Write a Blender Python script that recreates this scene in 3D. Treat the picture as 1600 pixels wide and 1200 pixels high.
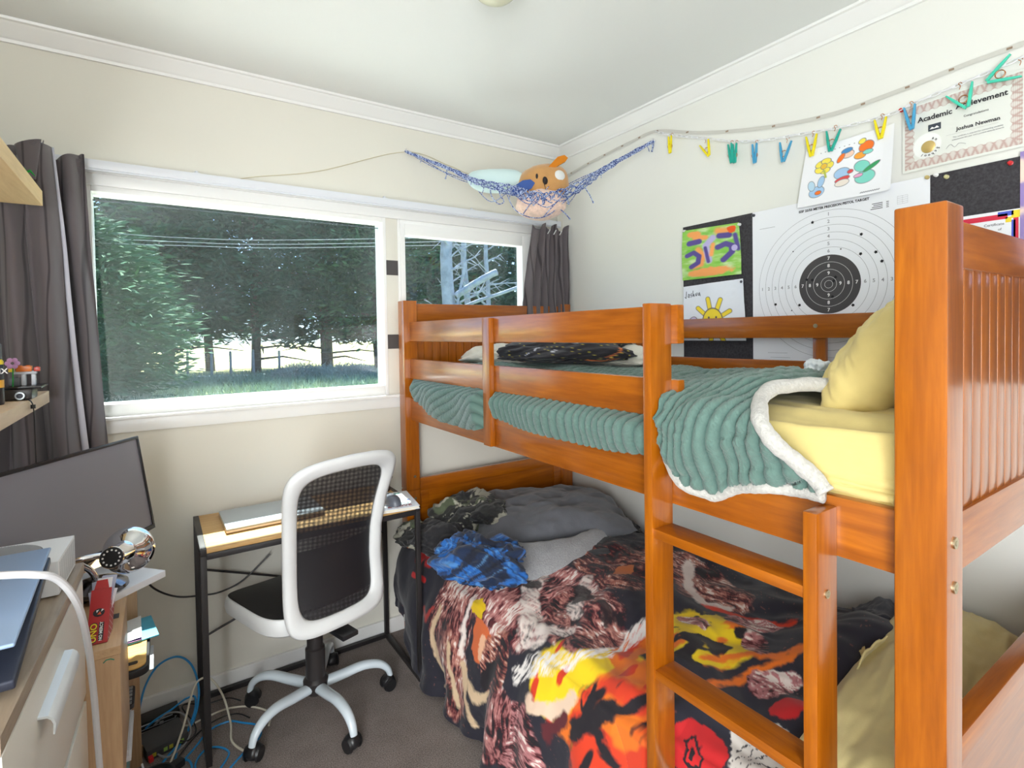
import bpy, bmesh, math, random
import numpy as np
from mathutils import Vector, Matrix, noise, Euler
PI = math.pi
rad = math.radians
S = bpy.context.scene
C = S.collection
for o in list(bpy.data.objects): bpy.data.objects.remove(o)

# ------------------------------------------------------------------ camera
cam_d = bpy.data.cameras.new('camera'); cam = bpy.data.objects.new('camera', cam_d); C.objects.link(cam)
cam_d.sensor_width = 36; cam_d.lens = 830.66 * 36 / 1600; cam_d.shift_y = -(600 - 538.5) / 1600
cam_d.clip_start = 0.02; cam_d.clip_end = 400
CAM = Vector((-1.91965, -2.35022, 1.37224))
_yaw, _pit, _rol = 0.58902, 0.021096, 0.015563
_F = Vector((math.sin(_yaw)*math.cos(_pit), math.cos(_yaw)*math.cos(_pit), -math.sin(_pit)))
_r = Vector((math.cos(_yaw), -math.sin(_yaw), 0)); _d = _F.cross(_r)
_R = _r*math.cos(_rol) + _d*math.sin(_rol); _D = _d*math.cos(_rol) - _r*math.sin(_rol)
mw = Matrix.Identity(4)
for i in range(3):
    mw[i][0] = _R[i]; mw[i][1] = -_D[i]; mw[i][2] = -_F[i]; mw[i][3] = CAM[i]
cam.matrix_world = mw
S.camera = cam

# ------------------------------------------------------------------ world, sun, large lights, exposure
W = bpy.data.worlds.new('world'); S.world = W; W.use_nodes = True
wn = W.node_tree; bg = wn.nodes['Background']
sky = wn.nodes.new('ShaderNodeTexSky'); sky.sky_type = 'HOSEK_WILKIE'; sky.turbidity = 3.0
SUN_DIR = Vector((0.05, 0.49, 0.872)).normalized()      # towards the sun
sky.sun_direction = SUN_DIR; sky.ground_albedo = 0.3
wn.links.new(sky.outputs[0], bg.inputs[0]); bg.inputs[1].default_value = 6.8
def light(name, kind, loc, energy, color=(1,1,1), size=None, size_y=None, direction=None, spread=None):
    d = bpy.data.lights.new(name, kind); o = bpy.data.objects.new(name, d); C.objects.link(o)
    o.location = loc; d.energy = energy; d.color = color
    if kind == 'AREA':
        d.shape = 'RECTANGLE'; d.size = size; d.size_y = size_y or size
        if spread: d.spread = spread
    if direction is not None: o.rotation_euler = Vector(direction).to_track_quat('-Z', 'Y').to_euler()
    return o
sun = light('sun', 'SUN', (0, 5, 8), 13.0, (1.0, 0.95, 0.86), direction=-SUN_DIR); sun.data.angle = rad(0.6)
# added fill lights, unseen behind the camera
light('side_fill_light', 'AREA', (-2.86, -2.74, 0.85), 31, (0.94, 0.97, 1.0), 1.3, 1.6, direction=(1, 0.30, -0.06))
light('rear_fill_light', 'AREA', (-2.62, -3.42, 1.15), 25, (0.93, 0.97, 1.0), 0.45, 2.1, direction=(0.22, 1, -0.10))
S.view_settings.view_transform = 'Standard'; S.view_settings.look = 'None'
S.view_settings.gamma = 1; S.view_settings.use_curve_mapping = False
S.view_settings.exposure = 1.05

# ------------------------------------------------------------------ materials
_m = {}
def srgb(r, g, b):
    f = lambda c: (c/12.92 if c <= 0.04045 else ((c+0.055)/1.055)**2.4)
    return (f(r/255), f(g/255), f(b/255), 1)
def nt(name):
    m = bpy.data.materials.new(name); m.use_nodes = True
    return m, m.node_tree, m.node_tree.nodes['Principled BSDF']
def coords(t, kind='Object', scale=(1,1,1)):
    tc = t.nodes.new('ShaderNodeTexCoord'); mp = t.nodes.new('ShaderNodeMapping')
    mp.inputs['Scale'].default_value = scale
    t.links.new(tc.outputs[kind], mp.inputs[0]); return mp.outputs[0]
def noise_n(t, vec, scale, detail=4, rough=0.55, dist=0.0):
    n = t.nodes.new('ShaderNodeTexNoise'); n.inputs['Scale'].default_value = scale
    n.inputs['Detail'].default_value = detail; n.inputs['Roughness'].default_value = rough
    n.inputs['Distortion'].default_value = dist
    t.links.new(vec, n.inputs['Vector']); return n.outputs['Fac']
def ramp(t, fac, stops):
    r = t.nodes.new('ShaderNodeValToRGB'); e = r.color_ramp.elements
    while len(e) < len(stops): e.new(0.5)
    for k, (p, c) in enumerate(stops): e[k].position = p; e[k].color = c
    t.links.new(fac, r.inputs[0]); return r.outputs[0]
def bump_n(t, b, h, strength, dist=0.002):
    n = t.nodes.new('ShaderNodeBump'); n.inputs['Strength'].default_value = strength
    n.inputs['Distance'].default_value = dist
    t.links.new(h, n.inputs['Height']); t.links.new(n.outputs[0], b.inputs['Normal']); return n
def mat(name, col, rough=0.5, metal=0.0, var=0.0, vscale=8, bump=0.0, bscale=60, bdist=0.002, coat=0.0, sheen=0.0, spec=None, trans=0.0, vec=(1,1,1), emit=None):
    if name in _m: return _m[name]
    m, t, b = nt(name)
    b.inputs['Base Color'].default_value = col; b.inputs['Roughness'].default_value = rough
    b.inputs['Metallic'].default_value = metal
    if coat: b.inputs['Coat Weight'].default_value = coat; b.inputs['Coat Roughness'].default_value = 0.2
    if sheen: b.inputs['Sheen Weight'].default_value = sheen; b.inputs['Sheen Roughness'].default_value = 0.5
    if spec is not None: b.inputs['Specular IOR Level'].default_value = spec
    if trans: b.inputs['Transmission Weight'].default_value = trans
    if emit: b.inputs['Emission Color'].default_value = col; b.inputs['Emission Strength'].default_value = emit
    if var or bump: v = coords(t, 'Object', vec)
    if var:
        c1 = tuple(min(1, c*(1+var)) for c in col[:3]) + (1,); c2 = tuple(c*(1-var) for c in col[:3]) + (1,)
        t.links.new(ramp(t, noise_n(t, v, vscale, 5), [(0.3, c2), (0.7, c1)]), b.inputs['Base Color'])
    if bump: bump_n(t, b, noise_n(t, v, bscale, 4), bump, bdist)
    _m[name] = m; return m
def wood(name, dark, light_, axis='Y', rough=0.35, coat=0.3, scale=1.0, bump=0.08, mid=None, coat_r=0.25):
    """long grain: noise squeezed across the board and stretched along it"""
    if name in _m: return _m[name]
    m, t, b = nt(name)
    sc = [14*scale]*3; sc['XYZ'.index(axis)] = 1.1*scale
    v = coords(t, 'Object', sc)
    n1 = noise_n(t, v, 1.6, 5, 0.6, 0.9)
    w = t.nodes.new('ShaderNodeTexNoise'); w.inputs['Scale'].default_value = 9; w.inputs['Detail'].default_value = 6
    t.links.new(v, w.inputs['Vector'])
    mx = t.nodes.new('ShaderNodeMix'); mx.data_type = 'FLOAT'; mx.inputs[0].default_value = 0.35
    t.links.new(n1, mx.inputs[2]); t.links.new(w.outputs['Fac'], mx.inputs[3])
    st = [(0.32, dark), (0.68, light_)] if mid is None else [(0.3, dark), (0.5, mid), (0.7, light_)]
    t.links.new(ramp(t, mx.outputs[0], st), b.inputs['Base Color'])
    b.inputs['Roughness'].default_value = rough; b.inputs['Specular IOR Level'].default_value = 0.3
    b.inputs['Coat Weight'].default_value = coat; b.inputs['Coat Roughness'].default_value = coat_r
    bump_n(t, b, w.outputs['Fac'], bump, 0.001)
    _m[name] = m; return m
def attr_mat(name, rough=0.8, bump=0.0, bscale=300, sheen=0.0, bdist=0.001, coat=0.0):
    """cloth or paper whose printed pattern is stored on the mesh"""
    if name in _m: return _m[name]
    m, t, b = nt(name)
    a = t.nodes.new('ShaderNodeAttribute'); a.attribute_name = 'print'
    t.links.new(a.outputs['Color'], b.inputs['Base Color'])
    b.inputs['Roughness'].default_value = rough
    if sheen: b.inputs['Sheen Weight'].default_value = sheen
    if coat: b.inputs['Coat Weight'].default_value = coat
    if bump: bump_n(t, b, noise_n(t, coords(t, 'Object'), bscale, 3), bump, bdist)
    _m[name] = m; return m

# ------------------------------------------------------------------ mesh helpers
class MB:
    """collects shapes into one mesh"""
    def __init__(self): self.bm = bmesh.new(); self.bev = 0
    def xf(self, vs, mtx):
        if mtx is not None: bmesh.ops.transform(self.bm, matrix=mtx, verts=vs)
    def box(self, x0, x1, y0, y1, z0, z1, bevel=0.0, mtx=None, seg=2):
        r = bmesh.ops.create_cube(self.bm, size=1.0); vs = r['verts']
        for v in vs:
            v.co = Vector(((x0+x1)/2 + v.co.x*(x1-x0), (y0+y1)/2 + v.co.y*(y1-y0), (z0+z1)/2 + v.co.z*(z1-z0)))
        if bevel > 0:
            es = list({e for v in vs for e in v.link_edges})
            rr = bmesh.ops.bevel(self.bm, geom=es, offset=bevel, segments=seg, profile=0.6, affect='EDGES')
            vs = list({v for f in rr['faces'] for v in f.verts} | {v for v in vs if v.is_valid})
        self.xf(vs, mtx); return self
    def cyl(self, p0, p1, r0, r1=None, seg=20, caps=True):
        p0 = Vector(p0); p1 = Vector(p1); r1 = r0 if r1 is None else r1
        L = (p1-p0).length; q = (p1-p0).to_track_quat('Z', 'Y').to_matrix().to_4x4()
        m = Matrix.Translation((p0+p1)/2) @ q
        bmesh.ops.create_cone(self.bm, cap_ends=caps, segments=seg, radius1=r0, radius2=r1, depth=L, matrix=m); return self
    def sph(self, c, r, scale=(1,1,1), seg=20, mtx=None):
        m = Matrix.Translation(c) @ (mtx or Matrix.Identity(4)) @ Matrix.Diagonal((*scale, 1))
        bmesh.ops.create_uvsphere(self.bm, u_segments=seg, v_segments=max(6, seg//2), radius=r, matrix=m); return self
    def tube(self, pts, r, seg=8, closed=False, flat=1.0, caps=True):
        pts = [Vector(p) for p in pts]; n = len(pts)
        rs = r if isinstance(r, (list, tuple)) else [r]*n
        rings = []; up = None
        for i, p in enumerate(pts):
            a = pts[(i-1) % n] if (closed or i > 0) else pts[i]; b = pts[(i+1) % n] if (closed or i < n-1) else pts[i]
            tg = (b-a)
            if tg.length < 1e-9: tg = Vector((0,0,1))
            tg.normalize()
            if up is None:
                up = Vector((0,0,1)) if abs(tg.z) < 0.9 else Vector((1,0,0))
            up = (up - tg*up.dot(tg))
            if up.length < 1e-6: up = tg.orthogonal()
            up.normalize(); sd = tg.cross(up)
            rings.append([self.bm.verts.new(p + (sd*math.cos(2*PI*k/seg) + up*math.sin(2*PI*k/seg)*flat)*rs[i]) for k in range(seg)])
        for i in range(n if closed else n-1):
            A = rings[i]; B = rings[(i+1) % n]
            for k in range(seg):
                self.bm.faces.new((A[k], A[(k+1) % seg], B[(k+1) % seg], B[k]))
        if caps and not closed:
            self.bm.faces.new(rings[0][::-1]); self.bm.faces.new(rings[-1])
        return self
    def lathe(self, prof, mtx=None, seg=32):
        """prof: (radius, height) pairs about local Z"""
        rings = []; new = []
        for (r, h) in prof:
            if r < 1e-6:
                v = self.bm.verts.new((0, 0, h)); rings.append([v]); new.append(v)
            else:
                rg = [self.bm.verts.new((r*math.cos(2*PI*k/seg), r*math.sin(2*PI*k/seg), h)) for k in range(seg)]
                rings.append(rg); new += rg
        for A, B in zip(rings, rings[1:]):
            for k in range(seg):
                a = [A[k % len(A)], A[(k+1) % len(A)], B[(k+1) % len(B)], B[k % len(B)]]
                u = []
                for v in a:
                    if v not in u: u.append(v)
                if len(u) >= 3: self.bm.faces.new(u)
        self.xf(new, mtx); return self
    def prism(self, pts, h, mtx=None, bevel=0):
        """polygon in local XY extruded by h along Z"""
        vs = [self.bm.verts.new((x, y, 0)) for x, y in pts]
        f = self.bm.faces.new(vs)
        if h == 0: self.xf(vs, mtx); return self
        r = bmesh.ops.extrude_face_region(self.bm, geom=[f])
        ev = [g for g in r['geom'] if isinstance(g, bmesh.types.BMVert)]
        for v in ev: v.co.z += h
        allv = vs + ev
        if bevel:
            es = list({e for v in allv for e in v.link_edges})
            rr = bmesh.ops.bevel(self.bm, geom=es, offset=bevel, segments=2, profile=0.6, affect='EDGES')
            allv = list({v for f in rr['faces'] for v in f.verts} | {v for v in allv if v.is_valid})
        self.xf(allv, mtx); return self
    def poly(self, pts):
        self.bm.faces.new([self.bm.verts.new(p) for p in pts]); return self
    def grid(self, nu, nv, fn, closed_u=False):
        vs = [[self.bm.verts.new(fn(i/(nu if closed_u else nu-1), j/(nv-1))) for j in range(nv)] for i in range(nu)]
        for i in range(nu if closed_u else nu-1):
            for j in range(nv-1):
                self.bm.faces.new((vs[i][j], vs[(i+1) % nu][j], vs[(i+1) % nu][j+1], vs[i][j+1]))
        return self
    def build(self, name, material, parent=None, smooth=True, angle=35):
        bmesh.ops.recalc_face_normals(self.bm, faces=self.bm.faces)
        me = bpy.data.meshes.new(name); self.bm.to_mesh(me); self.bm.free()
        return link(name, me, material, parent, smooth, angle)
def link(name, me, material, parent=None, smooth=True, angle=35):
    if smooth:
        me.polygons.foreach_set('use_smooth', [True]*len(me.polygons))
        if angle < 180: me.set_sharp_from_angle(angle=rad(angle))
    if material: me.materials.append(material)
    o = bpy.data.objects.new(name, me); C.objects.link(o)
    if parent is not None:
        o.parent = parent; o.matrix_parent_inverse = parent.matrix_basis.inverted()
    return o
def tag(o, label=None, cat=None, group=None, kind=None):
    if label: o['label'] = label
    if cat: o['category'] = cat
    if group: o['group'] = group
    if kind: o['kind'] = kind
    return o
def thing(name, label, cat, loc=(0,0,0), group=None):
    o = bpy.data.objects.new(name, None); C.objects.link(o); o.location = loc; o.empty_display_size = 0.05
    return tag(o, label, cat, group)
def struct(o): o['kind'] = 'structure'; return o
def copy_tree(o, parent=None, first=True):
    c = o.copy(); C.objects.link(c)
    if parent is not None: c.parent = parent
    for ch in list(o.children): copy_tree(ch, c)
    return c
def text_mb(txt, size, mtx, name, material, parent, align='CENTER', extrude=0.0002, squash=1.0, bold=0.0):
    cu = bpy.data.curves.new(name, 'FONT'); cu.body = txt; cu.size = size; cu.extrude = extrude
    cu.align_x = align; cu.align_y = 'CENTER'; cu.resolution_u = 2; cu.offset = bold
    to = bpy.data.objects.new('tmp', cu); C.objects.link(to)
    dg = bpy.context.evaluated_depsgraph_get(); me = bpy.data.meshes.new_from_object(to.evaluated_get(dg))
    bpy.data.objects.remove(to); bpy.data.curves.remove(cu)
    me.transform(Matrix.Diagonal((squash, 1, 1, 1))); me.transform(mtx)
    me.name = name
    return link(name, me, material, parent, smooth=False)
# numpy noise helpers -------------------------------------------------
def vnoise(x, y, seed=0):
    """smooth value noise on numpy arrays, -1..1"""
    xi = np.floor(x).astype(np.int64); yi = np.floor(y).astype(np.int64); xf = x-xi; yf = y-yi
    def h(a, b):
        n = (a*374761393 + b*668265263 + seed*974634777) & 0xffffffff
        n = ((n ^ (n >> 13))*1274126177) & 0xffffffff
        return ((n ^ (n >> 16)) & 0xffff)/32767.5 - 1
    u = xf*xf*xf*(xf*(xf*6-15)+10); v = yf*yf*yf*(yf*(yf*6-15)+10)
    return (h(xi,yi)*(1-u)+h(xi+1,yi)*u)*(1-v) + (h(xi,yi+1)*(1-u)+h(xi+1,yi+1)*u)*v
def fbm(x, y, seed=0, oct=4, gain=0.5):
    s = 0; a = 1; t = 0
    for k in range(oct):
        s = s + a*vnoise(x*2**k, y*2**k, seed+k*17); t += a; a *= gain
    return s/t
def ridge(x, y, seed=0, oct=3):
    """crease-like folds 0..1, sharp crests"""
    s = 0; a = 1; t = 0
    for k in range(oct):
        s = s + a*(1-(np.sqrt(vnoise(x*2**k, y*2**k, seed+k*31)**2+0.012)-0.11)*1.6); t += a; a *= 0.45
    return s/t
def np_mesh(name, P, material, parent=None, colors=None, closed_u=False, thickness=0.0, sub=0, uv=False):
    """P: (nu, nv, 3) array of points"""
    nu, nv, _ = P.shape; me = bpy.data.meshes.new(name)
    idx = np.arange(nu*nv).reshape(nu, nv)
    if closed_u: A = idx; B = np.roll(idx, -1, axis=0)
    else: A = idx[:-1]; B = idx[1:]
    f = np.stack([A[:, :-1], B[:, :-1], B[:, 1:], A[:, 1:]], -1).reshape(-1, 4)
    me.vertices.add(nu*nv); me.vertices.foreach_set('co', P.astype(np.float32).ravel())
    me.loops.add(f.size); me.loops.foreach_set('vertex_index', f.ravel().astype(np.int32))
    me.polygons.add(len(f)); me.polygons.foreach_set('loop_start', np.arange(0, f.size, 4, dtype=np.int32))
    me.update(calc_edges=True); me.validate()
    if colors is not None:
        ca = me.color_attributes.new('print', 'FLOAT_COLOR', 'POINT')
        cc = np.ones((nu*nv, 4), np.float32); cc[:, :3] = colors.reshape(-1, 3)
        ca.data.foreach_set('color', cc.ravel())
    o = link(name, me, material, parent, angle=180)
    if thickness:
        s = o.modifiers.new('thick', 'SOLIDIFY'); s.thickness = thickness; s.offset = -1
    if sub:
        s = o.modifiers.new('sub', 'SUBSURF'); s.levels = sub; s.render_levels = sub
    return o
def lin(c): return np.array(srgb(*c)[:3])
def catmull(pts, n=8, closed=False):
    pts = [Vector(p) for p in pts]; out = []; N = len(pts)
    for i in range(N if closed else N-1):
        g = lambda k: pts[k % N] if closed else pts[max(0, min(N-1, k))]
        p0, p1, p2, p3 = g(i-1), g(i), g(i+1), g(i+2)
        for k in range(n):
            t = k/n
            out.append(0.5*((2*p1) + (p2-p0)*t + (2*p0-5*p1+4*p2-p3)*t*t + (3*p1-p0-3*p2+p3)*t*t*t))
    if not closed: out.append(pts[-1].copy())
    return out
# ================================================================== THE ROOM
m_cream = mat('window_wall_paint', srgb(226,223,212), 0.75, bump=0.05, bscale=90)
m_white_wall = mat('wall_paint_white', srgb(232,232,226), 0.7, bump=0.05, bscale=90)
m_ceil = mat('ceiling_paint', srgb(238,240,238), 0.8, bump=0.04, bscale=70)
m_trim = mat('gloss_trim_paint', srgb(240,240,238), 0.3)
m_frame = mat('window_frame_paint', srgb(244,244,242), 0.35)
def carpet_mat():
    m, t, b = nt('carpet_pile')
    v = coords(t)
    n = noise_n(t, v, 260, 3, 0.7); n2 = noise_n(t, v, 9, 4)
    c1 = ramp(t, n, [(0.3, srgb(112,101,97)), (0.7, srgb(188,176,170))])
    mx = t.nodes.new('ShaderNodeMix'); mx.data_type = 'RGBA'; mx.blend_type = 'MULTIPLY'; mx.inputs[0].default_value = 0.5
    t.links.new(c1, mx.inputs[6]); t.links.new(ramp(t, n2, [(0.3, (0.62,0.62,0.62,1)), (0.65, (1,1,1,1))]), mx.inputs[7])
    t.links.new(mx.outputs[2], b.inputs['Base Color']); b.inputs['Roughness'].default_value = 1.0
    b.inputs['Specular IOR Level'].default_value = 0.05
    bump_n(t, b, n, 1.0, 0.006); return m
RX0, RY0, RH = -2.9, -3.5, 2.40
b = MB(); b.box(RX0-0.1, 0.1, RY0-0.1, 0.14, -0.12, 0.0); struct(b.build('floor', carpet_mat(), smooth=False))
b = MB(); b.box(RX0-0.1, 0.1, RY0-0.1, 0.14, RH, RH+0.1); struct(b.build('ceiling', m_ceil, smooth=False))
b = MB(); b.box(0, 0.1, RY0-0.1, 0.14, 0, RH); struct(b.build('wall_right', m_white_wall, smooth=False))
b = MB(); b.box(RX0-0.1, RX0, RY0-0.1, 0.14, 0, RH); struct(b.build('wall_left', m_white_wall, smooth=False))
b = MB(); b.box(RX0, 0, RY0-0.1, RY0, 0, RH); struct(b.build('wall_front', m_white_wall, smooth=False))
# the window wall: sill part, lintel part, both sides of the opening
WX0, WX1, WZ0, WZ1 = -2.205, -0.20, 1.095, 1.93
b = MB()
b.box(RX0, 0, 0, 0.14, 0, WZ0); b.box(RX0, 0, 0, 0.14, WZ1, RH)
b.box(RX0, WX0, 0, 0.14, WZ0, WZ1); b.box(WX1, 0, 0, 0.14, WZ0, WZ1)
struct(b.build('wall_back', m_cream, smooth=False))
# corner board between the two walls
b = MB(); b.box(-0.035, 0.0, -0.012, 0.0, 0.0, 2.34, 0.002); struct(b.build('trim_1', m_cream, smooth=False))
# cove cornice: curved profile run along the walls
def cornice(name, p0, p1, inward):
    prof = [(0.0, -0.062), (0.010, -0.062), (0.012, -0.052), (0.020, -0.046), (0.030, -0.028), (0.044, -0.017), (0.048, -0.010), (0.058, -0.008), (0.060, 0.0), (0.0, 0.0)]
    b = MB(); p0 = Vector(p0); p1 = Vector(p1); inward = Vector(inward)
    r = [[b.bm.verts.new(p + inward*d + Vector((0,0,h))) for d, h in prof] for p in (p0, p1)]
    n = len(prof)
    for k in range(n): b.bm.faces.new((r[0][k], r[0][(k+1)%n], r[1][(k+1)%n], r[1][k]))
    b.bm.faces.new(r[0]); b.bm.faces.new(r[1][::-1])
    struct(b.build(name, m_trim, smooth=True, angle=30))
cornice('trim_2', (RX0,0,RH), (0,0,RH), (0,-1,0))
cornice('trim_3', (0,0,RH), (0,RY0,RH), (-1,0,0))
b = MB(); b.box(RX0, 0, -0.016, 0, 0, 0.066, 0.003); struct(b.build('baseboard_back', m_trim, smooth=False))
b = MB(); b.box(-0.016, 0, RY0, -0.017, 0, 0.066, 0.003); struct(b.build('baseboard_right', m_trim, smooth=False))
# ------------------------------------------------------------------ windows
def glass_mat():
    m = bpy.data.materials.new('window_glass'); m.use_nodes = True; t = m.node_tree; t.nodes.clear()
    out = t.nodes.new('ShaderNodeOutputMaterial'); tr = t.nodes.new('ShaderNodeBsdfTransparent')
    tr.inputs[0].default_value = (0.84, 0.90, 0.915, 1)
    gl = t.nodes.new('ShaderNodeBsdfGlossy'); gl.inputs['Roughness'].default_value = 0.02
    df = t.nodes.new('ShaderNodeBsdfDiffuse'); df.inputs[0].default_value = (0.75, 0.88, 0.92, 1)
    lw = t.nodes.new('ShaderNodeLayerWeight'); lw.inputs[0].default_value = 0.5
    pw = t.nodes.new('ShaderNodeMath'); pw.operation = 'POWER'; pw.inputs[1].default_value = 5; t.links.new(lw.outputs['Facing'], pw.inputs[0])
    mul = t.nodes.new('ShaderNodeMath'); mul.operation = 'MULTIPLY_ADD'; mul.inputs[1].default_value = 0.9; mul.inputs[2].default_value = 0.04
    t.links.new(pw.outputs[0], mul.inputs[0])
    m1 = t.nodes.new('ShaderNodeMixShader'); t.links.new(mul.outputs[0], m1.inputs[0])
    t.links.new(tr.outputs[0], m1.inputs[1]); t.links.new(gl.outputs[0], m1.inputs[2])
    # dust: film, specks and short scratches on the panes
    v = coords(t); film = noise_n(t, v, 3.5, 6, 0.7)
    speck = noise_n(t, v, 95, 2, 0.4); streak = noise_n(t, coords(t, 'Object', (60, 1, 9)), 1.5, 3, 0.6)
    a = ramp(t, film, [(0.35, (0.012,)*3+(1,)), (0.75, (0.05,)*3+(1,))])
    s1 = ramp(t, speck, [(0.735, (0,0,0,1)), (0.80, (0.45,0.45,0.45,1))])
    s2 = ramp(t, streak, [(0.72, (0,0,0,1)), (0.80, (0.10,0.10,0.10,1))])
    ad = t.nodes.new('ShaderNodeMath'); ad.operation = 'ADD'; t.links.new(a, ad.inputs[0]); t.links.new(s1, ad.inputs[1])
    ad2 = t.nodes.new('ShaderNodeMath'); ad2.operation = 'ADD'; t.links.new(ad.outputs[0], ad2.inputs[0]); t.links.new(s2, ad2.inputs[1])
    m2 = t.nodes.new('ShaderNodeMixShader'); t.links.new(ad2.outputs[0], m2.inputs[0])
    t.links.new(m1.outputs[0], m2.inputs[1]); t.links.new(df.outputs[0], m2.inputs[2])
    t.links.new(m2.outputs[0], out.inputs[0]); return m
m_glass = glass_mat()
win = bpy.data.objects.new('window_1', None); C.objects.link(win); win.location = (-1.6, 0, 1.1); struct(win)
def frame_rect(b, x0, x1, z0, z1, w, y0, y1, bev=0.003):
    """mitred look: four overlapping bars, w = (left, right, bottom, top)"""
    b.box(x0, x0+w[0], y0, y1, z0, z1, bev); b.box(x1-w[1], x1, y0, y1, z0, z1, bev)
    b.box(x0+w[0], x1-w[1], y0, y1, z0, z0+w[2], bev); b.box(x0+w[0], x1-w[1], y0, y1, z1-w[3], z1, bev)
b = MB(); frame_rect(b, -2.205, -1.035, 1.098, 1.912, (0.108, 0.016, 0.045, 0.022), 0.0, 0.10)
b.build('window_frame', m_frame, win)
b = MB(); b.box(-2.12, -1.04, 0.050, 0.055, 1.13, 1.90); b.build('pane', m_glass, win, smooth=False)
b = MB(); b.box(-2.10, -1.051, 0.058, 0.062, 1.869, 1.873); b.build('glazing_strip', mat('dark_strip', srgb(60,75,80), 0.6), win, smooth=False)
# mullion post with two dark patches
b = MB(); b.box(-1.035, -0.978, 0.004, 0.12, 1.098, 1.912, 0.001); b.build('mullion', m_cream, win)
b = MB()
b.box(-1.0345, -0.9785, 0.0022, 0.0040, 1.650, 1.718); b.box(-1.0345, -0.9785, 0.0022, 0.0040, 1.310, 1.376)
b.build('tape_patch', mat('dark_tape', srgb(78,74,74), 0.6), win, smooth=False)
win2 = bpy.data.objects.new('window_2', None); C.objects.link(win2); win2.location = (-0.6, 0, 1.1); struct(win2)
b = MB(); frame_rect(b, -0.978, -0.20, 1.098, 1.912, (0.012, 0.03, 0.03, 0.022), 0.0, 0.10)
frame_rect(b, -0.966, -0.228, 1.126, 1.892, (0.022, 0.05, 0.045, 0.052), -0.006, 0.05)
b.build('window_frame', m_frame, win2)
b = MB(); b.box(-0.945, -0.27, 0.030, 0.035, 1.16, 1.85); b.build('pane', m_glass, win2, smooth=False)
# sill ledge, apron, head moulding
b = MB(); b.box(-2.25, -0.16, -0.035, 0.10, 1.088, 1.100, 0.003); b.box(-2.22, -0.18, -0.014, 0.0, 1.040, 1.088, 0.002)
struct(b.build('trim_4', m_trim))
b = MB(); b.box(-2.30, -0.16, -0.010, 0.02, 1.910, 1.955, 0.002); b.box(-2.30, -0.16, -0.020, 0.0, 1.950, 1.962, 0.002)
struct(b.build('trim_5', m_trim))
# curtain track
tr_ = thing('curtain_track', 'white curtain track running above both windows', 'curtain rail', (-1.2, -0.03, 1.98))
b = MB(); b.box(-2.75, -0.05, -0.058, -0.040, 1.955, 1.985, 0.002); b.box(-2.75, -0.05, -0.052, -0.046, 1.950, 1.955)
b.build('rail', mat('track_white', srgb(225,228,235), 0.35), tr_)
for x in (-2.2, -1.78, -1.05, -0.60, -0.18):
    b = MB(); b.box(x-0.012, x+0.012, -0.040, 0.0, 1.960, 1.992, 0.002); b.cyl((x, -0.03, 1.990), (x, -0.03, 1.998), 0.006, seg=10)
    b.build('bracket', mat('track_white', srgb(225,228,235), 0.35), tr_)

# ceiling lamp (only its lower edge is in view)
cl = thing('ceiling_light', 'round cream opal glass ceiling light', 'ceiling light', (-1.131, -1.116, RH))
T0 = Matrix.Translation((-1.131, -1.116, 0))
b = MB(); b.lathe([(0, 2.399), (0.055, 2.399), (0.055, 2.380), (0.045, 2.374), (0, 2.374)], T0); b.build('base', m_trim, cl)
b = MB(); b.lathe([(0.045, 2.376)] + [(0.072*math.sin(a), 2.335+0.062*math.cos(a)) for a in np.linspace(0.7, PI, 16)[:-1]] + [(0, 2.273)], T0, 40)
b.build('glass_shade', mat('opal_glass', srgb(232,232,208), 0.25), cl)
# ================================================================== BUNK BED
dk, md, lt = srgb(128,64,4), srgb(158,84,6), srgb(184,104,10)
wX, wY, wZ = [wood('stained_pine_'+a, dk, lt, a, 0.34, 0.9, 1.0, 0.04, md, 0.16) for a in 'XYZ']
m_bolt = mat('zinc_bolt', srgb(190,180,150), 0.35, 1.0)
bed = thing('bunk_bed', 'orange stained pine bunk bed with ladder and guard rails', 'bunk bed', (-0.52, -1.05, 0))
BX0, BX1, BY0, BY1 = -1.0, -0.03, -2.07, -0.04          # outer faces of the posts
PW = 0.065
def bolt(x, y, z, n, r=0.008, parent=None):
    n = Vector(n).normalized(); p = Vector((x, y, z))
    b = MB(); b.cyl(p - n*0.004, p + n*0.0025, r, seg=16); b.cyl(p + n*0.0025, p + n*0.0032, r*0.55, r*0.45, seg=8)
    b.build('bolt', m_bolt, parent)
def post(x0, y0, z1=1.530):
    b = MB(); b.box(x0, x0+PW, y0, y0+PW, 0, 0.668, 0.004, seg=3); b.box(x0, x0+PW, y0, y0+PW, 0.671, z1, 0.004, seg=3)
    b.box(x0+0.004, x0+PW-0.004, y0+0.004, y0+PW-0.004, 0.6, 0.7)
    return b.build('post', wZ, bed)
p_near = post(BX0, BY0, 1.549); p_far = post(BX0, BY1-PW, 1.527); p3 = post(BX1-PW, BY0, 1.549); p4 = post(BX1-PW, BY1-PW, 1.527)
bolt(BX0+0.04, BY1-PW, 0.73, (0,-1,0), 0.006, p_far); bolt(BX0+0.04, BY1-PW, 0.63, (0,-1,0), 0.006, p_far)
bolt(BX0+0.030, BY0, 1.060, (0,-1,0), 0.0085, p_near); bolt(BX0+0.030, BY0, 0.995, (0,-1,0), 0.0085, p_near)
ix0, ix1 = BX0+PW, BX1-PW
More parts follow.
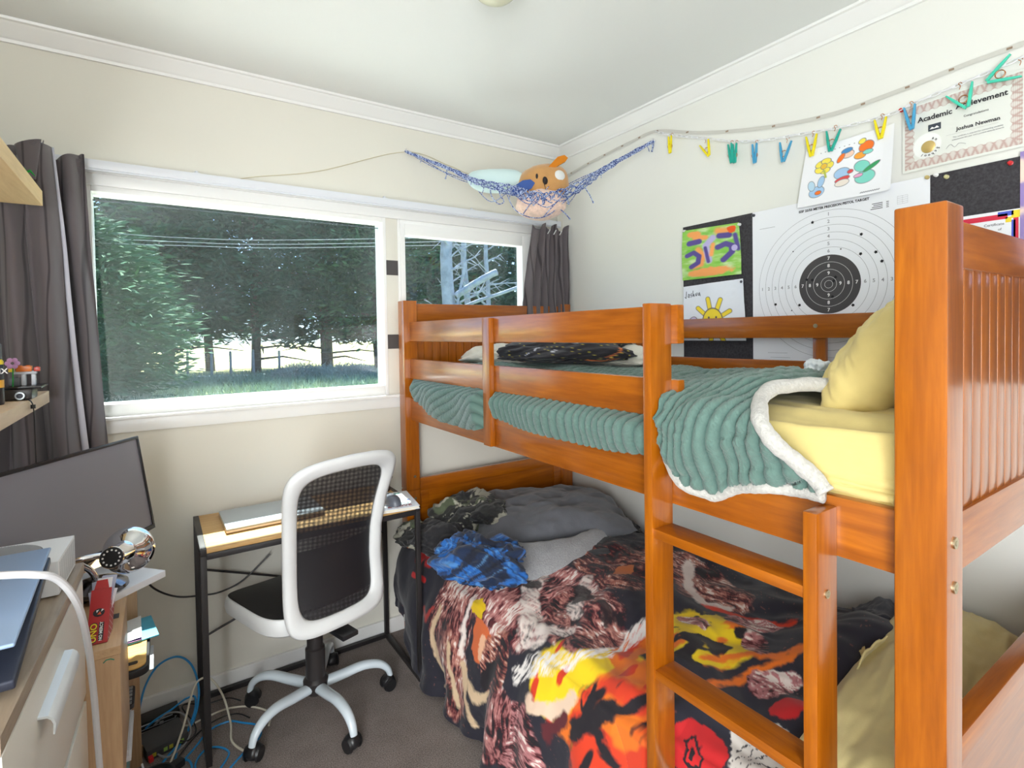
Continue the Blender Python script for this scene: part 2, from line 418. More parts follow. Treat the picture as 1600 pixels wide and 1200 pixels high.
def end_panel(y0, y1, yo, zt, zb, rail, brail, name, ztop_front):
    """framed tongue-and-groove board between two posts; yo = thickness range"""
    b = MB(); b.box(ix0-0.002, ix1+0.002, yo[0], yo[1], zt-rail, zt, 0.003)
    b.box(ix0-0.002, ix1+0.002, yo[0], yo[1], zb, zb+brail, 0.003)
    o = b.build(name, wX, bed)
    b = MB(); n = 20; w = (ix1-ix0)/n; ym = (yo[0]+yo[1])/2
    for k in range(n):
        b.box(ix0+k*w+0.0008, ix0+(k+1)*w-0.0008, ym-0.006, ym+0.006, zb+brail-0.01, zt-rail+0.01, 0.0022)
    b.box(ix0, ix1, ym-0.002, ym+0.002, zb+brail-0.01, zt-rail+0.01)
    b.build('panel_boards', wZ, o)
    return o
end_panel(0, 0, (BY0+0.018, BY0+0.042), 1.535, 0.990, 0.072, 0.092, 'end_panel', 0)
end_panel(0, 0, (BY1-0.045, BY1-0.021), 1.515, 0.990, 0.080, 0.092, 'end_panel', 0)
# lower ends: deep framed panels
b = MB(); b.box(ix0-0.002, ix1+0.002, BY1-0.045, BY1-0.021, 0.655, 0.712, 0.003); b.box(ix0-0.002, ix1+0.002, BY1-0.045, BY1-0.021, 0.26, 0.36, 0.003)
b.box(ix0, ix0+0.05, BY1-0.045, BY1-0.021, 0.36, 0.655, 0.002); b.box(ix1-0.05, ix1, BY1-0.045, BY1-0.021, 0.36, 0.655, 0.002)
b.box(ix0, ix1, BY1-0.038, BY1-0.028, 0.3, 0.70); b.build('end_panel', wX, bed)
b = MB(); b.box(ix0-0.002, ix1+0.002, BY0+0.015, BY0+0.047, 0.685, 0.728, 0.003); b.box(ix0-0.002, ix1+0.002, BY0+0.026, BY0+0.036, 0.26, 0.70)
b.box(ix0-0.002, ix1+0.002, BY0+0.018, BY0+0.042, 0.26, 0.36, 0.003); b.build('end_panel', wX, bed)
# long rails: upper pair of side rails, lower pair, guard rails
RXA, RXB = -0.972, -0.950
iy0, iy1 = BY0+PW, BY1-PW
def rail(name, x0, x1, y0, y1, z0, z1, mm=None, parent=None):
    b = MB(); b.box(x0, x1, y0, y1, z0, z1, 0.003, seg=2); return b.build(name, mm or wY, parent or bed)
rail('side_rail', RXA, RXB, iy0-0.002, iy1+0.002, 0.987, 1.088)
rail('side_rail', -0.075, -0.053, iy0-0.002, iy1+0.002, 0.987, 1.088)
rail('side_rail', -0.985, -0.96, iy0-0.002, iy1+0.002, 0.22, 0.33)
rail('side_rail', -0.075, -0.053, iy0-0.002, iy1+0.002, 0.22, 0.33)
g1 = rail('guard_rail', RXA, RXB, -1.585, iy1+0.002, 1.344, 1.430)
g2 = rail('guard_rail', RXA, RXB, -1.585, iy1+0.002, 1.176, 1.264)
g3 = rail('guard_rail', -0.075, -0.053, iy0-0.002, iy1+0.002, 1.341, 1.420)
g4 = rail('guard_rail', -0.075, -0.053, iy0-0.002, iy1+0.002, 1.200, 1.262)
for y in (-0.62, -1.43):
    s_ = rail('slat', -0.053, -0.035, y-0.021, y+0.021, 1.02, 1.415, wZ)
    bolt(-0.075, y, 1.382, (-1,0,0), 0.007, s_)
s_ = rail('slat', -0.992, RXA, -0.823, -0.776, 0.990, 1.426, wZ)
# lying slats under both mattresses
for k in range(11):
    y = iy0 + 0.08 + k*(iy1-iy0-0.16)/10
    rail('bed_slat', -0.955, -0.07, y-0.035, y+0.035, 1.002, 1.018, wX)
    rail('bed_slat', -0.962, -0.07, y-0.035, y+0.035, 0.245, 0.262, wX)
# ladder: two upright stiles, three treads
lad = bpy.data.objects.new('ladder', None); C.objects.link(lad); lad.parent = bed; lad.matrix_parent_inverse = bed.matrix_basis.inverted()
SX0, SX1 = -1.040, -0.972
st1 = rail('stile', SX0, SX1, -1.568, -1.545, 0.0, 1.433, wZ, lad)
st2 = rail('stile', SX0, SX1, -1.912, -1.889, 0.0, 1.072, wZ, lad)
for z in (0.945, 0.635, 0.325):
    rail('tread', SX0+0.004, SX1-0.002, -1.890, -1.567, z-0.021, z, wY, lad)
    bolt(-1.008, -1.912, z-0.012, (0,-1,0), 0.007, st2)
# ================================================================== OUTSIDE
GZ = -0.55
rng = np.random.default_rng(5)
def P2(px, depth):            # a spot in the garden: direction fan from the window, metres out
    return None
# eave over the windows
b = MB(); b.box(-3.2, 0.6, 0.14, 0.62, 2.56, 2.59); b.box(-3.2, 0.6, 0.60, 0.64, 2.53, 2.70, 0.003)
struct(b.build('trim_6', mat('eave_paint', srgb(205,215,210), 0.6)))
# ground
gm, gt, gb = nt('garden_ground')
gv = coords(gt); gt.links.new(ramp(gt, noise_n(gt, gv, 0.8, 6, 0.6), [(0.3, srgb(70,92,62)), (0.7, srgb(150,160,110))]), gb.inputs['Base Color']); gb.inputs['Roughness'].default_value = 1
bump_n(gt, gb, noise_n(gt, gv, 12, 4), 0.8, 0.05)
b = MB(); b.grid(60, 40, lambda u, v: (-30+70*u, 0.3+28*v, GZ + 0.10*noise.noise(Vector((u*14, v*11, 0)))*min(1, v*4)))
struct(b.build('ground', gm))
b = MB(); b.box(-6, 5, 0.14, 4.2, GZ-0.1, GZ+0.06); struct(b.build('floor_bounce_slab', mat('bounce_slab_pale', srgb(214,210,200), 0.9, var=0.05), smooth=False))  # unseen pale slab added to bounce sunlight up onto the ceiling
fm = mat('dry_paddock', srgb(226,218,150), 1.0, var=0.25, vscale=0.25)
b = MB(); b.grid(30, 30, lambda u, v: (-90+220*u, 28.3+130*v, GZ-0.02+0.2*noise.noise(Vector((u*9, v*9, 3)))))
struct(b.build('ground', fm))
m_leaf = [mat('conifer_leaf_dark', srgb(58,92,66), 0.85, var=0.35, vscale=0.8), mat('conifer_leaf_mid', srgb(74,112,72), 0.85, var=0.35, vscale=0.9), mat('conifer_leaf_light', srgb(66,106,72), 0.85, var=0.3, vscale=1.1)]
m_bark = mat('bark', srgb(96,84,74), 0.95, var=0.3, vscale=6, bump=0.6, bscale=9, bdist=0.03)
m_dead = mat('bleached_bark', srgb(146,150,160), 0.95, var=0.25, vscale=5, bump=0.8, bscale=7, bdist=0.03)
def sprays(name, Pc, D, L, Wd, material, parent):
    """many narrow feathery twigs: Pc centres, D directions"""
    n = len(Pc); D = D/np.linalg.norm(D, axis=1, keepdims=True)
    R = rng.normal(size=(n, 3)); Sd = np.cross(D, R); Sd /= np.linalg.norm(Sd, axis=1, keepdims=True)
    L = L[:, None]; Wd = Wd[:, None]
    a = Pc; q1 = Pc + D*L*0.45 + Sd*Wd; q2 = Pc + D*L; q3 = Pc + D*L*0.45 - Sd*Wd
    V = np.stack([a, q1, q2, q3], 1).reshape(-1, 3)
    me = bpy.data.meshes.new(name); me.vertices.add(len(V)); me.vertices.foreach_set('co', V.astype(np.float32).ravel())
    me.loops.add(4*n); me.loops.foreach_set('vertex_index', np.arange(4*n, dtype=np.int32))
    me.polygons.add(n); me.polygons.foreach_set('loop_start', np.arange(0, 4*n, 4, dtype=np.int32)); me.update(calc_edges=True)
    return link(name, me, material, parent, smooth=False)
def conifer(x, y, h, r, base, n, mi, label, group=None, lean=0.0, seed=1, leafL=0.55):
    t = thing('conifer_tree', label, 'tree', (x, y, GZ), group)
    g = np.random.default_rng(seed)
    b = MB(); b.tube([(x+lean*k/6+0.06*math.sin(k*2.1+seed), y, GZ+h*0.9*k/6) for k in range(7)], [0.26*(1-k/7.5) for k in range(7)], 9)
    for k in range(16):
        a = g.uniform(0, 2*PI); z = GZ+base*0.4+h*0.7*(k/16); l = r*(1-0.6*k/16)*0.9
        b.tube([(x, y, z), (x+l*0.5*math.cos(a), y+l*0.5*math.sin(a), z+0.15), (x+l*math.cos(a), y+l*math.sin(a), z-0.1)], [0.07, 0.05, 0.02], 5)
    b.build('trunk', m_bark, t)
    # foliage lies in drooping horizontal plates around the trunk
    nc = n//60; ca = g.uniform(0, 2*PI, nc); ch = g.uniform(0, 1, nc)**0.85
    prof = np.clip(np.sin(PI*np.clip(ch*0.86+0.16, 0, 1))**0.6, 0.12, 1)
    cr = r*prof*g.uniform(0.45, 1.0, nc)
    cz = GZ + base + ch*(h-base) - 0.25*cr/r
    cx = x + cr*np.cos(ca) + lean*ch; cy_ = y + cr*np.sin(ca)
    k = np.repeat(np.arange(nc), 60); m = len(k)
    off = g.normal(size=(m, 3))*np.array([0.50, 0.50, 0.16])*(0.6+0.6*r/3.5)
    Pc = np.stack([cx[k], cy_[k], cz[k]], 1) + off
    out = np.stack([np.cos(ca[k]), np.sin(ca[k]), -0.15+0*ca[k]], 1)
    D = out*0.9 + off*np.array([0.8, 0.8, 0.5]) + g.normal(size=(m, 3))*0.35 + np.array([0, 0, 0.12])
    sprays('foliage', Pc, D, g.uniform(0.6, 1.3, m)*leafL, g.uniform(0.03, 0.07, m)*leafL/0.5, m_leaf[mi], t)
    return t
row = [(-9.5,25.5,11,3.6,1.4,9000,1), (-5.2,27,13,3.8,1.5,11000,1), (-1.4,29,13.5,3.9,1.9,12000,0), (2.4,28.5,13,3.8,1.9,12000,0), (5.6,27,12.5,3.2,1.8,12000,0), (8.2,26.0,13,3.3,1.7,12000,1),
       (11.2,25.5,13,3.4,1.4,11000,0), (14.6,24.5,13.5,3.6,1.2,11000,0), (18.4,23.5,13.5,3.6,1.0,11000,0), (22.6,22,13,3.8,0.8,10000,0)]
for i, (x, y, h, r, ba, n, mi) in enumerate(row):
    conifer(x, y, h, r, ba, n, mi, 'tall dark green conifer in the dense row behind the fence posts', 'conifers in the dense row', 0.3*math.sin(i*2.3), 10+i, 0.60)
for i, (x, y) in enumerate([(0.6, 33), (7, 31.5), (13, 30), (17.5, 28.5), (-4, 32.5)]):
    conifer(x, y, 15, 4.2, 2.2, 9000, 0, 'tall dark green conifer in the dense row behind the fence posts', 'conifers in the dense row', 0, 40+i, 0.7)
conifer(-4.3, 17.5, 5.4, 2.7, 0.1, 26000, 2, 'brighter green feathery conifer nearest the large window, beside the curtain', None, 0.2, 77, 0.34)
# fence posts and wires
for i, (px_x, px_y) in enumerate([(-2.75,27.9), (-1.70,28.0), (-0.72,27.6), (0.22,26.6), (1.05,26.7), (2.0,26.3), (3.1,25.9)]):
    h = 1.28 + 0.05*math.sin(i*3)
    b = MB(); b.cyl((px_x, px_y, GZ-0.1), (px_x+0.02*math.sin(i), px_y, GZ+h), 0.065, 0.058, 10); b.lathe([(0.058, 0), (0.03, 0.02), (0, 0.022)], Matrix.Translation((px_x+0.02*math.sin(i), px_y, GZ+h)))
    o = b.build('fence_post', mat('weathered_post', srgb(150,155,160), 0.9, var=0.2, vscale=5))
    tag(o, 'grey weathered wooden fence post between lawn and paddock', 'fence post', 'fence posts along the paddock')
wire = thing('fence_wires', 'thin wires strung between the grey fence posts', 'fence wire', (0, 27, GZ+0.8))
for z in (0.45, 0.8, 1.12):
    b = MB(); b.tube([(-9, 28.4, GZ+z), (-1.7, 28.0, GZ+z), (1.05, 26.7, GZ+z), (9, 24, GZ+z)], 0.006, 5); b.build('wire', mat('wire_steel', srgb(150,150,150), 0.5, 0.8), wire)
# overhead lines at the left of the view
ow = thing('overhead_lines', 'three thin pale overhead lines sloping in front of the trees', 'power line', (-3, 16.5, 4.2))
for k, z in enumerate((4.42, 4.30, 4.20)):
    b = MB(); b.tube(catmull([(-6.5, 18.4, z+0.12), (-3.42, 16.77, z-0.04*k), (-1.2, 15.4, z-0.19), (1.5, 13.6, z-0.30), (9, 9, z-0.2)], 6), 0.005, 5); b.build('wire', mat('line_pale', srgb(210,215,215), 0.6), ow)
# dead pale trees outside the narrow window
def dead_tree(x, y, r, h, seed, label, lean=0.0):
    t = thing('dead_tree', label, 'tree', (x, y, GZ)); g = random.Random(seed)
    b = MB(); b.tube([(x+lean*k+0.05*math.sin(k*1.7+seed), y, GZ+h*k/9) for k in range(10)], [r*(1-0.05*k) for k in range(10)], 14); b.build('trunk', m_dead, t)
    for k in range(15):
        z = GZ+1.6+ (h-2.2)*k/15; s = g.choice((-1, 1, 1)); L = g.uniform(0.5, 2.3)
        p = [Vector((x+lean*(z-GZ)*9/h, y-r*0.6, z))]
        dr = Vector((s*g.uniform(0.5, 1), g.uniform(-0.5, 0.1), g.uniform(0.1, 0.6)))
        for q in range(6): p.append(p[-1] + dr*L/6 + Vector((0, 0, g.uniform(-0.05, 0.07)))); 
        w = g.uniform(0.02, 0.05); b = MB(); b.tube(p, [w*(1-q/7.5) for q in range(7)], 6)
        for q in (2, 3, 4, 5): b.tube([p[q], p[q]+Vector((s*g.uniform(0.1, 0.4), -0.1, g.uniform(-0.35, 0.4)))], [w*0.4, w*0.12], 4)
        b.build('branch', m_dead, t)
    return t
t1 = dead_tree(4.98, 11.2, 0.225, 7.5, 3, 'thick pale dead tree trunk with bare broken branches')
for pts, w in (([(5.1,10.95,2.45),(5.5,10.7,2.75),(6.0,10.5,3.05),(6.15,10.4,3.12)], [0.09,0.10,0.10,0.06]), ([(5.1,10.95,2.0),(5.5,10.7,2.25),(6.2,10.4,2.50),(7.0,10.1,2.80)], [0.055,0.05,0.045,0.03]), ([(5.0,10.95,1.6),(5.2,10.9,2.6),(5.35,10.8,3.4)], [0.04,0.04,0.03])):
    b = MB(); b.tube(catmull(pts, 5), [w[0]]+[w[1]]*(5*(len(pts)-1)-1)+[w[-1]], 9); b.build('branch', m_dead, t1)
dead_tree(6.9, 13.4, 0.13, 8, 9, 'thin pale dead tree trunk just right of the thick one', -0.03)
dead_tree(8.1, 14.2, 0.10, 8.5, 21, 'thinnest pale dead trunk, seen by the curtain', 0.0)
# grass and low scrub: nobody could count them
g = np.random.default_rng(8); n = 42000
yy = 9 + 18.5*g.uniform(0, 1, n)**1.3; xx = -9 + 24*g.uniform(0, 1, n)
Pc = np.stack([xx, yy, np.full(n, GZ+0.02)], 1); D = np.stack([g.normal(0, 0.5, n), g.normal(0, 0.5, n), g.uniform(0.6, 1.2, n)], 1)
o = sprays('grass', Pc, D, g.uniform(0.12, 0.42, n), g.uniform(0.008, 0.02, n), mat('grass_blade', srgb(150,168,142), 0.9, var=0.35, vscale=1.5), None)
tag(o, 'rough pale green grass between the house and the fence', 'grass', kind='stuff')
for i, (x, y, r, lab) in enumerate([(3.6, 23.5, 1.3, 'grey brushwood heap under the conifers, right of the fence posts'), (5.3, 22.0, 1.2, 'grey brushwood heap nearest the right edge of the large window'), (-5.6, 22.5, 1.1, 'low green scrub by the left fence post')]):
    m = 3500; th = g.uniform(0, 2*PI, m); rr = r*np.sqrt(g.uniform(0, 1, m)); hh = 0.62*np.sqrt(np.clip(1-(rr/r)**2, 0, 1))*g.uniform(0.1, 1, m)
    Pc = np.stack([x+rr*np.cos(th), y+rr*np.sin(th), GZ+hh], 1)
    o = sprays('brush', Pc, g.normal(size=(m, 3))+np.array([0, 0, 0.5]), g.uniform(0.15, 0.5, m), g.uniform(0.006, 0.016, m), mat('brushwood', srgb(170,172,160), 0.9, var=0.25) if i < 2 else m_leaf[1], None)
    tag(o, lab, 'brushwood' if i < 2 else 'scrub')
# ================================================================== CURTAINS
def curtain_mat():
    m, t, b = nt('curtain_cloth'); v = coords(t, 'Object', (1, 1, 0.22))
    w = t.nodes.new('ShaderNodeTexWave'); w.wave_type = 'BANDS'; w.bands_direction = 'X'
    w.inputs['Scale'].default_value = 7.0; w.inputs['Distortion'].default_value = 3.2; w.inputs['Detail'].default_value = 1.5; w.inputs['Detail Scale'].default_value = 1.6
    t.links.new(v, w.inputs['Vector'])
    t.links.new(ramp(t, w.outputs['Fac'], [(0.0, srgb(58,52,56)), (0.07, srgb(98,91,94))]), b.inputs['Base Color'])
    b.inputs['Roughness'].default_value = 0.85; b.inputs['Sheen Weight'].default_value = 0.25
    bump_n(t, b, noise_n(t, coords(t), 900, 2), 0.15, 0.0005); return m
m_curt = curtain_mat(); m_lining = mat('curtain_lining', srgb(196,196,208), 0.9)
def curtain_sheet(name, parent, x0, x1, ztop, zbot, folds, amp, ybase, mm, seed, bot_spread=1.0, x1b=None, skew=0.0, dy=0.0, top_flare=0.0, n=240, nz=70):
    s = np.linspace(0, 1, n)[:, None]; v = np.linspace(0, 1, nz)[None, :]      # v 0 top .. 1 bottom
    xb = (x1 if x1b is None else x1b)
    X = x0 + (x1 + (xb-x1)*v - x0)*s
    ph = 2*PI*folds*(s + 0.03*vnoise(s*5+0*v, v*2+s*0, seed)) + 0.9*vnoise(v*2.2+0*s, s*3, seed+3)
    A = amp*(0.65+0.5*v)*(1+0.45*vnoise(s*folds*1.1, v*1.5, seed+5))
    Y = ybase - dy*v + A*np.sin(ph) + 0.35*A*np.sin(2*ph+1.3) + 0.012*fbm(s*9+v*2, v*5, seed+9)
    X = X + 0.55*A*np.cos(ph)*0.7 + skew*v*v
    Z = ztop + (zbot-ztop)*v + 0*s
    hd = np.exp(-v*26)                                                        # heading tape flare
    Y = Y - top_flare*hd*np.abs(np.sin(ph*0.5)) ; Z = Z + 0.020*np.sin(ph*0.5+seed)*np.exp(-v*30)
    return np_mesh(name, np.stack([X, Y, Z], -1), mm, parent, thickness=0.0015)
cu = thing('curtain', 'long charcoal grey curtain gathered at the left of the large window', 'curtain', (-2.35, -0.1, 1.95))
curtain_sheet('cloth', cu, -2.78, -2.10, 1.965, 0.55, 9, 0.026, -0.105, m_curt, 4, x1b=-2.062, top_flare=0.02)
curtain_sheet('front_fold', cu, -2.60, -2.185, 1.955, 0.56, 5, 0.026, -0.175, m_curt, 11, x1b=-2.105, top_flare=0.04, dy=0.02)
ff = cu.children[-1]; co = np.empty(len(ff.data.vertices)*3, np.float32); ff.data.vertices.foreach_get('co', co); co = co.reshape(240, 70, 3)[-1]
wv = (0.006+0.014*np.linspace(0, 1, 70)**0.6)[:, None]; Lp = np.stack([co + np.array([0, 0.004, 0]), co + np.array([0.5, 0.010/0.02*0.3, 0])*wv, co + np.array([1.0, 0.35, 0])*wv], 0)
np_mesh('lining', Lp, m_lining, cu, thickness=0.001)
# turned-over top corners showing the pale lining
for (x, y, z, w, h, rz) in ((-2.145, -0.10, 1.915, 0.040, 0.14, 0.5), (-2.225, -0.20, 1.925, 0.036, 0.11, -0.3)):
    T = Matrix.Translation((x, y, z)) @ Euler((0, 0, rz)).to_matrix().to_4x4()
    a = np.linspace(0.1, 1.9*PI, 26)[:, None]; q = np.linspace(0, 1, 14)[None, :]
    r = w*(1-0.55*q); P_ = np.stack([r*np.cos(a)+0*q, r*0.62*np.sin(a)+0*q, 0.045 - h*q + 0.012*np.cos(a)*(1-q)], -1)
    P_ = P_ @ np.array(T.to_3x3()).T + np.array(T.translation)
    np_mesh('pleat', P_, m_curt, cu, thickness=-0.0015)
    np_mesh('pleat_lining', P_*1.0 + (np.array([x, y, 0])-P_*np.array([1, 1, 0]))*np.array([0.06, 0.06, 0]), m_lining, cu)
cu2 = thing('curtain', 'short charcoal grey curtain bunched in the corner at the right of the narrow window', 'curtain', (-0.14, -0.06, 1.93))
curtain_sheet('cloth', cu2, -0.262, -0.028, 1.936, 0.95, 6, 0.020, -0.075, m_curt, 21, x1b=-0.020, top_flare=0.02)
o = cu2.children[0]
me = o.data; co = np.empty(len(me.vertices)*3, np.float32); me.vertices.foreach_get('co', co); co = co.reshape(-1, 3)
f_ = np.clip((1.93-co[:, 2])/0.4, 0, 1); co[:, 0] += -(0.075*f_**1.2)*np.clip((-0.028-co[:, 0])/0.234, 0, 1); me.vertices.foreach_set('co', co.ravel()); me.update()
b = MB()
for k in range(3): b.box(-0.175+0.04*k, -0.171+0.04*k, -0.108, -0.104, 1.895, 1.925, mtx=Matrix.Translation((-0.173+0.04*k, 0, 1.91)) @ Matrix.Rotation(0.6, 4, 'Y') @ Matrix.Translation((0.173-0.04*k, 0, -1.91)))
b.build('hook_pin', mat('hook_steel', srgb(235,235,235), 0.3, 0.3), cu2)

# ================================================================== RIGHT WALL: board, papers, chain, pegs
def wallT(y, z, x=0.0, rot=0.0):   # local x to the right as seen, local y up, local z into the room
    m = Matrix(((0,0,-1,x), (-1,0,0,y), (0,1,0,z), (0,0,0,1)))
    return m @ Matrix.Rotation(rot, 4, 'Z')
m_board = mat('felt_board', srgb(62,60,64), 1.0, var=0.35, vscale=160, bump=0.5, bscale=260)
b = MB(); b.box(-0.0095, -0.0005, -2.6, -0.840, 1.215, 1.820, 0.001); tag(b.build('notice_board', m_board), 'long black felt notice board on the right wall above the bunk', 'notice board')
m_paper = mat('paper_white', srgb(238,240,246), 0.7); m_ink = mat('ink_black', srgb(48,46,50), 0.8); m_grey_ink = mat('ink_grey', srgb(150,150,156), 0.8); m_wink = mat('ink_white', srgb(235,235,235), 0.8)
m_print = attr_mat('printed_paper', 0.7)
def sheet(name, corners, nx, ny, paint, x=-0.012, curl=None, material=None, parent=None):
    """corners: TL TR BR BL as (y, z)"""
    u = np.linspace(0, 1, nx)[:, None]; v = np.linspace(0, 1, ny)[None, :]
    TL, TR, BR, BL = [np.array(c) for c in corners]
    Q = (TL*((1-u)*(1-v))[..., None] + TR*(u*(1-v))[..., None] + BR*(u*v)[..., None] + BL*((1-u)*v)[..., None])
    X = np.full(Q.shape[:2], x) - (curl(u, v) if curl else 0)
    col = paint(u+0*v, v+0*u) if paint else None
    return np_mesh(name, np.stack([X, Q[..., 0], Q[..., 1]], -1), material or m_print, parent, colors=col, thickness=0.0)
def blend(col, mask, c): return col*(1-mask[..., None]) + np.array(c)*mask[..., None]
def stroke(u, v, pts, w, soft=0.01, asp=1.0):
    d = np.full(np.broadcast(u, v).shape, 9.0)
    for (x0, y0), (x1, y1) in zip(pts, pts[1:]):
        dx, dy = (x1-x0)*asp, y1-y0; t = np.clip((((u-x0)*asp)*dx + (v-y0)*dy)/(dx*dx+dy*dy+1e-9), 0, 1)
        d = np.minimum(d, np.hypot((u-x0)*asp-t*dx, v-y0-t*dy))
    return np.clip((w-d)/soft+0.5, 0, 1)
def ell(u, v, cx, cy, rx, ry, rot=0.0, soft=0.06, wob=0.0):
    c, s = math.cos(rot), math.sin(rot); x = (u-cx)*c+(v-cy)*s; y = -(u-cx)*s+(v-cy)*c
    r = np.hypot(x/rx, y/ry) + (wob*fbm(u*14, v*14, 3) if wob else 0)
    return np.clip((1-r)/soft+0.5, 0, 1)
# child's painting: purple figures over green and orange
def paint_a(u, v):
    n = fbm(u*5, v*14, 1, 4); col = np.zeros(u.shape+(3,)) + lin((150,205,90))
    col = blend(col, np.clip(n*1.4+0.2, 0, 1), lin((205,228,170)))
    col = blend(col, np.clip(fbm(u*4+5, v*9, 5)*2, 0, 1)*0.7, lin((110,190,60)))
    og = lin((245,165,95)); pu = lin((92,78,150)); lil = lin((190,180,225))
    for a in ((0.10,0.10,0.32,0.06),(0.20,0.19,0.28,0.05)): col = blend(col, ell(u, v, a[0]+0.12, a[1], 0.14, 0.06, 0, 0.3, 0.3), og)
    col = blend(col, ell(u, v, 0.50, 0.88, 0.38, 0.085, -0.02, 0.25, 0.3), og)
    col = blend(col, stroke(u, v, [(0.30,0.42),(0.38,0.55),(0.34,0.72),(0.20,0.75)], 0.05, 0.04), og)
    col = blend(col, stroke(u, v, [(0.14,0.28),(0.31,0.26)], 0.055, 0.02), pu)
    col = blend(col, stroke(u, v, [(0.10,0.52),(0.22,0.47),(0.31,0.55),(0.29,0.68),(0.17,0.75)], 0.045, 0.02), pu)
    col = blend(col, stroke(u, v, [(0.55,0.22),(0.43,0.36),(0.48,0.66)], 0.055, 0.03), lil)
    col = blend(col, stroke(u, v, [(0.42,0.40),(0.47,0.68)], 0.03, 0.02), pu)
    col = blend(col, stroke(u, v, [(0.55,0.35),(0.52,0.55)], 0.035, 0.03), og)
    col = blend(col, stroke(u, v, [(0.64,0.10),(0.78,0.12)], 0.06, 0.06), og)
    col = blend(col, stroke(u, v, [(0.66,0.20),(0.82,0.21)], 0.055, 0.02), pu)
    col = blend(col, stroke(u, v, [(0.63,0.42),(0.76,0.37),(0.86,0.42),(0.86,0.54),(0.72,0.68)], 0.052, 0.02), pu)
    col = blend(col, stroke(u, v, [(0.92,0.22),(0.96,0.50)], 0.04, 0.03), pu); col = blend(col, ell(u, v, 0.9, 0.47, 0.05, 0.06), lil)
    col = blend(col, ell(u, v, 0.87, 0.11, 0.07, 0.07, 0, 0.2, 0.4), lin((238,92,30)))
    return col
wob = lambda u, v: 0.004*np.sin(u*5+1)*np.sin(v*4) + 0.003*fbm(u*3, v*3, 4)+0.003
o = sheet('painting', [(-0.846,1.803),(-1.112,1.792),(-1.122,1.590),(-0.840,1.590)], 180, 140, paint_a, -0.014, wob)
tag(o, "child's painting of purple figures on green and orange, pinned at the board's left end", 'painting')
# child's drawing: a plain yellow sun shape stands in for the character
def paint_b(u, v):
    col = np.zeros(u.shape+(3,)) + lin((232,236,244)); ye = lin((248,222,60)); dkk = lin((90,80,90))
    for k in range(9):
        a = k*2*PI/9+0.3; p = [(0.50+0.17*math.cos(a), 0.66+0.22*math.sin(a)), (0.50+0.30*math.cos(a), 0.66+0.40*math.sin(a))]
        col = blend(col, stroke(u, v, p, 0.040, 0.01), dkk); col = blend(col, stroke(u, v, p, 0.030, 0.01), ye)
    col = blend(col, ell(u, v, 0.50, 0.66, 0.17, 0.23), dkk); col = blend(col, ell(u, v, 0.50, 0.66, 0.155, 0.21), ye)
    for x in (0.44, 0.56): col = blend(col, ell(u, v, x, 0.60, 0.016, 0.022), dkk)
    for x in (0.40, 0.60): col = blend(col, ell(u, v, x, 0.72, 0.03, 0.035), lin((235,130,150)))
    col = blend(col, ell(u, v, 0.17, 0.66, 0.075, 0.10, 0.4), dkk); col = blend(col, ell(u, v, 0.17, 0.66, 0.062, 0.085, 0.4), lin((205,190,220)))
    col = blend(col, stroke(u, v, [(0.78,0.82),(0.84,0.70),(0.92,0.66)], 0.02, 0.01), lin((110,150,120)))
    # the name written by hand in the corner
    for st in ([(0.03,0.20),(0.05,0.22),(0.055,0.10)], [(0.085,0.20),(0.095,0.15),(0.115,0.16),(0.11,0.21),(0.085,0.20)], [(0.15,0.14),(0.135,0.17),(0.155,0.18),(0.14,0.21)], [(0.175,0.10),(0.175,0.20),(0.19,0.16),(0.20,0.20)], [(0.22,0.15),(0.225,0.19),(0.24,0.19),(0.245,0.14)], [(0.29,0.15),(0.265,0.16),(0.27,0.19),(0.29,0.18),(0.285,0.14),(0.30,0.20)]):
        col = blend(col, stroke(u, v, st, 0.006, 0.006), lin((50,50,60)))
    return col
o = sheet('drawing', [(-0.847,1.562),(-1.128,1.572),(-1.140,1.33),(-0.843,1.33)], 200, 160, paint_b, -0.014, lambda u, v: 0.004+0.006*np.exp(-((u-0.45)/0.12)**2)*np.exp(-v*5)+0.003*fbm(u*3, v*3, 8))
tag(o, "child's crayon drawing with yellow shape and handwritten name, below the painting", 'drawing')
# pistol target
tg = thing('target_poster', 'large white pistol target poster with black centre and numbered rings', 'poster', (-0.012, -1.443, 1.52))
b = MB(); b.box(-0.0128, -0.0118, -1.728, -1.166, 1.240, 1.819); b.build('sheet', m_paper, tg, smooth=False)
def ring(b, r, w, T, seg=96):
    vs = [(b.bm.verts.new((r*math.cos(a), r*math.sin(a), 0)), b.bm.verts.new(((r+w)*math.cos(a), (r+w)*math.sin(a), 0))) for a in [2*PI*k/seg for k in range(seg)]]
    for k in range(seg):
        p, q = vs[k], vs[(k+1) % seg]; b.bm.faces.new((p[0], q[0], q[1], p[1]))
    b.xf([v for p in vs for v in p], T)
TC = wallT(-1.443, 1.523, -0.0131)
b = MB()
for k in range(1, 7): ring(b, 0.25-0.025*(k-1), 0.0010, TC)
b.build('score_rings', m_grey_ink, tg, smooth=False)
b = MB(); b.lathe([(0, 0.0), (0.1, 0.0)], wallT(-1.443, 1.523, -0.01315), 72); b.build('black_centre', mat('target_black', srgb(72,70,72), 0.8), tg, smooth=False)
b = MB()
for r in (0.075, 0.05, 0.025, 0.0125): ring(b, r, 0.0009, wallT(-1.443, 1.523, -0.0134))
b.build('centre_rings', m_wink, tg, smooth=False)
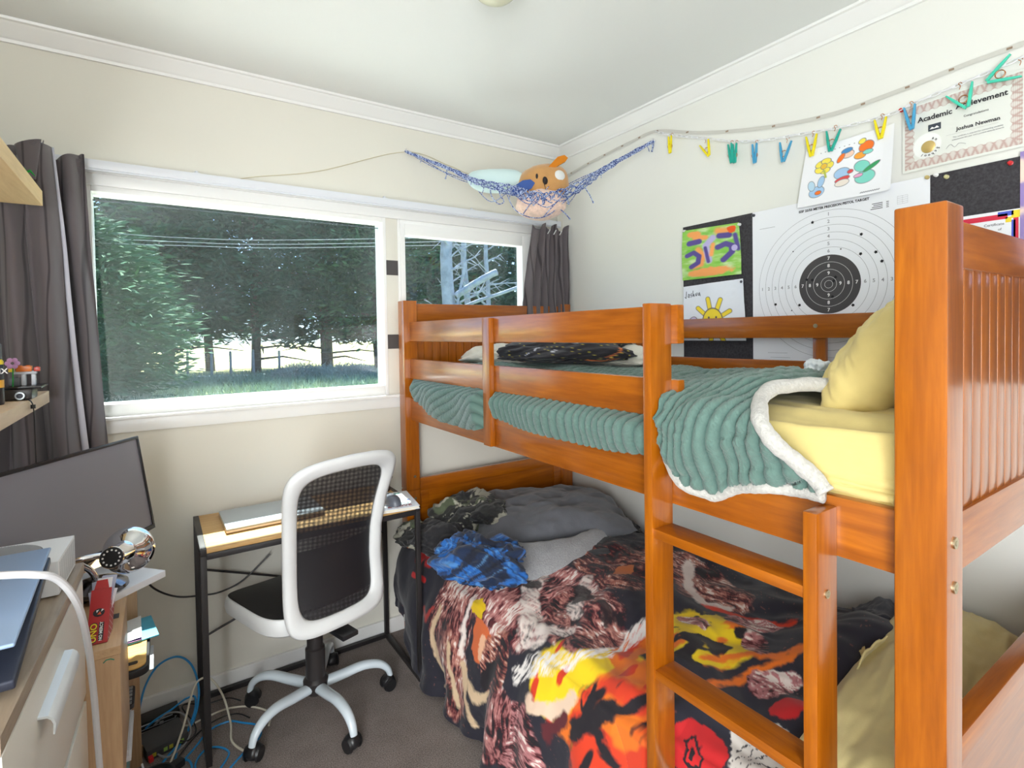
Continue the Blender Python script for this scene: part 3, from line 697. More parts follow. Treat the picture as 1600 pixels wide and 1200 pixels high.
for k in range(1, 10):
    r = 0.2625-0.025*k; mm = m_grey_ink if k < 7 else m_wink
    for a in (0, 1, 2, 3):
        dx, dy = ((0, r), (0, -r), (-r, 0), (r, 0))[a]
        if k < 6 and a == 1: continue
        text_mb(str(k), 0.016, wallT(-1.443-dx, 1.523+dy, -0.0136), 'ring_number', mm, tg, bold=0.0003)
text_mb('ISSF 25/50 METER PRECISION PISTOL TARGET', 0.0112, wallT(-1.455, 1.786, -0.0133), 'title', m_ink, tg, bold=0.0004)
for k, w in enumerate((0.03, 0.026, 0.03, 0.034)):
    b = MB(); b.box(-0.0133, -0.0131, -1.605-0.0, -1.605+w, 1.765-0.0055*k, 1.767-0.0055*k); b.box(-0.0133, -0.0131, -1.622, -1.615, 1.765-0.0055*k, 1.767-0.0055*k); b.build('small_print', m_ink, tg, smooth=False)
b = MB()
for k in range(5): b.box(-0.0133, -0.0131, -1.672, -1.645, 1.775-0.006*k, 1.7755-0.006*k)
for k in range(3): b.box(-0.0133, -0.0131, -1.672+0.0135*k, -1.6716+0.0135*k, 1.751, 1.7755)
b.box(-0.0133, -0.0131, -1.255, -1.195, 1.7500, 1.7512)
b.box(-0.0133, -0.0131, -1.30, -1.225, 1.285, 1.286); b.box(-0.0133, -0.0131, -1.31, -1.235, 1.268, 1.269)
b.build('score_table', m_grey_ink, tg, smooth=False)
for i, (y, z) in enumerate([(-1.39,1.742),(-1.544,1.676),(-1.542,1.613),(-1.586,1.613),(-1.603,1.582),(-1.322,1.65),(-1.482,1.637),(-1.256,1.464),(-1.344,1.457),(-1.316,1.439),(-1.459,1.533),(-1.389,1.542),(-1.455,1.48),(-1.519,1.448),(-1.37,1.545),(-1.465,1.545)]):
    r = 0.0022 if i in (5, 6, 9) else 0.0045
    b = MB(); b.lathe([(0, 0.0002)] + [(r, 0.0002)], wallT(y, z, -0.0133), 9)
    for k in range(5): b.prism([(0, 0), (r*1.5*math.cos(k*1.3+i), r*1.5*math.sin(k*1.3+i)), (r*math.cos(k*1.3+i+0.4), r*math.sin(k*1.3+i+0.4))], 0, wallT(y, z, -0.0136))
    b.build('bullet_hole', mat('hole_black', srgb(30,30,34), 0.9), tg, smooth=False)
# hung drawing sheet: six plain coloured shapes stand in for the characters
def paint_c(u, v):
    col = np.zeros(u.shape+(3,)) + lin((240,241,246)); L = lin((120,120,130))
    def blob(cx, cy, rx, ry, c, rot=0, out=0.010):
        nonlocal col
        col = blend(col, ell(u, v, cx, cy, rx+out*0.6, ry+out, rot, 0.10), L); col = blend(col, ell(u, v, cx, cy, rx, ry, rot, 0.10), lin(c))
    Y_, BL, OR, TQ, LB, RD, GN, TN = (245,228,90), (70,140,200), (245,120,40), (130,215,200), (165,200,235), (225,80,80), (60,160,100), (240,205,185)
    # flower, kite, fruit, bird, bowl, leaf
    for k in range(5): blob(0.26+0.065*math.cos(k*1.257), 0.36+0.085*math.sin(k*1.257), 0.045, 0.055, Y_, k*1.257)
    blob(0.26, 0.36, 0.035, 0.045, (235,190,60)); col = blend(col, stroke(u, v, [(0.27,0.44),(0.30,0.56)], 0.012), lin((180,190,80)))
    blob(0.52, 0.26, 0.07, 0.06, TN, 0.3); blob(0.51, 0.20, 0.06, 0.035, BL, -0.2); blob(0.45, 0.30, 0.03, 0.07, OR, 0.4)
    blob(0.72, 0.22, 0.075, 0.085, OR, 0.2); blob(0.66, 0.34, 0.06, 0.05, (245,165,60)); blob(0.67, 0.12, 0.035, 0.04, Y_, 0.5); blob(0.74, 0.31, 0.05, 0.03, TQ)
    blob(0.21, 0.78, 0.085, 0.09, LB, 0.3); blob(0.14, 0.66, 0.038, 0.085, (185,215,235), -0.2); blob(0.25, 0.62, 0.035, 0.09, LB, 0.1); blob(0.23, 0.80, 0.035, 0.03, OR)
    blob(0.48, 0.56, 0.085, 0.085, LB, -0.3); blob(0.49, 0.66, 0.08, 0.035, RD, -0.3); blob(0.49, 0.72, 0.075, 0.05, (235,225,215), -0.2); blob(0.57, 0.56, 0.03, 0.025, RD, -0.6)
    blob(0.73, 0.70, 0.10, 0.10, TQ, 0.4); blob(0.69, 0.52, 0.075, 0.09, TQ, -0.5); blob(0.79, 0.56, 0.028, 0.10, GN, 0.9); blob(0.66, 0.66, 0.045, 0.025, (235,170,205), -0.2)
    for k in range(8): col = blend(col, ell(u, v, 0.20+0.055*k, 0.115-0.0*k, 0.008, 0.006), L)
    for k in range(9): col = blend(col, stroke(u, v, [(0.70+0.022*k, 0.955), (0.712+0.022*k, 0.945)], 0.006, 0.006), L)
    return col
pcurl = lambda u, v: 0.002 + 0.012*v + 0.030*np.clip(u-0.80, 0, 1)**1.3*(1.2-v) + 0.020*np.clip(u-0.9, 0, 1) + 0.003*np.sin(3*u+2*v)
o = sheet('colouring_sheet', [(-1.372,1.990),(-1.642,1.998),(-1.632,1.797),(-1.347,1.797)], 230, 170, paint_c, -0.016, pcurl)
tag(o, 'white sheet of small coloured-in drawings hung from the pegs over the target', 'drawing sheet')
# certificate in lace border
ct = thing('certificate', 'academic achievement certificate with pink lace border and gold seal', 'certificate', (-0.005, -1.80, 1.93))
def paint_d(u, v):
    col = np.zeros(u.shape+(3,)) + lin((226,228,222)); asp = 1.43
    d = np.minimum(np.minimum(u, 1-u)*asp, np.minimum(v, 1-v)); s = np.where(np.minimum(u, 1-u)*asp < np.minimum(v, 1-v), v*10, u*14)
    inb = (d > 0.035) & (d < 0.155 + 0.012*np.sin(s*PI*2))
    p = 0.5+0.5*np.sin((s*2.0)*PI + 26*d) ; q = 0.5+0.5*np.sin((s*2.0)*PI - 26*d)
    lace = np.clip(0.35+0.75*np.maximum(p, q)**4 + 0.2*np.sin(d*300), 0, 1)
    col = np.where(inb[..., None], col*(1-lace[..., None]*0.75) + lin((178,132,124))*lace[..., None]*0.75, col)
    col = blend(col, ell(u, v, 0.225, 0.66, 0.125, 0.18, 0, 0.08)*0.8, lin((246,247,246)))
    return col
sheet('paper', [(-1.655,2.040),(-1.935,2.050),(-1.935,1.845),(-1.655,1.842)], 260, 190, paint_d, -0.004, lambda u, v: 0.001+0.002*np.sin(u*3), parent=ct, material=attr_mat('laminated_paper', 0.25, coat=0.4))
for wd, yy, zz, sz in (('Academic', -1.7375, 1.9895, 0.021), ('Achievement', -1.843, 1.998, 0.021)): text_mb(wd, sz, wallT(yy, zz, -0.0085), 'heading', m_ink, ct, bold=0.0005)
text_mb('Congratulations', 0.0085, wallT(-1.832, 1.966, -0.0085), 'small_heading', m_ink, ct)
text_mb('Joshua Newman', 0.0145, wallT(-1.836, 1.935, -0.0085), 'name_line', m_ink, ct, bold=0.0003)
text_mb('This certificate is awarded for outstanding academic', 0.0052, wallT(-1.835, 1.914, -0.0085), 'small_print', m_grey_ink, ct)
text_mb('achievement this year and a positive attitude towards', 0.0052, wallT(-1.835, 1.907, -0.0085), 'small_print', m_grey_ink, ct)
b = MB(); b.tube(catmull([(-0.0085,-1.765,1.886),(-0.0085,-1.775,1.896),(-0.0085,-1.785,1.886),(-0.0085,-1.795,1.894),(-0.0085,-1.81,1.888)], 5), 0.0005, 4); b.box(-0.0086,-0.0084,-1.88,-1.765,1.9235,1.9238)
b.build('signature', m_grey_ink, ct)
b = MB(); b.box(-0.0086, -0.0080, -1.7525, -1.722, 1.949, 1.968); b.build('emblem', mat('emblem_navy', srgb(60,68,78), 0.7), ct, smooth=False)
b = MB(); b.prism([(-0.012,0),(-0.006,0.006),(0,0.002),(0.006,0.007),(0.012,0)], 0, wallT(-1.737, 1.954, -0.0088)); b.build('emblem', m_wink, ct, smooth=False)
b = MB(); b.lathe([(0, 0.0014), (0.016, 0.0014), (0.0175, 0.0004), (0.0176, 0)], wallT(-1.722, 1.905, -0.0082), 36); b.build('gold_seal', mat('gold_foil', srgb(214,186,120), 0.35, 0.6), ct)
for k, letter in enumerate('an  School'):
    if letter == ' ': continue
    a = rad(62 - k*21); T = wallT(-1.722-0.0255*math.cos(a), 1.905+0.0255*math.sin(a), -0.0084, a-PI/2)
    text_mb(letter, 0.0105, T, 'seal_lettering', m_ink, ct, bold=0.0002)
# certificate with coloured frame, mostly hidden by the bed end
c2 = thing('certificate', 'white certificate with red, blue and yellow checked border behind the bed end', 'certificate', (-0.012, -1.87, 1.6))
b = MB(); b.box(-0.0118, -0.0108, -1.930, -1.70, 1.50, 1.683); b.build('sheet', m_paper, c2, smooth=False)
for nm, c, y0, y1, z0, z1 in (('border', (214,40,70), -1.900, -1.705, 1.660, 1.674), ('border', (70,90,200), -1.912, -1.880, 1.668, 1.680), ('border', (240,215,50), -1.925, -1.908, 1.660, 1.680), ('border', (214,40,70), -1.922, -1.912, 1.56, 1.660), ('border', (70,90,200), -1.916, -1.908, 1.51, 1.655), ('border', (240,215,50), -1.908, -1.896, 1.650, 1.664)):
    b = MB(); b.box(-0.0124, -0.0119, y0, y1, z0, z1); b.build(nm, mat('border_%d' % c[0], srgb(*c), 0.6), c2, smooth=False)
text_mb('Certificate', 0.010, wallT(-1.872, 1.648, -0.0122), 'lettering', m_ink, c2); text_mb('of', 0.009, wallT(-1.884, 1.634, -0.0122), 'lettering', m_ink, c2)
b = MB(); b.box(-0.0114, -0.0104, -2.2, -1.9245, 1.52, 1.83)
o = sheet('poster', [(-1.925,1.83),(-2.2,1.83),(-2.2,1.52),(-1.925,1.52)], 60, 60, lambda u, v: blend(np.zeros(u.shape+(3,))+lin((150,130,190)), np.clip(fbm(u*6, v*6, 2)*3, 0, 1), lin((240,215,200))), -0.0135); b.bm.free()
tag(o, 'lilac and cream poster at the right edge of the notice board', 'poster')
# pins
pins = [(-1.743,1.816,(235,235,235),'white ring pin on the felt just right of the target poster'), (-1.768,1.804,(205,200,150),'cream pin beside the white ring pin'), (-1.722,1.814,(190,170,110),"brass pin at the target poster's top right corner"), (-1.906,1.806,(205,40,45),'red pin at the top of the bare felt'), (-1.654,2.036,(205,40,45),"red pin at the certificate's upper left corner"),
        (-0.854,1.801,(230,230,230),"white pin at the painting's upper left"), (-1.113,1.784,(225,225,225),"clear pin at the painting's upper right"), (-1.172,1.808,(70,70,80),"dark pin at the target poster's top left corner"), (-1.122,1.560,(70,70,80),"dark pin at the drawing's upper right corner"), (-1.795,1.690,(60,190,160),'green pin above the checked-border certificate')]
for y, z, c, lab in pins:
    b = MB(); b.lathe([(0, 0.012), (0.004, 0.0115), (0.0055, 0.009), (0.003, 0.006), (0.003, 0.002), (0.0058, 0.001), (0.0058, 0), (0, 0)], wallT(y, z, -0.012 if z < 1.83 else -0.006), 18)
    tag(b.build('push_pin', mat('pin_%d_%d_%d' % c, srgb(*c), 0.3)), lab, 'pin')
# LED tape hung round the corner, and the faint string along the window wall
lt_ = thing('light_strip', 'thin translucent LED tape looping along the right wall above the peg chain', 'light strip', (-0.004, -1.2, 2.2))
pts = catmull([(-0.006,-0.02,2.236),(-0.006,-0.20,2.258),(-0.006,-0.377,2.272),(-0.006,-0.55,2.282),(-0.006,-0.700,2.281),(-0.006,-0.944,2.196),(-0.006,-1.223,2.127),(-0.006,-1.449,2.096),(-0.006,-1.636,2.099),(-0.006,-1.794,2.110),(-0.006,-2.0,2.122),(-0.006,-2.4,2.19)], 10)
b = MB(); n_ = len(pts)
for p, q in zip(pts, pts[1:]):
    d = 0.0065; b.bm.faces.new([b.bm.verts.new(w) for w in ((p.x, p.y, p.z-d), (q.x, q.y, q.z-d), (q.x, q.y, q.z+d), (p.x, p.y, p.z+d))])
b.build('tape', mat('led_tape', srgb(205,203,196), 0.35), lt_, smooth=False)
b = MB()
for k in range(5, n_-1, 7):
    p = pts[k]; b.box(p.x-0.0018, p.x-0.0004, p.y-0.006, p.y+0.006, p.z-0.0028, p.z+0.0028)
b.build('led_chips', mat('led_chip', srgb(150,128,108), 0.4), lt_, smooth=False)
o_ = thing('string', 'faint cream string pinned along the wall above the large window', 'string', (-1.3, -0.004, 2.05))
b = MB(); b.tube(catmull([(-1.783,-0.004,1.990),(-1.66,-0.004,1.992),(-1.572,-0.004,2.016),(-1.322,-0.004,2.078),(-0.936,-0.004,2.226),(-0.71,-0.004,2.200),(-0.567,-0.004,2.172),(-0.3,-0.004,2.17),(-0.03,-0.004,2.232)], 8), 0.0016, 6)
b.build('cord', mat('cream_cord', srgb(205,196,165), 0.7), o_)
# white plastic chain
ch = thing('plastic_chain', 'white plastic link chain carrying the coloured pegs', 'chain', (-0.012, -1.2, 2.1))
cp = catmull([(-0.012,-0.715,2.268),(-0.012,-0.80,2.228),(-0.012,-0.951,2.170),(-0.012,-1.097,2.112),(-0.012,-1.228,2.078),(-0.012,-1.324,2.064),(-0.012,-1.412,2.050),(-0.012,-1.532,2.036),(-0.012,-1.64,2.034),(-0.012,-1.682,2.044),(-0.012,-1.797,2.058),(-0.012,-1.931,2.078),(-0.012,-2.2,2.14)], 30)
b = MB(); acc = 0; last = cp[0]; k = 0
for p in cp[1:]:
    if (p-last).length >= 0.0255:
        d = (p-last).normalized(); mid = (p+last)/2; s = Vector((1, 0, 0)) if k % 2 else d.cross(Vector((1, 0, 0)))
        s = (s*0.8 + (d.cross(Vector((1,0,0))) if k % 2 else Vector((1,0,0)))*0.5).normalized()
        lp = [mid + d*(0.0185*math.cos(a)) + s*(0.0062*math.sin(a)) for a in [2*PI*q/10 for q in range(10)]]
        b.tube(lp, 0.0019, 5, closed=True); last = p; k += 1
b.build('links', mat('chain_plastic', srgb(236,236,238), 0.4), ch)
b = MB(); b.cyl((0, -0.705, 2.275), (-0.02, -0.705, 2.275), 0.003, seg=10); b.build('hook', mat('hook_white', srgb(225,225,225), 0.4), ch)
# clothes pegs
YL, TL_, BU, MT = (240,222,20), (28,168,150), (70,160,205), (70,205,175)
pegs = [(-0.790,2.236,2.146,YL,0.12,0.0,'yellow clothes peg nearest the corner on the chain'), (-0.964,2.159,2.077,YL,0.55,0.35,'open yellow clothes peg, second from the corner on the chain'),
        (-1.082,2.114,2.021,TL_,0.10,0.10,'teal clothes peg, left one of the close pair'), (-1.103,2.108,2.018,TL_,0.12,-0.02,'teal clothes peg, right one of the close pair'),
        (-1.186,2.083,1.995,BU,0.14,0.0,'closed blue clothes peg right of the teal pair'), (-1.305,2.057,1.969,BU,0.50,-0.15,'open blue clothes peg left of the hung drawing sheet'),
        (-1.395,2.050,1.961,YL,0.40,0.0,"yellow clothes peg clipping the drawing sheet's left corner"), (-1.467,2.046,1.960,TL_,0.55,-0.15,"teal clothes peg on the hung drawing sheet's top edge"),
        (-1.605,2.036,1.958,YL,0.40,0.0,"yellow clothes peg clipping the drawing sheet's right corner"), (-1.682,2.046,1.958,BU,0.30,0.08,"blue clothes peg over the certificate's left border"),
        (-1.799,2.056,1.975,MT,0.85,0.30,'mint clothes peg opened wide in front of the certificate heading'), (-1.925,2.070,1.985,MT,0.95,-1.25,"mint clothes peg opened sideways at the certificate's top right")]
m_cop = mat('copper_wire', srgb(196,120,60), 0.3, 0.9)
for (y, zt, zb, c, op, tilt, lab) in pegs:
    t = thing('clothes_peg', lab, 'clothes peg', (-0.02, y, zt), 'clothes pegs on the white chain')
    mm = mat('peg_%d_%d' % c[:2], srgb(*c), 0.35); L = (zt-zb)*0.84; T = wallT(y, zt-0.013, -0.028, tilt)
    # two jaws meet at the bottom, or near the spring, and open at the top by angle op
    for s in (-1, 1):
        b = MB(); J = T @ Matrix.Translation((0, -L*0.95, 0)) @ Matrix.Rotation(-s*op/2, 4, 'Z')
        b.prism([(-0.0012 if s > 0 else -0.0058, 0), (0.0058 if s > 0 else 0.0012, 0.002), (s*0.0068 if s > 0 else 0.0008, L*0.55), (0.0050 if s > 0 else -0.0012, L), (0.0012 if s > 0 else -0.0050, L), (-0.0008 if s > 0 else -0.0068, L*0.55)], 0.008, J @ Matrix.Translation((0, 0, -0.004)), 0.0008)
        b.build('jaw', mm, t)
    b = MB(); cz = -L*0.55
    b.tube([T @ Vector((0.0105*math.cos(a), cz + 0.0105*math.sin(a), 0.003)) for a in np.linspace(0, 2*PI, 16)[:-1]], 0.0008, 5, closed=True)
    b.tube([T @ Vector((0.0105*math.cos(a), cz + 0.0105*math.sin(a), -0.003)) for a in np.linspace(0, 2*PI, 16)[:-1]], 0.0008, 5, closed=True)
    b.build('spring', m_cop, t)
    b = MB(); b.tube(catmull([(-0.022, y, zt-0.016), (-0.020, y-0.002, zt-0.006), (-0.016, y+0.004, zt+0.002), (-0.012, y, zt+0.006), (-0.010, y-0.004, zt+0.001)], 5), 0.0009, 5); b.build('hook', m_cop, t)

# ================================================================== CORNER HAMMOCK
nC = Vector((-0.574, -0.819, 0)); dC = Vector((0.819, -0.574, 0))      # towards the room / along the chord
def net(s, z, off): # s metres along chord from its middle (right positive)
    return Vector((-0.485, -0.34, z)) + dC*s + nC*off
ham = thing('toy_hammock', 'blue and white knotted rope toy hammock slung across the corner', 'hammock', (-0.45, -0.36, 2.0))
def rope_mat():
    m, t, b = nt('blue_rope'); v = coords(t); n = noise_n(t, v, 190, 2, 0.5)
    t.links.new(ramp(t, n, [(0.46, srgb(40,62,132)), (0.56, srgb(190,205,235))]), b.inputs['Base Color']); b.inputs['Roughness'].default_value = 0.8; return m
m_rope = rope_mat()
front = [(-0.935,-0.012,2.226), tuple(net(-0.36,2.133,0.03)), tuple(net(-0.21,2.050,0.08)), tuple(net(-0.07,2.006,0.115)), tuple(net(0.03,1.968,0.125)), tuple(net(0.10,1.962,0.125)), tuple(net(0.24,2.022,0.08)), tuple(net(0.35,2.105,0.04)), (-0.05,-0.655,2.215), (-0.012,-0.684,2.240)]
fp = catmull(front, 14); b = MB(); rr = random.Random(4)
for s in range(7):
    ph = s*0.9; pts = []
    for i, p in enumerate(fp):
        u = i/(len(fp)-1); w = 0.004 + 0.020*math.sin(PI*u)**2
        pts.append(p + Vector((0, 0, 1))*w*math.sin(i*0.42+ph*1.7) + nC*w*0.6*math.cos(i*0.37+ph*2.3) + dC*0.004*math.sin(i*1.1+ph))
    b.tube(pts, 0.0027, 6)
for i in range(6, len(fp)-4, 6):
    p = fp[i]; b.sph(p, 0.0068+0.004*rr.random(), (1, 1, 0.85), 8)
    if rr.random() < 0.35: q = p + Vector((rr.uniform(-0.02, 0.02), 0, -rr.uniform(0.02, 0.05))); b.tube([p, (p+q)/2+dC*0.004, q], 0.0018, 5)
b.build('front_rope', m_rope, ham)
b = MB()                                                        # the bag of net below, round the toys
arc = catmull([tuple(net(-0.085,1.985,0.10)), tuple(net(-0.05,1.915,0.12)), tuple(net(0.02,1.880,0.12)), tuple(net(0.09,1.888,0.115)), tuple(net(0.16,1.945,0.10)), tuple(net(0.25,2.03,0.08))], 8); b.tube(arc, 0.0021, 6); b.build('net_strand', m_rope, ham)
for k, u in enumerate((0.3, 0.55, 0.8)):
    b = MB(); a = fp[int(len(fp)*(0.46+0.16*k))]; q = arc[int((len(arc)-1)*u)]; b.tube(catmull([tuple(a), tuple((a+q)/2+nC*0.022), tuple(q)], 6), 0.0021, 6); b.build('net_strand', m_rope, ham)
for s0, s1, dz in ((-0.07, 0.10, -0.02), (-0.02, 0.2, -0.035), (0.05, 0.25, -0.01)):
    b = MB(); b.tube(catmull([tuple(net(s0,2.0,0.12)), tuple(net((s0+s1)/2,1.955+dz,0.135)), tuple(net(s1,2.02,0.10))], 8), 0.0019, 5); b.build('net_strand', m_rope, ham)
lp = [tuple(net(-0.16,2.035,0.09)), tuple(net(-0.155,1.985,0.10)), tuple(net(-0.125,1.948,0.10)), tuple(net(-0.10,1.958,0.10)), tuple(net(-0.118,1.99,0.10)), tuple(net(-0.115,2.025,0.10))]
b = MB(); b.tube(catmull(lp, 8), 0.0024, 6); b.build('rope_loop', m_rope, ham)
for p0, p1 in ((net(0.262,2.02,0.07), net(0.30,1.955,0.06)), (net(0.15,1.915,0.11), net(0.19,1.875,0.10)), (net(0.17,1.985,0.11), net(0.185,1.94,0.11)), (net(0.055,1.955,0.14), net(0.03,1.93,0.14)), (net(-0.36,2.12,0.04), net(-0.365,2.08,0.05)), (Vector((-0.012,-0.684,2.24)), Vector((-0.03,-0.69,2.19)))):
    b = MB(); b.tube([p0, (p0+p1)/2 + dC*0.003, p1], 0.0023, 6); b.sph(p1, 0.0042, seg=8); b.build('rope_tail', m_rope, ham)
bk = catmull([(-0.935,-0.012,2.226), tuple(net(-0.28,2.105,-0.10)), tuple(net(0,2.05,-0.16)), tuple(net(0.25,2.10,-0.10)), (-0.012,-0.684,2.240)], 12); b = MB()
for s in range(2): b.tube([p+Vector((0,0,0.006))*math.sin(i*0.5+s*2) for i, p in enumerate(bk)], 0.0021, 5)
for k in (3, 5, 7): b.tube(catmull([tuple(bk[int(len(bk)*k/11)]), tuple((bk[int(len(bk)*k/11)]+fp[int(len(fp)*(k+1)/12)])/2 - Vector((0,0,0.03+0.05*math.sin(PI*k/10)))), tuple(fp[int(len(fp)*(k+1)/12)])], 6), 0.002, 5)
b.build('back_rope', m_rope, ham)
for p in ((-0.936, 0, 2.228), (0, -0.686, 2.243)):
    b = MB(); d = Vector((0,-1,0)) if p[1] == 0 else Vector((-1,0,0)); P0 = Vector(p); b.cyl(P0, P0+d*0.014, 0.004, 0.003, 10); b.tube([P0+d*0.012+Vector((0,0,0.007*math.sin(a)))+d*0.007*(1-math.cos(a)) for a in np.linspace(-0.5, 4, 12)], 0.0015, 5); b.build('hook', mat('hook_white', srgb(225,225,225), 0.4), ham)
def soft(name, centre, axes, basis, material, seed, amp=0.05, sq=0.9, parent=None, nu=72, nv=40, squash=None):
    """pillow-like ellipsoid; axes half sizes along basis rows"""
    th = np.linspace(0, 2*PI, nu, endpoint=False)[:, None]; ph = np.linspace(0, PI, nv)[None, :]
    sg = lambda x, p: np.sign(x)*np.abs(x)**p
    x = sg(np.sin(ph), sq)*sg(np.cos(th), sq); y = sg(np.sin(ph), sq)*sg(np.sin(th), sq); z = sg(np.cos(ph), sq)+0*th
    r = 1 + amp*fbm(x*2+z*1.3+7, y*2+z+3, seed) ; P_ = np.stack([x*r*axes[0], y*r*axes[1], z*r*axes[2]], -1)
    if squash: P_ = squash(P_)
    Bm = np.array([list(v) for v in basis]); return np_mesh(name, P_ @ Bm + np.array(centre), material, parent, closed_u=True)
Zv = Vector((0, 0, 1))
m_plushc = mat('pale_blue_velour', srgb(205,228,228), 0.95, bump=0.3, bscale=300, sheen=0.3)
def bean(P_):
    P_ = P_.copy(); P_[..., 2] += -0.010 + 0.16*np.abs(P_[..., 0])**1.6*1.1; return P_
o = soft('cushion', net(-0.135, 2.083, 0.01), (0.132, 0.062, 0.052), (dC, nC, (Zv-dC*0.14).normalized()), m_plushc, 2, 0.04, 0.82, squash=bean)
tag(o, 'pale blue bean-shaped velour cushion lying in the left of the hammock', 'cushion')
m_pink = mat('pink_fleece', srgb(240,208,190), 1.0, var=0.12, vscale=60, bump=1.0, bscale=110, bdist=0.006, sheen=0.4)
o = soft('fleece_ball', net(0.065, 1.950, 0.055), (0.112, 0.078, 0.068), (dC, nC, (Zv+dC*0.12).normalized()), m_pink, 5, 0.10, 0.95)
tag(o, 'pink and cream fluffy plush bulging through the bottom of the hammock net', 'plush toy')
dog = thing('plush_dog', 'tan round plush dog head with one blue and one orange ear, in the hammock', 'plush toy', net(0.07, 2.06, 0.02))
m_tan = mat('tan_plush', srgb(196,146,88), 0.9, var=0.10, vscale=12, bump=0.25, bscale=260, sheen=0.4)
dB = (dC*0.985+Zv*0.17, nC, (Zv*0.985-dC*0.17))
soft('head', net(0.075, 2.052, 0.015), (0.122, 0.085, 0.088), dB, m_tan, 9, 0.06, 0.93, parent=dog)
def onhead(s, z, off=0.0):   # a point on the head's front
    dx = s-0.075; dz = z-2.052; k = 1-(dx/0.122)**2-(dz/0.088)**2
    return net(s, z, 0.015+0.085*math.sqrt(max(k, 0.02))+off)
m_black = mat('black_felt', srgb(38,34,36), 0.6); m_bluef = mat('blue_felt', srgb(62,92,160), 0.85); m_orf = mat('orange_felt', srgb(210,126,20), 0.85)
b = MB(); b.sph(onhead(0.048, 2.067), 0.009, (0.7, 0.5, 1.35), 14); b.build('eye', m_black, dog)
b = MB(); b.sph(onhead(0.084, 2.045, 0.002), 0.019, (1.05, 0.6, 0.78), 18, Euler((0, 0.5, 0.7)).to_matrix().to_4x4()); b.build('nose', m_black, dog)
b = MB(); b.sph(onhead(0.150, 2.073, -0.004), 0.026, (1.1, 0.55, 0.95), 18); b.build('eye_patch', mat('white_felt', srgb(228,230,228), 0.9), dog)
b = MB(); b.sph(onhead(0.035, 1.998), 0.018, (1.2, 0.4, 0.7), 14); b.build('muzzle_patch', mat('cream_felt', srgb(236,222,200), 0.9), dog)
b = MB(); b.tube(catmull([tuple(onhead(0.08,2.03,0.002)), tuple(onhead(0.085,2.01,0.002)), tuple(onhead(0.07,1.995,0.002)), tuple(onhead(0.055,2.0,0.002))], 6), 0.0014, 5)
b.tube(catmull([tuple(onhead(0.085,2.01,0.002)), tuple(onhead(0.10,1.998,0.002)), tuple(onhead(0.115,2.004,0.002))], 6), 0.0014, 5); b.build('mouth', m_black, dog)
def ear(pts, T, m1, m2, th=0.009):
    b = MB(); b.prism(pts, th, T @ Matrix.Translation((0,0,-th/2)), 0.003); o = b.build('ear', m1, dog)
    b = MB(); b.prism([(x*0.94, y*0.90-0.003) for x, y in pts], 0.004, T @ Matrix.Translation((0,0,-th/2-0.003)), 0.001); b.build('ear_lining', m2, o); return o
def fr(c, xa, ya, za): m = Matrix.Identity(4); [m.__setitem__(i, (xa[i], ya[i], za[i], c[i])) for i in range(3)]; return m
up_ = (Zv*0.9+nC*0.4).normalized(); out_ = (nC*0.9-Zv*0.4).normalized()
ear([(0.055,0.008),(0.035,0.028),(0.0,0.032),(-0.035,0.018),(-0.058,-0.012),(-0.045,-0.022),(0.0,-0.022),(0.04,-0.012)], fr(net(-0.015,2.015,0.105), (dC*0.97+Zv*0.22).normalized(), up_, out_), m_bluef, m_black)
ear([(0.062,0.012),(0.045,0.030),(0.012,0.034),(-0.02,0.014),(-0.058,-0.010),(-0.045,-0.018),(0.0,-0.008),(0.05,0.0)], fr(net(0.130,2.118,0.075), (dC*0.93+Zv*0.34).normalized(), up_, out_), m_orf, m_black)
# ================================================================== DESK
m_blk = mat('black_powder_coat', srgb(40,37,38), 0.45)
oak = wood('desk_oak', srgb(186,140,84), srgb(222,184,124), 'X', 0.45, 0.1, 1.3, 0.05)
DX0, DX1, DY0, DY1, DZ = -1.822, -1.072, -0.412, -0.022, 0.700
desk = thing('desk', 'small desk with oak top and black metal frame under the large window', 'desk', ((DX0+DX1)/2, (DY0+DY1)/2, 0))
b = MB(); b.box(DX0+0.018, DX1-0.018, DY0+0.003, DY1, DZ-0.014, DZ, 0.0015); b.build('desk_top', oak, desk)
b = MB(); b.box(DX0+0.018, DX1-0.018, DY0, DY0+0.018, DZ-0.034, DZ-0.0145, 0.001); b.box(DX0+0.018, DX1-0.018, DY1-0.018, DY1, DZ-0.034, DZ-0.0145, 0.001)
for x in (DX0, DX1-0.018): b.box(x, x+0.018, DY0, DY1, DZ-0.020, DZ+0.001, 0.001)
b.build('top_frame', m_blk, desk)
for x in (DX0, DX1-0.018):
    for y in (DY0, DY1-0.018):
        b = MB(); b.box(x, x+0.018, y, y+0.018, 0.0, DZ-0.0205, 0.0012); b.build('leg', m_blk, desk)
    b = MB(); b.box(x, x+0.018, DY0+0.018, DY1-0.018, 0.0, 0.018, 0.001); b.build('foot_bar', m_blk, desk)
b = MB(); b.box(DX0+0.018, DX1-0.018, DY1-0.018, DY1, 0.0, 0.018, 0.001); b.build('foot_bar', m_blk, desk)
for z0, z1 in ((0.50, 0.235), (0.235, 0.49)):
    b = MB(); b.tube([(DX0+0.012, DY1-0.009+(0.004 if z0 > z1 else -0.004), z0), (DX1-0.012, DY1-0.009+(0.004 if z0 > z1 else -0.004), z1)], 0.0045, 8); b.build('cross_brace', m_blk, desk)
m_silver = mat('laptop_silver', srgb(186,196,206), 0.35, 0.55)
T = Matrix.Translation((-1.575, -0.187, DZ)) @ Matrix.Rotation(rad(1), 4, 'Z')
lap = thing('laptop', 'closed silver laptop lying on the oak desk top', 'laptop', (-1.575, -0.187, DZ))
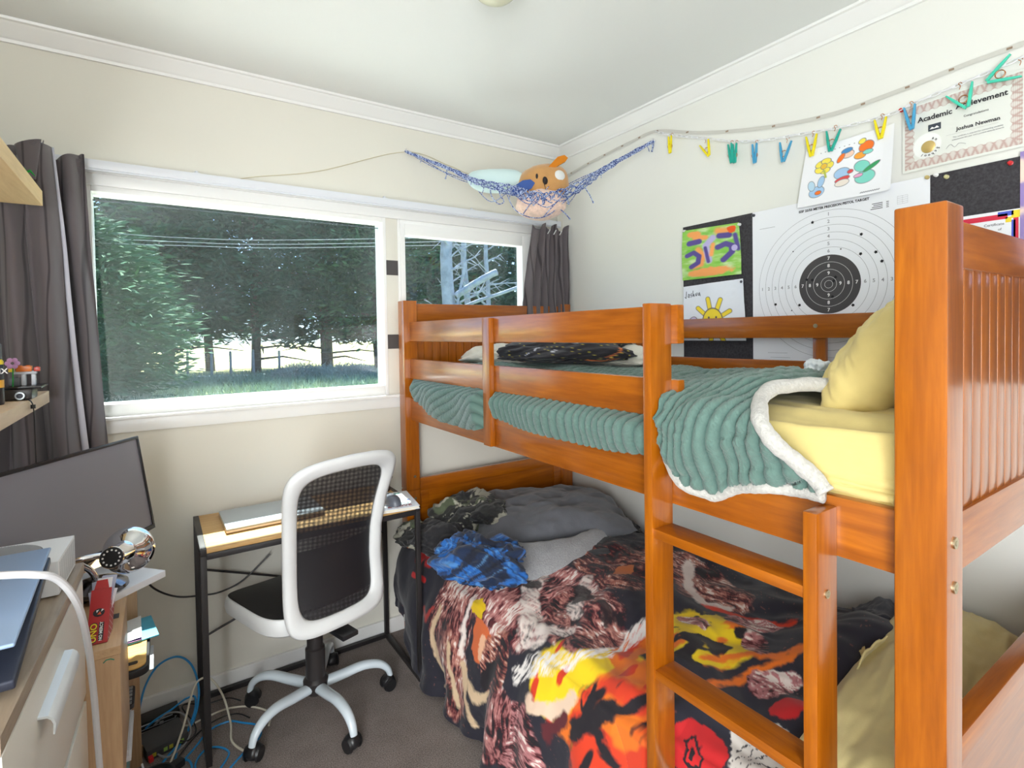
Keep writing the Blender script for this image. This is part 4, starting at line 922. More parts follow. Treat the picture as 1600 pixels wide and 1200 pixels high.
b = MB(); b.box(-0.165, 0.165, -0.115, 0.115, 0.003, 0.012, 0.003, T); b.build('base', mat('laptop_cream', srgb(214,190,158), 0.45), lap)
b = MB(); b.box(-0.165, 0.165, -0.115, 0.115, 0.0135, 0.020, 0.003, T); b.build('lid', m_silver, lap)
b = MB()
for sx in (-0.14, 0.14):
    for sy in (-0.09, 0.09): b.cyl(T @ Vector((sx, sy, 0)), T @ Vector((sx, sy, 0.004)), 0.008)
b.build('foot', m_blk, lap)
bk_ = thing('book', 'white paperback with rows of red, blue and green lettering on the desk corner', 'book', (-1.14, -0.33, DZ))
T = Matrix.Translation((-1.142, -0.325, DZ)) @ Matrix.Rotation(rad(-9), 4, 'Z')
b = MB(); b.box(-0.070, 0.070, -0.108, 0.108, 0.0012, 0.0105, 0, T); b.build('pages', mat('page_block', srgb(226,220,205), 0.9), bk_, smooth=False)
b = MB(); b.box(-0.073, 0.073, -0.110, 0.110, 0.0105, 0.0117, 0.0004, T); b.box(-0.073, 0.073, -0.110, 0.110, 0.0, 0.0012, 0.0004, T); b.build('cover', mat('cover_white', srgb(236,240,248), 0.35), bk_)
for k, (w, c) in enumerate((('RULES', (30,130,110)), ('WRITE', (200,70,60)), ('PLAY', (200,70,60)), ('IMAGINE', (50,90,190)), ('LISTEN', (20,140,120)), ('& LOVE', (150,50,60)))):
    text_mb(w, 0.025, T @ Matrix.Translation((0.0, 0.082-0.033*k, 0.0121)), 'cover_lettering', mat('ink_%d_%d' % c[:2], srgb(*c), 0.6), bk_, bold=0.0003, squash=1.15)
ms = thing('computer_mouse', 'dark grey computer mouse resting on the paperback', 'computer mouse', (-1.165, -0.375, DZ+0.012))
T = Matrix.Translation((-1.172, -0.362, DZ+0.0125)) @ Matrix.Rotation(rad(15), 4, 'Z')
b = MB(); b.grid(28, 14, lambda u, v: T @ Vector((0.031*math.cos(2*PI*u)*math.cos(v*PI/2)**0.6, 0.052*math.sin(2*PI*u)*math.cos(v*PI/2)**0.6, 0.036*math.sin(v*PI/2)**0.9)), closed_u=True); b.build('shell', mat('mouse_grey', srgb(92,96,106), 0.35), ms)
b = MB(); b.cyl(T @ Vector((-0.003, 0.022, 0.033)), T @ Vector((0.003, 0.022, 0.033)), 0.007, seg=16); b.build('scroll_wheel', m_blk, ms)
cn = thing('drink_bottle', 'small dark steel bottle with brown lid and wire loop behind the mouse', 'bottle', (-1.13, -0.12, DZ))
b = MB(); b.lathe([(0,0),(0.026,0),(0.028,0.004),(0.028,0.034),(0.022,0.042),(0.018,0.046)], Matrix.Translation((-1.118,-0.13,DZ))); b.build('body', mat('bottle_steel', srgb(120,118,116), 0.3, 0.7), cn)
b = MB(); b.lathe([(0.019,0.044),(0.021,0.045),(0.021,0.064),(0.017,0.068),(0,0.068)], Matrix.Translation((-1.118,-0.13,DZ))); b.build('lid', mat('bottle_lid', srgb(140,112,104), 0.4), cn)
b = MB(); b.tube([(-1.092+0.014*math.cos(a), -0.135, DZ+0.060+0.016*math.sin(a)) for a in np.linspace(0.3, 2*PI-0.2, 20)], 0.0016, 6); b.build('loop', m_blk, cn)

# ================================================================== OFFICE CHAIR
m_leather = mat('white_faux_leather', srgb(226,228,228), 0.42, var=0.02, bump=0.10, bscale=240, bdist=0.0006)
m_wmetal = mat('white_enamel', srgb(214,226,234), 0.22, coat=0.5)
m_plastic = mat('black_plastic', srgb(30,30,32), 0.35)
chr_ = thing('office_chair', 'white and black mesh-back swivel chair on a five-star white base', 'office chair', (-1.465, -0.34, 0))
cx0, cy0 = -1.465, -0.34
fw = Vector((-0.28, 0.96, 0)).normalized(); wd = Vector((0.96, 0.28, 0)).normalized()
def CH(u, v, z): return Vector((cx0, cy0, 0)) + wd*u + fw*v + Zv*z
for k, (ex, ey) in enumerate([(-1.410,-0.612), (-1.196,-0.378), (-1.345,-0.095), (-1.662,-0.165), (-1.697,-0.470)]):
    d = Vector((ex-cx0, ey-cy0, 0)); L = d.length; d.normalize(); side = Vector((-d.y, d.x, 0))
    pts = catmull([Vector((cx0,cy0,0.098))+d*0.03, Vector((cx0,cy0,0.108))+d*0.10, Vector((cx0,cy0,0.118))+d*0.17, Vector((cx0,cy0,0.108))+d*(L-0.045), Vector((cx0,cy0,0.082))+d*(L-0.012), Vector((cx0,cy0,0.052))+d*L], 6)
    n_ = len(pts); b = MB(); b.tube(pts, [0.021-0.009*(i/(n_-1))**1.5 for i in range(n_)], 14, flat=0.85); arm = b.build('base_arm', m_wmetal, chr_)
    c = Vector((ex, ey, 0)); a = k*1.3+0.4; ax = Vector((math.cos(a), math.sin(a), 0)); fwd = Vector((-math.sin(a), math.cos(a), 0))*0.010
    cas = MB(); cas.cyl(c+Zv*0.045, c+Zv*0.062, 0.008, seg=12)
    cas.grid(24, 10, lambda u, v: c+fwd + ax*(0.018*(2*v-1)) + (fwd.normalized()*math.cos(2*PI*u) + Zv*math.sin(2*PI*u))*(0.0285 if math.sin(2*PI*u) > -0.2 else 0.024)*(1-0.25*abs(2*v-1)**3) + Zv*0.028, closed_u=True)
    ca = cas.build('caster', m_plastic, chr_)
    for s in (-1, 1):
        w_ = MB(); w_.cyl(c+fwd+ax*s*0.0185+Zv*0.0255, c+fwd+ax*s*0.0255+Zv*0.0255, 0.0255, 0.022, 24); w_.build('wheel', m_plastic, ca)
b = MB(); b.lathe([(0,0.070),(0.030,0.070),(0.042,0.080),(0.044,0.118),(0.036,0.128),(0.034,0.130),(0.034,0.235),(0.028,0.240),(0.028,0.36),(0,0.36)], Matrix.Translation((cx0,cy0,0)), 28); b.build('column', mat('column_black', srgb(46,42,42), 0.4), chr_)
b = MB(); M0 = Matrix(((wd.x, fw.x, 0, cx0), (wd.y, fw.y, 0, cy0), (0, 0, 1, 0), (0, 0, 0, 1)))
b.box(-0.06, 0.06, -0.09, 0.09, 0.345, 0.385, 0.006, M0); b.box(-0.03, 0.03, -0.235, -0.05, 0.352, 0.368, 0.004, M0); b.cyl(CH(0.05, 0.02, 0.362), CH(0.20, 0.05, 0.352), 0.006); b.build('tilt_mechanism', m_plastic, chr_)
# seat: rounded cushion with white skirt and black mesh top
def rrect(t, hx, hy, p):
    c, s = math.cos(t), math.sin(t); return hx*math.copysign(abs(c)**p, c), hy*math.copysign(abs(s)**p, s)
def seat_ring(scale, z):
    def f(t):
        x, y = rrect(t, 0.252*scale, 0.198*scale, 0.42); x *= 1 - 0.10*(0.5 - y/0.45)          # narrower at the back
        return CH(x, y+0.045, z + 0.016*(x/0.24)**2 - 0.018*max(0, y/0.22)**3)
    return f
prof = [(0.80,0.382),(0.93,0.384),(0.985,0.394),(1.0,0.412),(0.992,0.432),(0.972,0.444),(0.955,0.4465)]
b = MB(); b.grid(96, len(prof), lambda u, v: seat_ring(*prof[int(round(v*(len(prof)-1)))])(2*PI*u), closed_u=True)
b.bm.faces.new([v for v in b.bm.verts][0::len(prof)][:96]); b.build('seat_cushion', m_leather, chr_)
def fine_mesh_mat(name, hole, c=(30,30,33), sc=420):
    m = bpy.data.materials.new(name); m.use_nodes = True; t = m.node_tree; p = t.nodes['Principled BSDF']; out = t.nodes['Material Output']
    p.inputs['Base Color'].default_value = srgb(*c); p.inputs['Roughness'].default_value = 0.5
    if hole:
        v = coords(t, 'Object'); fac = None
        for ax in 'XZ':
            w = t.nodes.new('ShaderNodeTexWave'); w.bands_direction = ax; w.inputs['Scale'].default_value = sc/6.283 * (1.0 if ax == 'X' else 0.97); t.links.new(v, w.inputs['Vector'])
            g_ = t.nodes.new('ShaderNodeMath'); g_.operation = 'GREATER_THAN'; g_.inputs[1].default_value = 1-hole; t.links.new(w.outputs['Fac'], g_.inputs[0])
            if fac is None: fac = g_.outputs[0]
            else:
                mm = t.nodes.new('ShaderNodeMath'); mm.operation = 'MULTIPLY'; t.links.new(fac, mm.inputs[0]); t.links.new(g_.outputs[0], mm.inputs[1]); fac = mm.outputs[0]
        tr = t.nodes.new('ShaderNodeBsdfTransparent'); mx = t.nodes.new('ShaderNodeMixShader'); t.links.new(fac, mx.inputs[0]); t.links.new(p.outputs[0], mx.inputs[1]); t.links.new(tr.outputs[0], mx.inputs[2]); t.links.new(mx.outputs[0], out.inputs[0])
    else: bump_n(t, p, noise_n(t, coords(t), 700, 2), 0.5, 0.001)
    return m
b = MB(); rr_ = [0.956, 0.9, 0.7, 0.45, 0.2, 0.0]
b.grid(96, 6, lambda u, v: seat_ring(max(rr_[int(round(v*5))], 0.001), 0.4475+0.004*(1-rr_[int(round(v*5))]))(2*PI*u), closed_u=True); b.build('seat_mesh', fine_mesh_mat('seat_net', 0), chr_, angle=180)
# backrest: S-curved frame wrapped in white leather
def bz(z):  # backward offset of the S profile and half width at height z
    t = (z-0.385)/0.585; off = -0.195 + 0.030*math.sin(PI*1.0*t*1.15) - 0.055*t*t
    hw = 0.182 + 0.028*(t-0.42)**2*4 + 0.012*t
    return off, hw
Z0, Z1 = 0.385, 0.968
def back_pt(t, scale, push):
    """t runs round a rounded rectangle; scale shrinks towards the middle of the frame"""
    x, y = rrect(t, 1, 1, 0.32); zc = (Z0+Z1)/2; hz = (Z1-Z0)/2
    z = zc + y*(hz - scale); off, hw = bz(z); x_ = x*(hw - scale) 
    top = max(0, (z-0.80)/0.17); z += -0.014*top*(x*x) + 0.012*top*(1-x*x)
    return CH(x_, off + 0.028*(x**2) + push, z)
cs = [(0.0, 0.0), (0.004, -0.013), (0.018, -0.017), (0.040, -0.014), (0.047, -0.005), (0.047, 0.005), (0.040, 0.012), (0.018, 0.015), (0.004, 0.012)]
b = MB(); N = 160; rings = [[b.bm.verts.new(back_pt(2*PI*i/N, s, p)) for s, p in cs] for i in range(N)]
for i in range(N):
    for k in range(len(cs)):
        b.bm.faces.new((rings[i][k], rings[(i+1)%N][k], rings[(i+1)%N][(k+1)%len(cs)], rings[i][(k+1)%len(cs)]))
b.build('back_frame', m_leather, chr_, angle=80)
def back_panel(name, z0, z1, push, material, inset=0.042):
    def f(u, v):
        z = z0+(z1-z0)*v; off, hw = bz(z); x = 2*u-1
        zz = (Z1-0.046)-z; cut = 0
        if z > Z1-0.07: cut = 0.012*((z-(Z1-0.07))/0.07)**2
        return CH(x*(hw-inset-cut), off+0.028*x*x+push, z + (0.010*(1-x*x)-0.012*x*x)*max(0, (z-0.80)/0.17))
    b = MB(); b.grid(24, 40, f); return b.build(name, material, chr_, angle=180)
back_panel('back_mesh', Z0+0.040, Z1-0.036, 0.0, fine_mesh_mat('back_net', 0.62, (36,34,38), 2600))
back_panel('back_mesh', Z0+0.040, Z1-0.036, 0.010, fine_mesh_mat('back_net_inner', 0.66, (36,34,38), 2450))
back_panel('lumbar_panel', Z0+0.085, 0.665, 0.006, fine_mesh_mat('lumbar_net', 0), 0.044)

# ================================================================== CHEST OF DRAWERS
m_cab = mat('cream_laminate', srgb(232,229,218), 0.35); m_ctop = wood('grey_oak', srgb(142,124,104), srgb(182,164,142), 'Y', 0.4, 0.1, 1.2, 0.04)
TCm = Matrix.Translation((-2.060, -0.906, 0)) @ Matrix.Rotation(rad(-2.6), 4, 'Z')
chest = thing('chest_of_drawers', 'cream fronted chest of drawers with grey oak top at the left edge', 'chest of drawers', TCm @ Vector((-0.2, -0.3, 0)))
b = MB(); b.box(-0.42, 0.0, -0.582, 0.0, 0.876, 0.900, 0.0015, TCm); b.build('top', m_ctop, chest)
b = MB(); b.box(-0.41, -0.020, -0.575, -0.559, 0.0, 0.8755, 0.001, TCm); b.box(-0.41, -0.020, -0.023, -0.007, 0, 0.8755, 0.001, TCm); b.box(-0.405, -0.395, -0.559, -0.023, 0.02, 0.875, 0, TCm); b.box(-0.39, -0.03, -0.559, -0.023, 0.03, 0.046, 0, TCm); b.build('body', m_ctop, chest)
for z0, z1 in ((0.622, 0.868), (0.350, 0.606), (0.060, 0.334)):
    b = MB(); b.box(-0.018, -0.002, -0.570, -0.008, z0, z1, 0.0015, TCm); dr = b.build('drawer', m_cab, chest)
    b = MB(); b.box(-0.36, -0.019, -0.55, -0.03, z0+0.02, z1-0.05, 0, TCm); b.build('drawer_box', m_cab, dr)
    zc = z1-0.070; yc = (-0.405, -0.205); b = MB()
    sec = [(-0.002, 0.016), (0.010, 0.0145), (0.016, 0.009), (0.019, 0.0), (0.0175, -0.016), (0.0155, -0.016), (0.016, 0.0), (0.0135, 0.0065), (0.009, 0.011), (-0.002, 0.0125)]
    r = [[b.bm.verts.new(TCm @ Vector((d_, y, zc+h_))) for d_, h_ in sec] for y in yc]
    for k in range(len(sec)): b.bm.faces.new((r[0][k], r[0][(k+1)%len(sec)], r[1][(k+1)%len(sec)], r[1][k]))
    b.bm.faces.new(r[0]); b.bm.faces.new(r[1][::-1]); b.build('handle', mat('handle_white', srgb(232,238,242), 0.3, 0.1), dr)
# games console on the chest
con = thing('games_console', 'white box-shaped games console with round black grille on the chest top', 'games console', (-2.14, -1.0, 0.90))
TG = Matrix.Translation((-2.072, -0.925, 0.9035)) @ Matrix.Rotation(rad(-3.2), 4, 'Z')      # far right corner
m_cw = mat('console_white', srgb(234,236,238), 0.45)
b = MB(); b.box(-0.275, 0, -0.151, 0, 0, 0.0625, 0.0012, TG); b.build('case', m_cw, con)
b = MB(); b.lathe([(0.0, 0.0632), (0.0665, 0.0632), (0.068, 0.0625)], TG @ Matrix.Translation((-0.105, -0.075, 0)), 48); b.build('grille', mat('grille_black', srgb(34,34,36), 0.5), con)
b = MB()
for k in range(-15, 16):
    w = math.sqrt(max(0, 0.066**2-(k*0.0042)**2)); b.box(-0.105-w, -0.105+w, -0.075+k*0.0042-0.0009, -0.075+k*0.0042+0.0009, 0.0633, 0.0640, 0, TG @ Matrix.Translation((-0.105,-0.075,0)) @ Matrix.Rotation(rad(55), 4, 'Z') @ Matrix.Translation((0.105,0.075,0)))
b.build('grille_ribs', mat('grille_rib', srgb(176,178,182), 0.5), con, smooth=False)
b = MB()
for k in range(16): b.box(-0.0004, 0.0003, -0.140+0.0086*k, -0.1372+0.0086*k, 0.006, 0.057, 0, TG)
b.build('side_vents', mat('vent_grey', srgb(178,182,186), 0.6), con, smooth=False)
b = MB(); b.lathe([(0, 0.0006), (0.0075, 0.0006), (0.0078, 0)], TG @ Matrix.Translation((-0.037, -0.1515, 0.036)) @ Matrix.Rotation(PI/2, 4, 'X'), 24); b.build('power_button', m_plastic, con)
b = MB()
for s in (-1, 1): b.box(-0.0065, 0.0065, -0.0011, 0.0011, 0.0007, 0.0010, 0, TG @ Matrix.Translation((-0.037, -0.1515, 0.036)) @ Matrix.Rotation(PI/2, 4, 'X') @ Matrix.Rotation(s*0.8, 4, 'Z'))
b.build('power_mark', m_cw, con, smooth=False)
# slate laptop propped on the console
lp2 = thing('laptop', 'slate blue laptop propped on the console, lid slightly ajar', 'laptop', (-2.20, -1.30, 0.92))
def quad_slab(b, a, bq, c, d, th, bev=0.003):
    a, bq, c, d = map(Vector, (a, bq, c, d)); n = (bq-a).cross(d-a).normalized()*th
    vs = [b.bm.verts.new(p) for p in (a, bq, c, d, a+n, bq+n, c+n, d+n)]
    fs = [(0,1,2,3), (7,6,5,4), (0,4,5,1), (1,5,6,2), (2,6,7,3), (3,7,4,0)]
    for f in fs: b.bm.faces.new([vs[i] for i in f])
    bmesh.ops.bevel(b.bm, geom=list({e for v in vs for e in v.link_edges}), offset=bev, segments=3, profile=0.5, affect='EDGES'); return b
b = MB(); quad_slab(b, (-2.32, -1.405, 0.968), (-2.085, -1.405, 0.968), (-2.088, -1.085, 0.992), (-2.32, -1.085, 0.992), 0.006, 0.0025); b.build('lid', mat('slate_blue_metal', srgb(150,174,206), 0.35, 0.25), lp2)
b = MB(); quad_slab(b, (-2.33, -1.405, 0.912), (-2.086, -1.405, 0.912), (-2.089, -1.085, 0.9675), (-2.33, -1.085, 0.9675), 0.014, 0.003); b.build('base', mat('slate_dark', srgb(52,56,70), 0.4, 0.3), lp2)
b = MB(); quad_slab(b, (-2.30, -1.110, 0.975), (-2.12, -1.110, 0.975), (-2.12, -1.085, 0.980), (-2.30, -1.085, 0.980), 0.012, 0.003); b.build('hinge', mat('slate_dark', srgb(52,56,70), 0.4, 0.3), lp2)
cb = thing('white_cable', 'thick white cable arching over the laptop and hanging down the drawer fronts', 'cable', (-2.05, -1.1, 0.95))
b = MB(); b.tube(catmull([(-2.26,-1.20,1.025),(-2.20,-1.235,1.028),(-2.125,-1.27,1.024),(-2.085,-1.285,1.020),(-2.058,-1.265,0.998),(-2.040,-1.22,0.935),(-2.036,-1.14,0.83),(-2.036,-1.07,0.70),(-2.036,-1.02,0.55),(-2.030,-0.99,0.3),(-2.022,-0.97,0.10),(-2.01,-0.92,0.012),(-1.96,-0.80,0.006)], 8), 0.0056, 10)
b.build('cord', mat('cable_white', srgb(214,214,216), 0.4), cb)
# ================================================================== BOOKSHELF AND WHAT IS ON IT
m_shelf = wood('pale_beech', srgb(176,140,104), srgb(206,172,134), 'Z', 0.45, 0.1, 1.4, 0.04)
m_shelfY = wood('pale_beech_flat', srgb(186,150,112), srgb(214,180,140), 'Y', 0.45, 0.1, 1.4, 0.04)
SY0, SY1, SXf, SXb = -0.905, -0.262, -2.004, -2.30
bs = thing('bookshelf', 'low pale beech bookshelf crammed with papers between the chest and window wall', 'bookshelf', (-2.15, -0.58, 0))
b = MB(); b.box(SXb, SXf, SY0, SY0+0.018, 0, 0.681, 0.001); b.build('side_panel', m_shelf, bs)
b = MB(); b.box(SXb, SXf+0.012, SY1-0.018, SY1, 0, 0.681, 0.001); b.build('side_panel', m_shelf, bs)
b = MB(); b.box(SXb, SXf+0.002, SY0, SY1, 0.6815, 0.700, 0.001); b.build('top', m_shelfY, bs)
b = MB(); b.box(SXf-0.014, SXf, SY0+0.0185, -0.600, 0.375, 0.681, 0.001); b.build('front_panel', m_shelf, bs)
for z in (0.05, 0.17, 0.285, 0.435):
    b = MB(); b.box(SXb, SXf-0.016, SY0+0.0185, SY1-0.0185, z, z+0.016, 0.001); b.build('shelf', m_shelfY, bs)
b = MB(); b.box(SXb, SXb+0.005, SY0+0.0185, SY1-0.0185, 0, 0.681); b.build('back', m_shelf, bs)
b = MB(); b.tube([(SXf-0.01, SY0-0.0006, 0.672), (SXf-0.016, SY0-0.0006, 0.676), (SXf-0.024, SY0-0.0006, 0.676), (SXf-0.029, SY0-0.0006, 0.671)], 0.0012, 5); b.build('pen_mark', mat('green_ink', srgb(40,140,110), 0.5), bs)
m_board2 = wood('bamboo', srgb(214,160,84), srgb(236,190,112), 'X', 0.4, 0.2, 1.6, 0.03)
# lap tray with black rim, note pads, calculator, papers
lt2 = thing('lap_tray', 'bamboo topped lap tray with dark cushion rim jutting from the bookshelf', 'tray', (-2.08, -0.48, 0.452))
def rr_pts(x0, x1, y0, y1, r, n=6):
    o = []
    for cx, cy, a0 in ((x1-r, y1-r, 0), (x0+r, y1-r, PI/2), (x0+r, y0+r, PI), (x1-r, y0+r, 1.5*PI)):
        for k in range(n+1): a = a0+k*PI/2/n; o.append((cx+r*math.cos(a), cy+r*math.sin(a)))
    return o
b = MB(); b.prism(rr_pts(-2.25, -1.958, -0.592, -0.31, 0.03), 0.020, Matrix.Translation((0,0,0.452)), 0.004); b.build('cushion_rim', m_plastic, lt2)
b = MB(); b.prism(rr_pts(-2.24, -1.966, -0.583, -0.32, 0.026), 0.004, Matrix.Translation((0,0,0.4725)), 0.001)
for k in range(9): b.box(-2.235, -1.970, -0.575+0.028*k, -0.5742+0.028*k, 0.4765, 0.4768)
b.build('board', m_board2, lt2)
b = MB(); b.prism(rr_pts(-2.012, -1.985, -0.562, -0.546, 0.006), 0.001, Matrix.Translation((0,0,0.4768)), 0); b.build('slot', m_plastic, lt2)
m_teal = mat('teal_card', srgb(70,170,205), 0.55); m_pur = mat('purple_card', srgb(120,70,140), 0.5)
T = Matrix.Translation((-2.03, -0.37, 0.4775)) @ Matrix.Rotation(rad(8), 4, 'Z')
o = MB().box(-0.10, 0.085, -0.075, 0.075, 0, 0.004, 0.0005, T).build('folder', m_teal); tag(o, 'sky blue card folder under the notepad on the lap tray', 'folder')
T = Matrix.Translation((-2.035, -0.375, 0.4822)) @ Matrix.Rotation(rad(2), 4, 'Z')
np_ = thing('notepad', 'white notepad with curled pages on the blue folder', 'notepad', (-2.035, -0.375, 0.482))
b = MB(); b.box(-0.10, 0.055, -0.068, 0.068, 0, 0.0025, 0.0003, T); b.build('cover', m_pur, np_)
b = MB(); b.grid(20, 12, lambda u, v: T @ Vector((-0.10+0.155*u, -0.064+0.130*v, 0.003+0.022*max(0, u-0.4)**1.2*(0.4+0.6*v)+0.002*math.sin(9*v)))); b.build('pages', m_paper, np_)
b = MB()
for k in range(8): b.box(0.010, 0.020, -0.055+0.013*k, -0.0535+0.013*k, 0.0125, 0.0135, 0, T)
b.build('writing', m_ink, np_, smooth=False)
b = MB(); b.box(-2.2, -1.950, -0.54, -0.40, 0.4375, 0.4382); b.box(-2.2, -1.962, -0.50, -0.44, 0.4388, 0.4392)
b = b.build('loose_paper', m_paper, smooth=False); tag(b, 'loose white papers poking out beneath the lap tray', 'paper')
calc = thing('calculator', 'dark grey calculator lying on the bookshelf below the lap tray', 'calculator', (-2.05, -0.41, 0.302))
b = MB(); b.prism(rr_pts(-2.13, -2.000, -0.47, -0.36, 0.012), 0.012, Matrix.Translation((0,0,0.3015)), 0.002); b.build('case', mat('calc_grey', srgb(58,58,62), 0.5), calc)
b = MB()
for i in range(5):
    for j in range(5): b.box(-2.018-0.020*i, -2.006-0.020*i, -0.462+0.020*j, -0.450+0.020*j, 0.3137, 0.3165, 0.001)
b.build('keys', mat('calc_keys', srgb(190,192,196), 0.5), calc)
for k in range(2):
    b = MB(); b.box(-2.26, -2.008-0.006*k, -0.52, -0.30, 0.1865+0.0165*k, 0.2025+0.0165*k, 0.001); tag(b.build('paper_ream', m_paper), ('white paper stack low in the bookshelf, under the calculator', 'upper white paper bundle low in the bookshelf')[k], 'paper')
b = MB(); b.box(-2.25, -2.02, -0.56, -0.30, 0.0665, 0.11, 0.002); tag(b.build('storage_box', mat('pale_teal', srgb(150,190,188), 0.6)), 'pale teal box at the bottom of the bookshelf', 'box')
bn = thing('waste_basket', 'black rimmed small bin at the foot of the bookshelf', 'bin', (-1.975, -0.455, 0))
TB = Matrix.Translation((-1.955, -0.535, 0)); b = MB(); b.lathe([(0,0.002),(0.040,0.002),(0.048,0.115),(0.051,0.118),(0.051,0.125),(0.045,0.126),(0.043,0.115),(0.036,0.008),(0,0.008)], TB, 32); b.build('body', m_plastic, bn)
b = MB(); b.lathe([(0,0.10),(0.0425,0.10)], TB, 32); b.build('liner', mat('pale_teal', srgb(150,190,188), 0.6), bn)
# card game box, pointing along the shelf, with cards standing in it
cgb = thing('card_box', 'open red card game box with yellow lettering and cards standing in it', 'card box', (-2.04, -0.82, 0.70))
Tc = Matrix.Translation((-2.064, -0.872, 0.702)) @ Matrix.Rotation(rad(-5), 4, 'Z') @ Matrix.Rotation(rad(-38), 4, 'X')
# lies back: local x width, local y thickness, local z length of the box
m_red = mat('game_red', srgb(178,34,38), 0.35); m_red2 = mat('game_red_side', srgb(150,58,66), 0.4)
b = MB(); w_, d_, h_ = 0.036, 0.052, 0.118
b.box(0, w_, -0.0, 0.0008, 0, h_, 0, Tc); b.box(0, w_, d_, d_+0.0008, 0, h_, 0, Tc); b.box(-0.0008, 0, 0, d_, 0, h_, 0, Tc); b.box(w_, w_+0.0008, 0, d_, 0, h_, 0, Tc); b.box(0, w_, 0, d_, 0, 0.0008, 0, Tc)
b.prism([(0.004,0),(0.032,0),(0.028,0.020),(0.008,0.020)], 0.0006, Tc @ Matrix.Translation((0, 0.0, h_)) @ Matrix.Rotation(PI/2, 4, 'X')); b.build('carton', m_red, cgb, smooth=False)
m_yel = mat('game_yellow', srgb(238,206,40), 0.4)
Tf = Tc @ Matrix.Translation((0, -0.0006, 0)) @ Matrix.Rotation(PI/2, 4, 'X')
text_mb('UNO', 0.0185, Tf @ Matrix.Translation((0.0105, 0.024, 0.0002)) @ Matrix.Rotation(PI/2, 4, 'Z'), 'lettering', m_ink, cgb, bold=0.0011)
text_mb('UNO', 0.0175, Tf @ Matrix.Translation((0.0105, 0.024, 0.0006)) @ Matrix.Rotation(PI/2, 4, 'Z'), 'lettering', m_yel, cgb, bold=0.0004)
b = MB(); b.box(0.0195, 0.0285, 0.006, 0.044, 0.0001, 0.0004, 0, Tf); b.build('label_patch', m_ink, cgb, smooth=False)
text_mb('NO MERCY', 0.0078, Tf @ Matrix.Translation((0.024, 0.025, 0.0006)) @ Matrix.Rotation(PI/2, 4, 'Z'), 'lettering', m_wink, cgb, bold=0.0002)
b = MB(); b.prism([(0.017+0.011*math.cos(a), 0.066+0.009*math.sin(a)) for a in np.linspace(0, 2*PI, 12)[:-1]], 0.0004, Tf); b.build('picture', m_ink, cgb, smooth=False)
b = MB(); b.prism([(0.014,0.062),(0.022,0.061),(0.019,0.068)], 0.0003, Tf @ Matrix.Translation((0,0,0.0004))); b.build('picture', mat('game_orange', srgb(230,90,50), 0.4), cgb, smooth=False)
b = MB(); b.prism([(0.013,0.066),(0.017,0.072),(0.012,0.071)], 0.0003, Tf @ Matrix.Translation((0,0,0.0004))); b.prism([(0.021,0.067),(0.026,0.071),(0.022,0.073)], 0.0003, Tf @ Matrix.Translation((0,0,0.0004))); b.build('picture', m_wink, cgb, smooth=False)
Ts = Tc @ Matrix.Translation((w_+0.0009, 0, 0)); b = MB()
for k in range(9): b.box(0, 0.0003, 0.004, 0.048, 0.010+0.012*k, 0.0115+0.012*k, 0, Ts)
b.build('side_print', mat('side_print_pink', srgb(226,196,204), 0.5), cgb, smooth=False)
for k in range(16):
    a = 0.32*math.sin(k*2.3)+0.12*math.cos(k*1.1); b = MB()
    b.box(0.004, 0.032, 0.004+0.0028*k, 0.0046+0.0028*k, 0.050+0.016*math.sin(k*1.9), 0.135+0.020*math.sin(k*1.9)+0.008*math.cos(k*4.1), 0, Tc @ Matrix.Translation((0.018, 0.025, 0.05)) @ Matrix.Rotation(a*0.45, 4, 'Y') @ Matrix.Translation((-0.018, -0.025, -0.05)))
    cdo = b.build('playing_card', mat('card_bluegrey', srgb(176,180,205), 0.5) if k % 3 else m_paper, smooth=False); tag(cdo, 'thin playing card standing fanned in the open red card box', 'card', 'cards standing in the red card box')
# ream of paper on the bookshelf top
b = MB(); T = Matrix.Translation((-2.040, -0.532, 0.7005)) @ Matrix.Rotation(rad(131.3), 4, 'Z')
b.box(-0.105, 0.105, -0.074, 0.074, 0, 0.018, 0.0008, T); o = b.build('paper_stack', m_paper); tag(o, "thick stack of white paper overhanging the bookshelf's front corner", 'paper')
b = MB(); b.box(-2.030, -2.012, -0.760, -0.735, 0.7004, 0.7012); 
o = b.build('ring_mark', mat('ring_grey', srgb(90,90,94), 0.5, 0.4)); b = None
tag(o, 'small dark paper slip on the bookshelf top beside the card box', 'paper slip')
# chrome desk lamp: black LED face on a chrome barrel with a wide flared collar
m_chrome = mat('chrome', srgb(225,225,228), 0.08, 1.0)
lamp = thing('desk_lamp', 'chrome desk lamp with ring of white LEDs in a black face and wide flared collar', 'desk lamp', (-2.08, -0.62, 0.70))
A0 = Vector((-2.024, -0.735, 0.841)); A1 = Vector((-1.990, -0.595, 0.808)); ax = (A0-A1).normalized()
q = Matrix.Translation(A0) @ ax.to_track_quat('Z', 'Y').to_matrix().to_4x4()
b = MB(); b.lathe([(0.0245,0.0),(0.0262,-0.002),(0.0262,-0.080),(0.030,-0.087),(0.042,-0.096),(0.052,-0.108),(0.0585,-0.122),(0.0595,-0.129),(0.056,-0.131),(0.045,-0.124),(0.0,-0.122)], q, 48); b.build('head', m_chrome, lamp)
b = MB(); b.lathe([(0,0.0015),(0.0225,0.0015),(0.0245,0.0)], q, 36); b.build('face', m_plastic, lamp)
b = MB()
for k in range(12): b.lathe([(0,0.0008),(0.0022,0.0004),(0.0024,-0.0003)], q @ Matrix.Translation((0.0178*math.cos(k*PI/6), 0.0178*math.sin(k*PI/6), 0.0016)), 10)
b.build('led_ring', mat('led_white', srgb(240,240,240), 0.3), lamp)
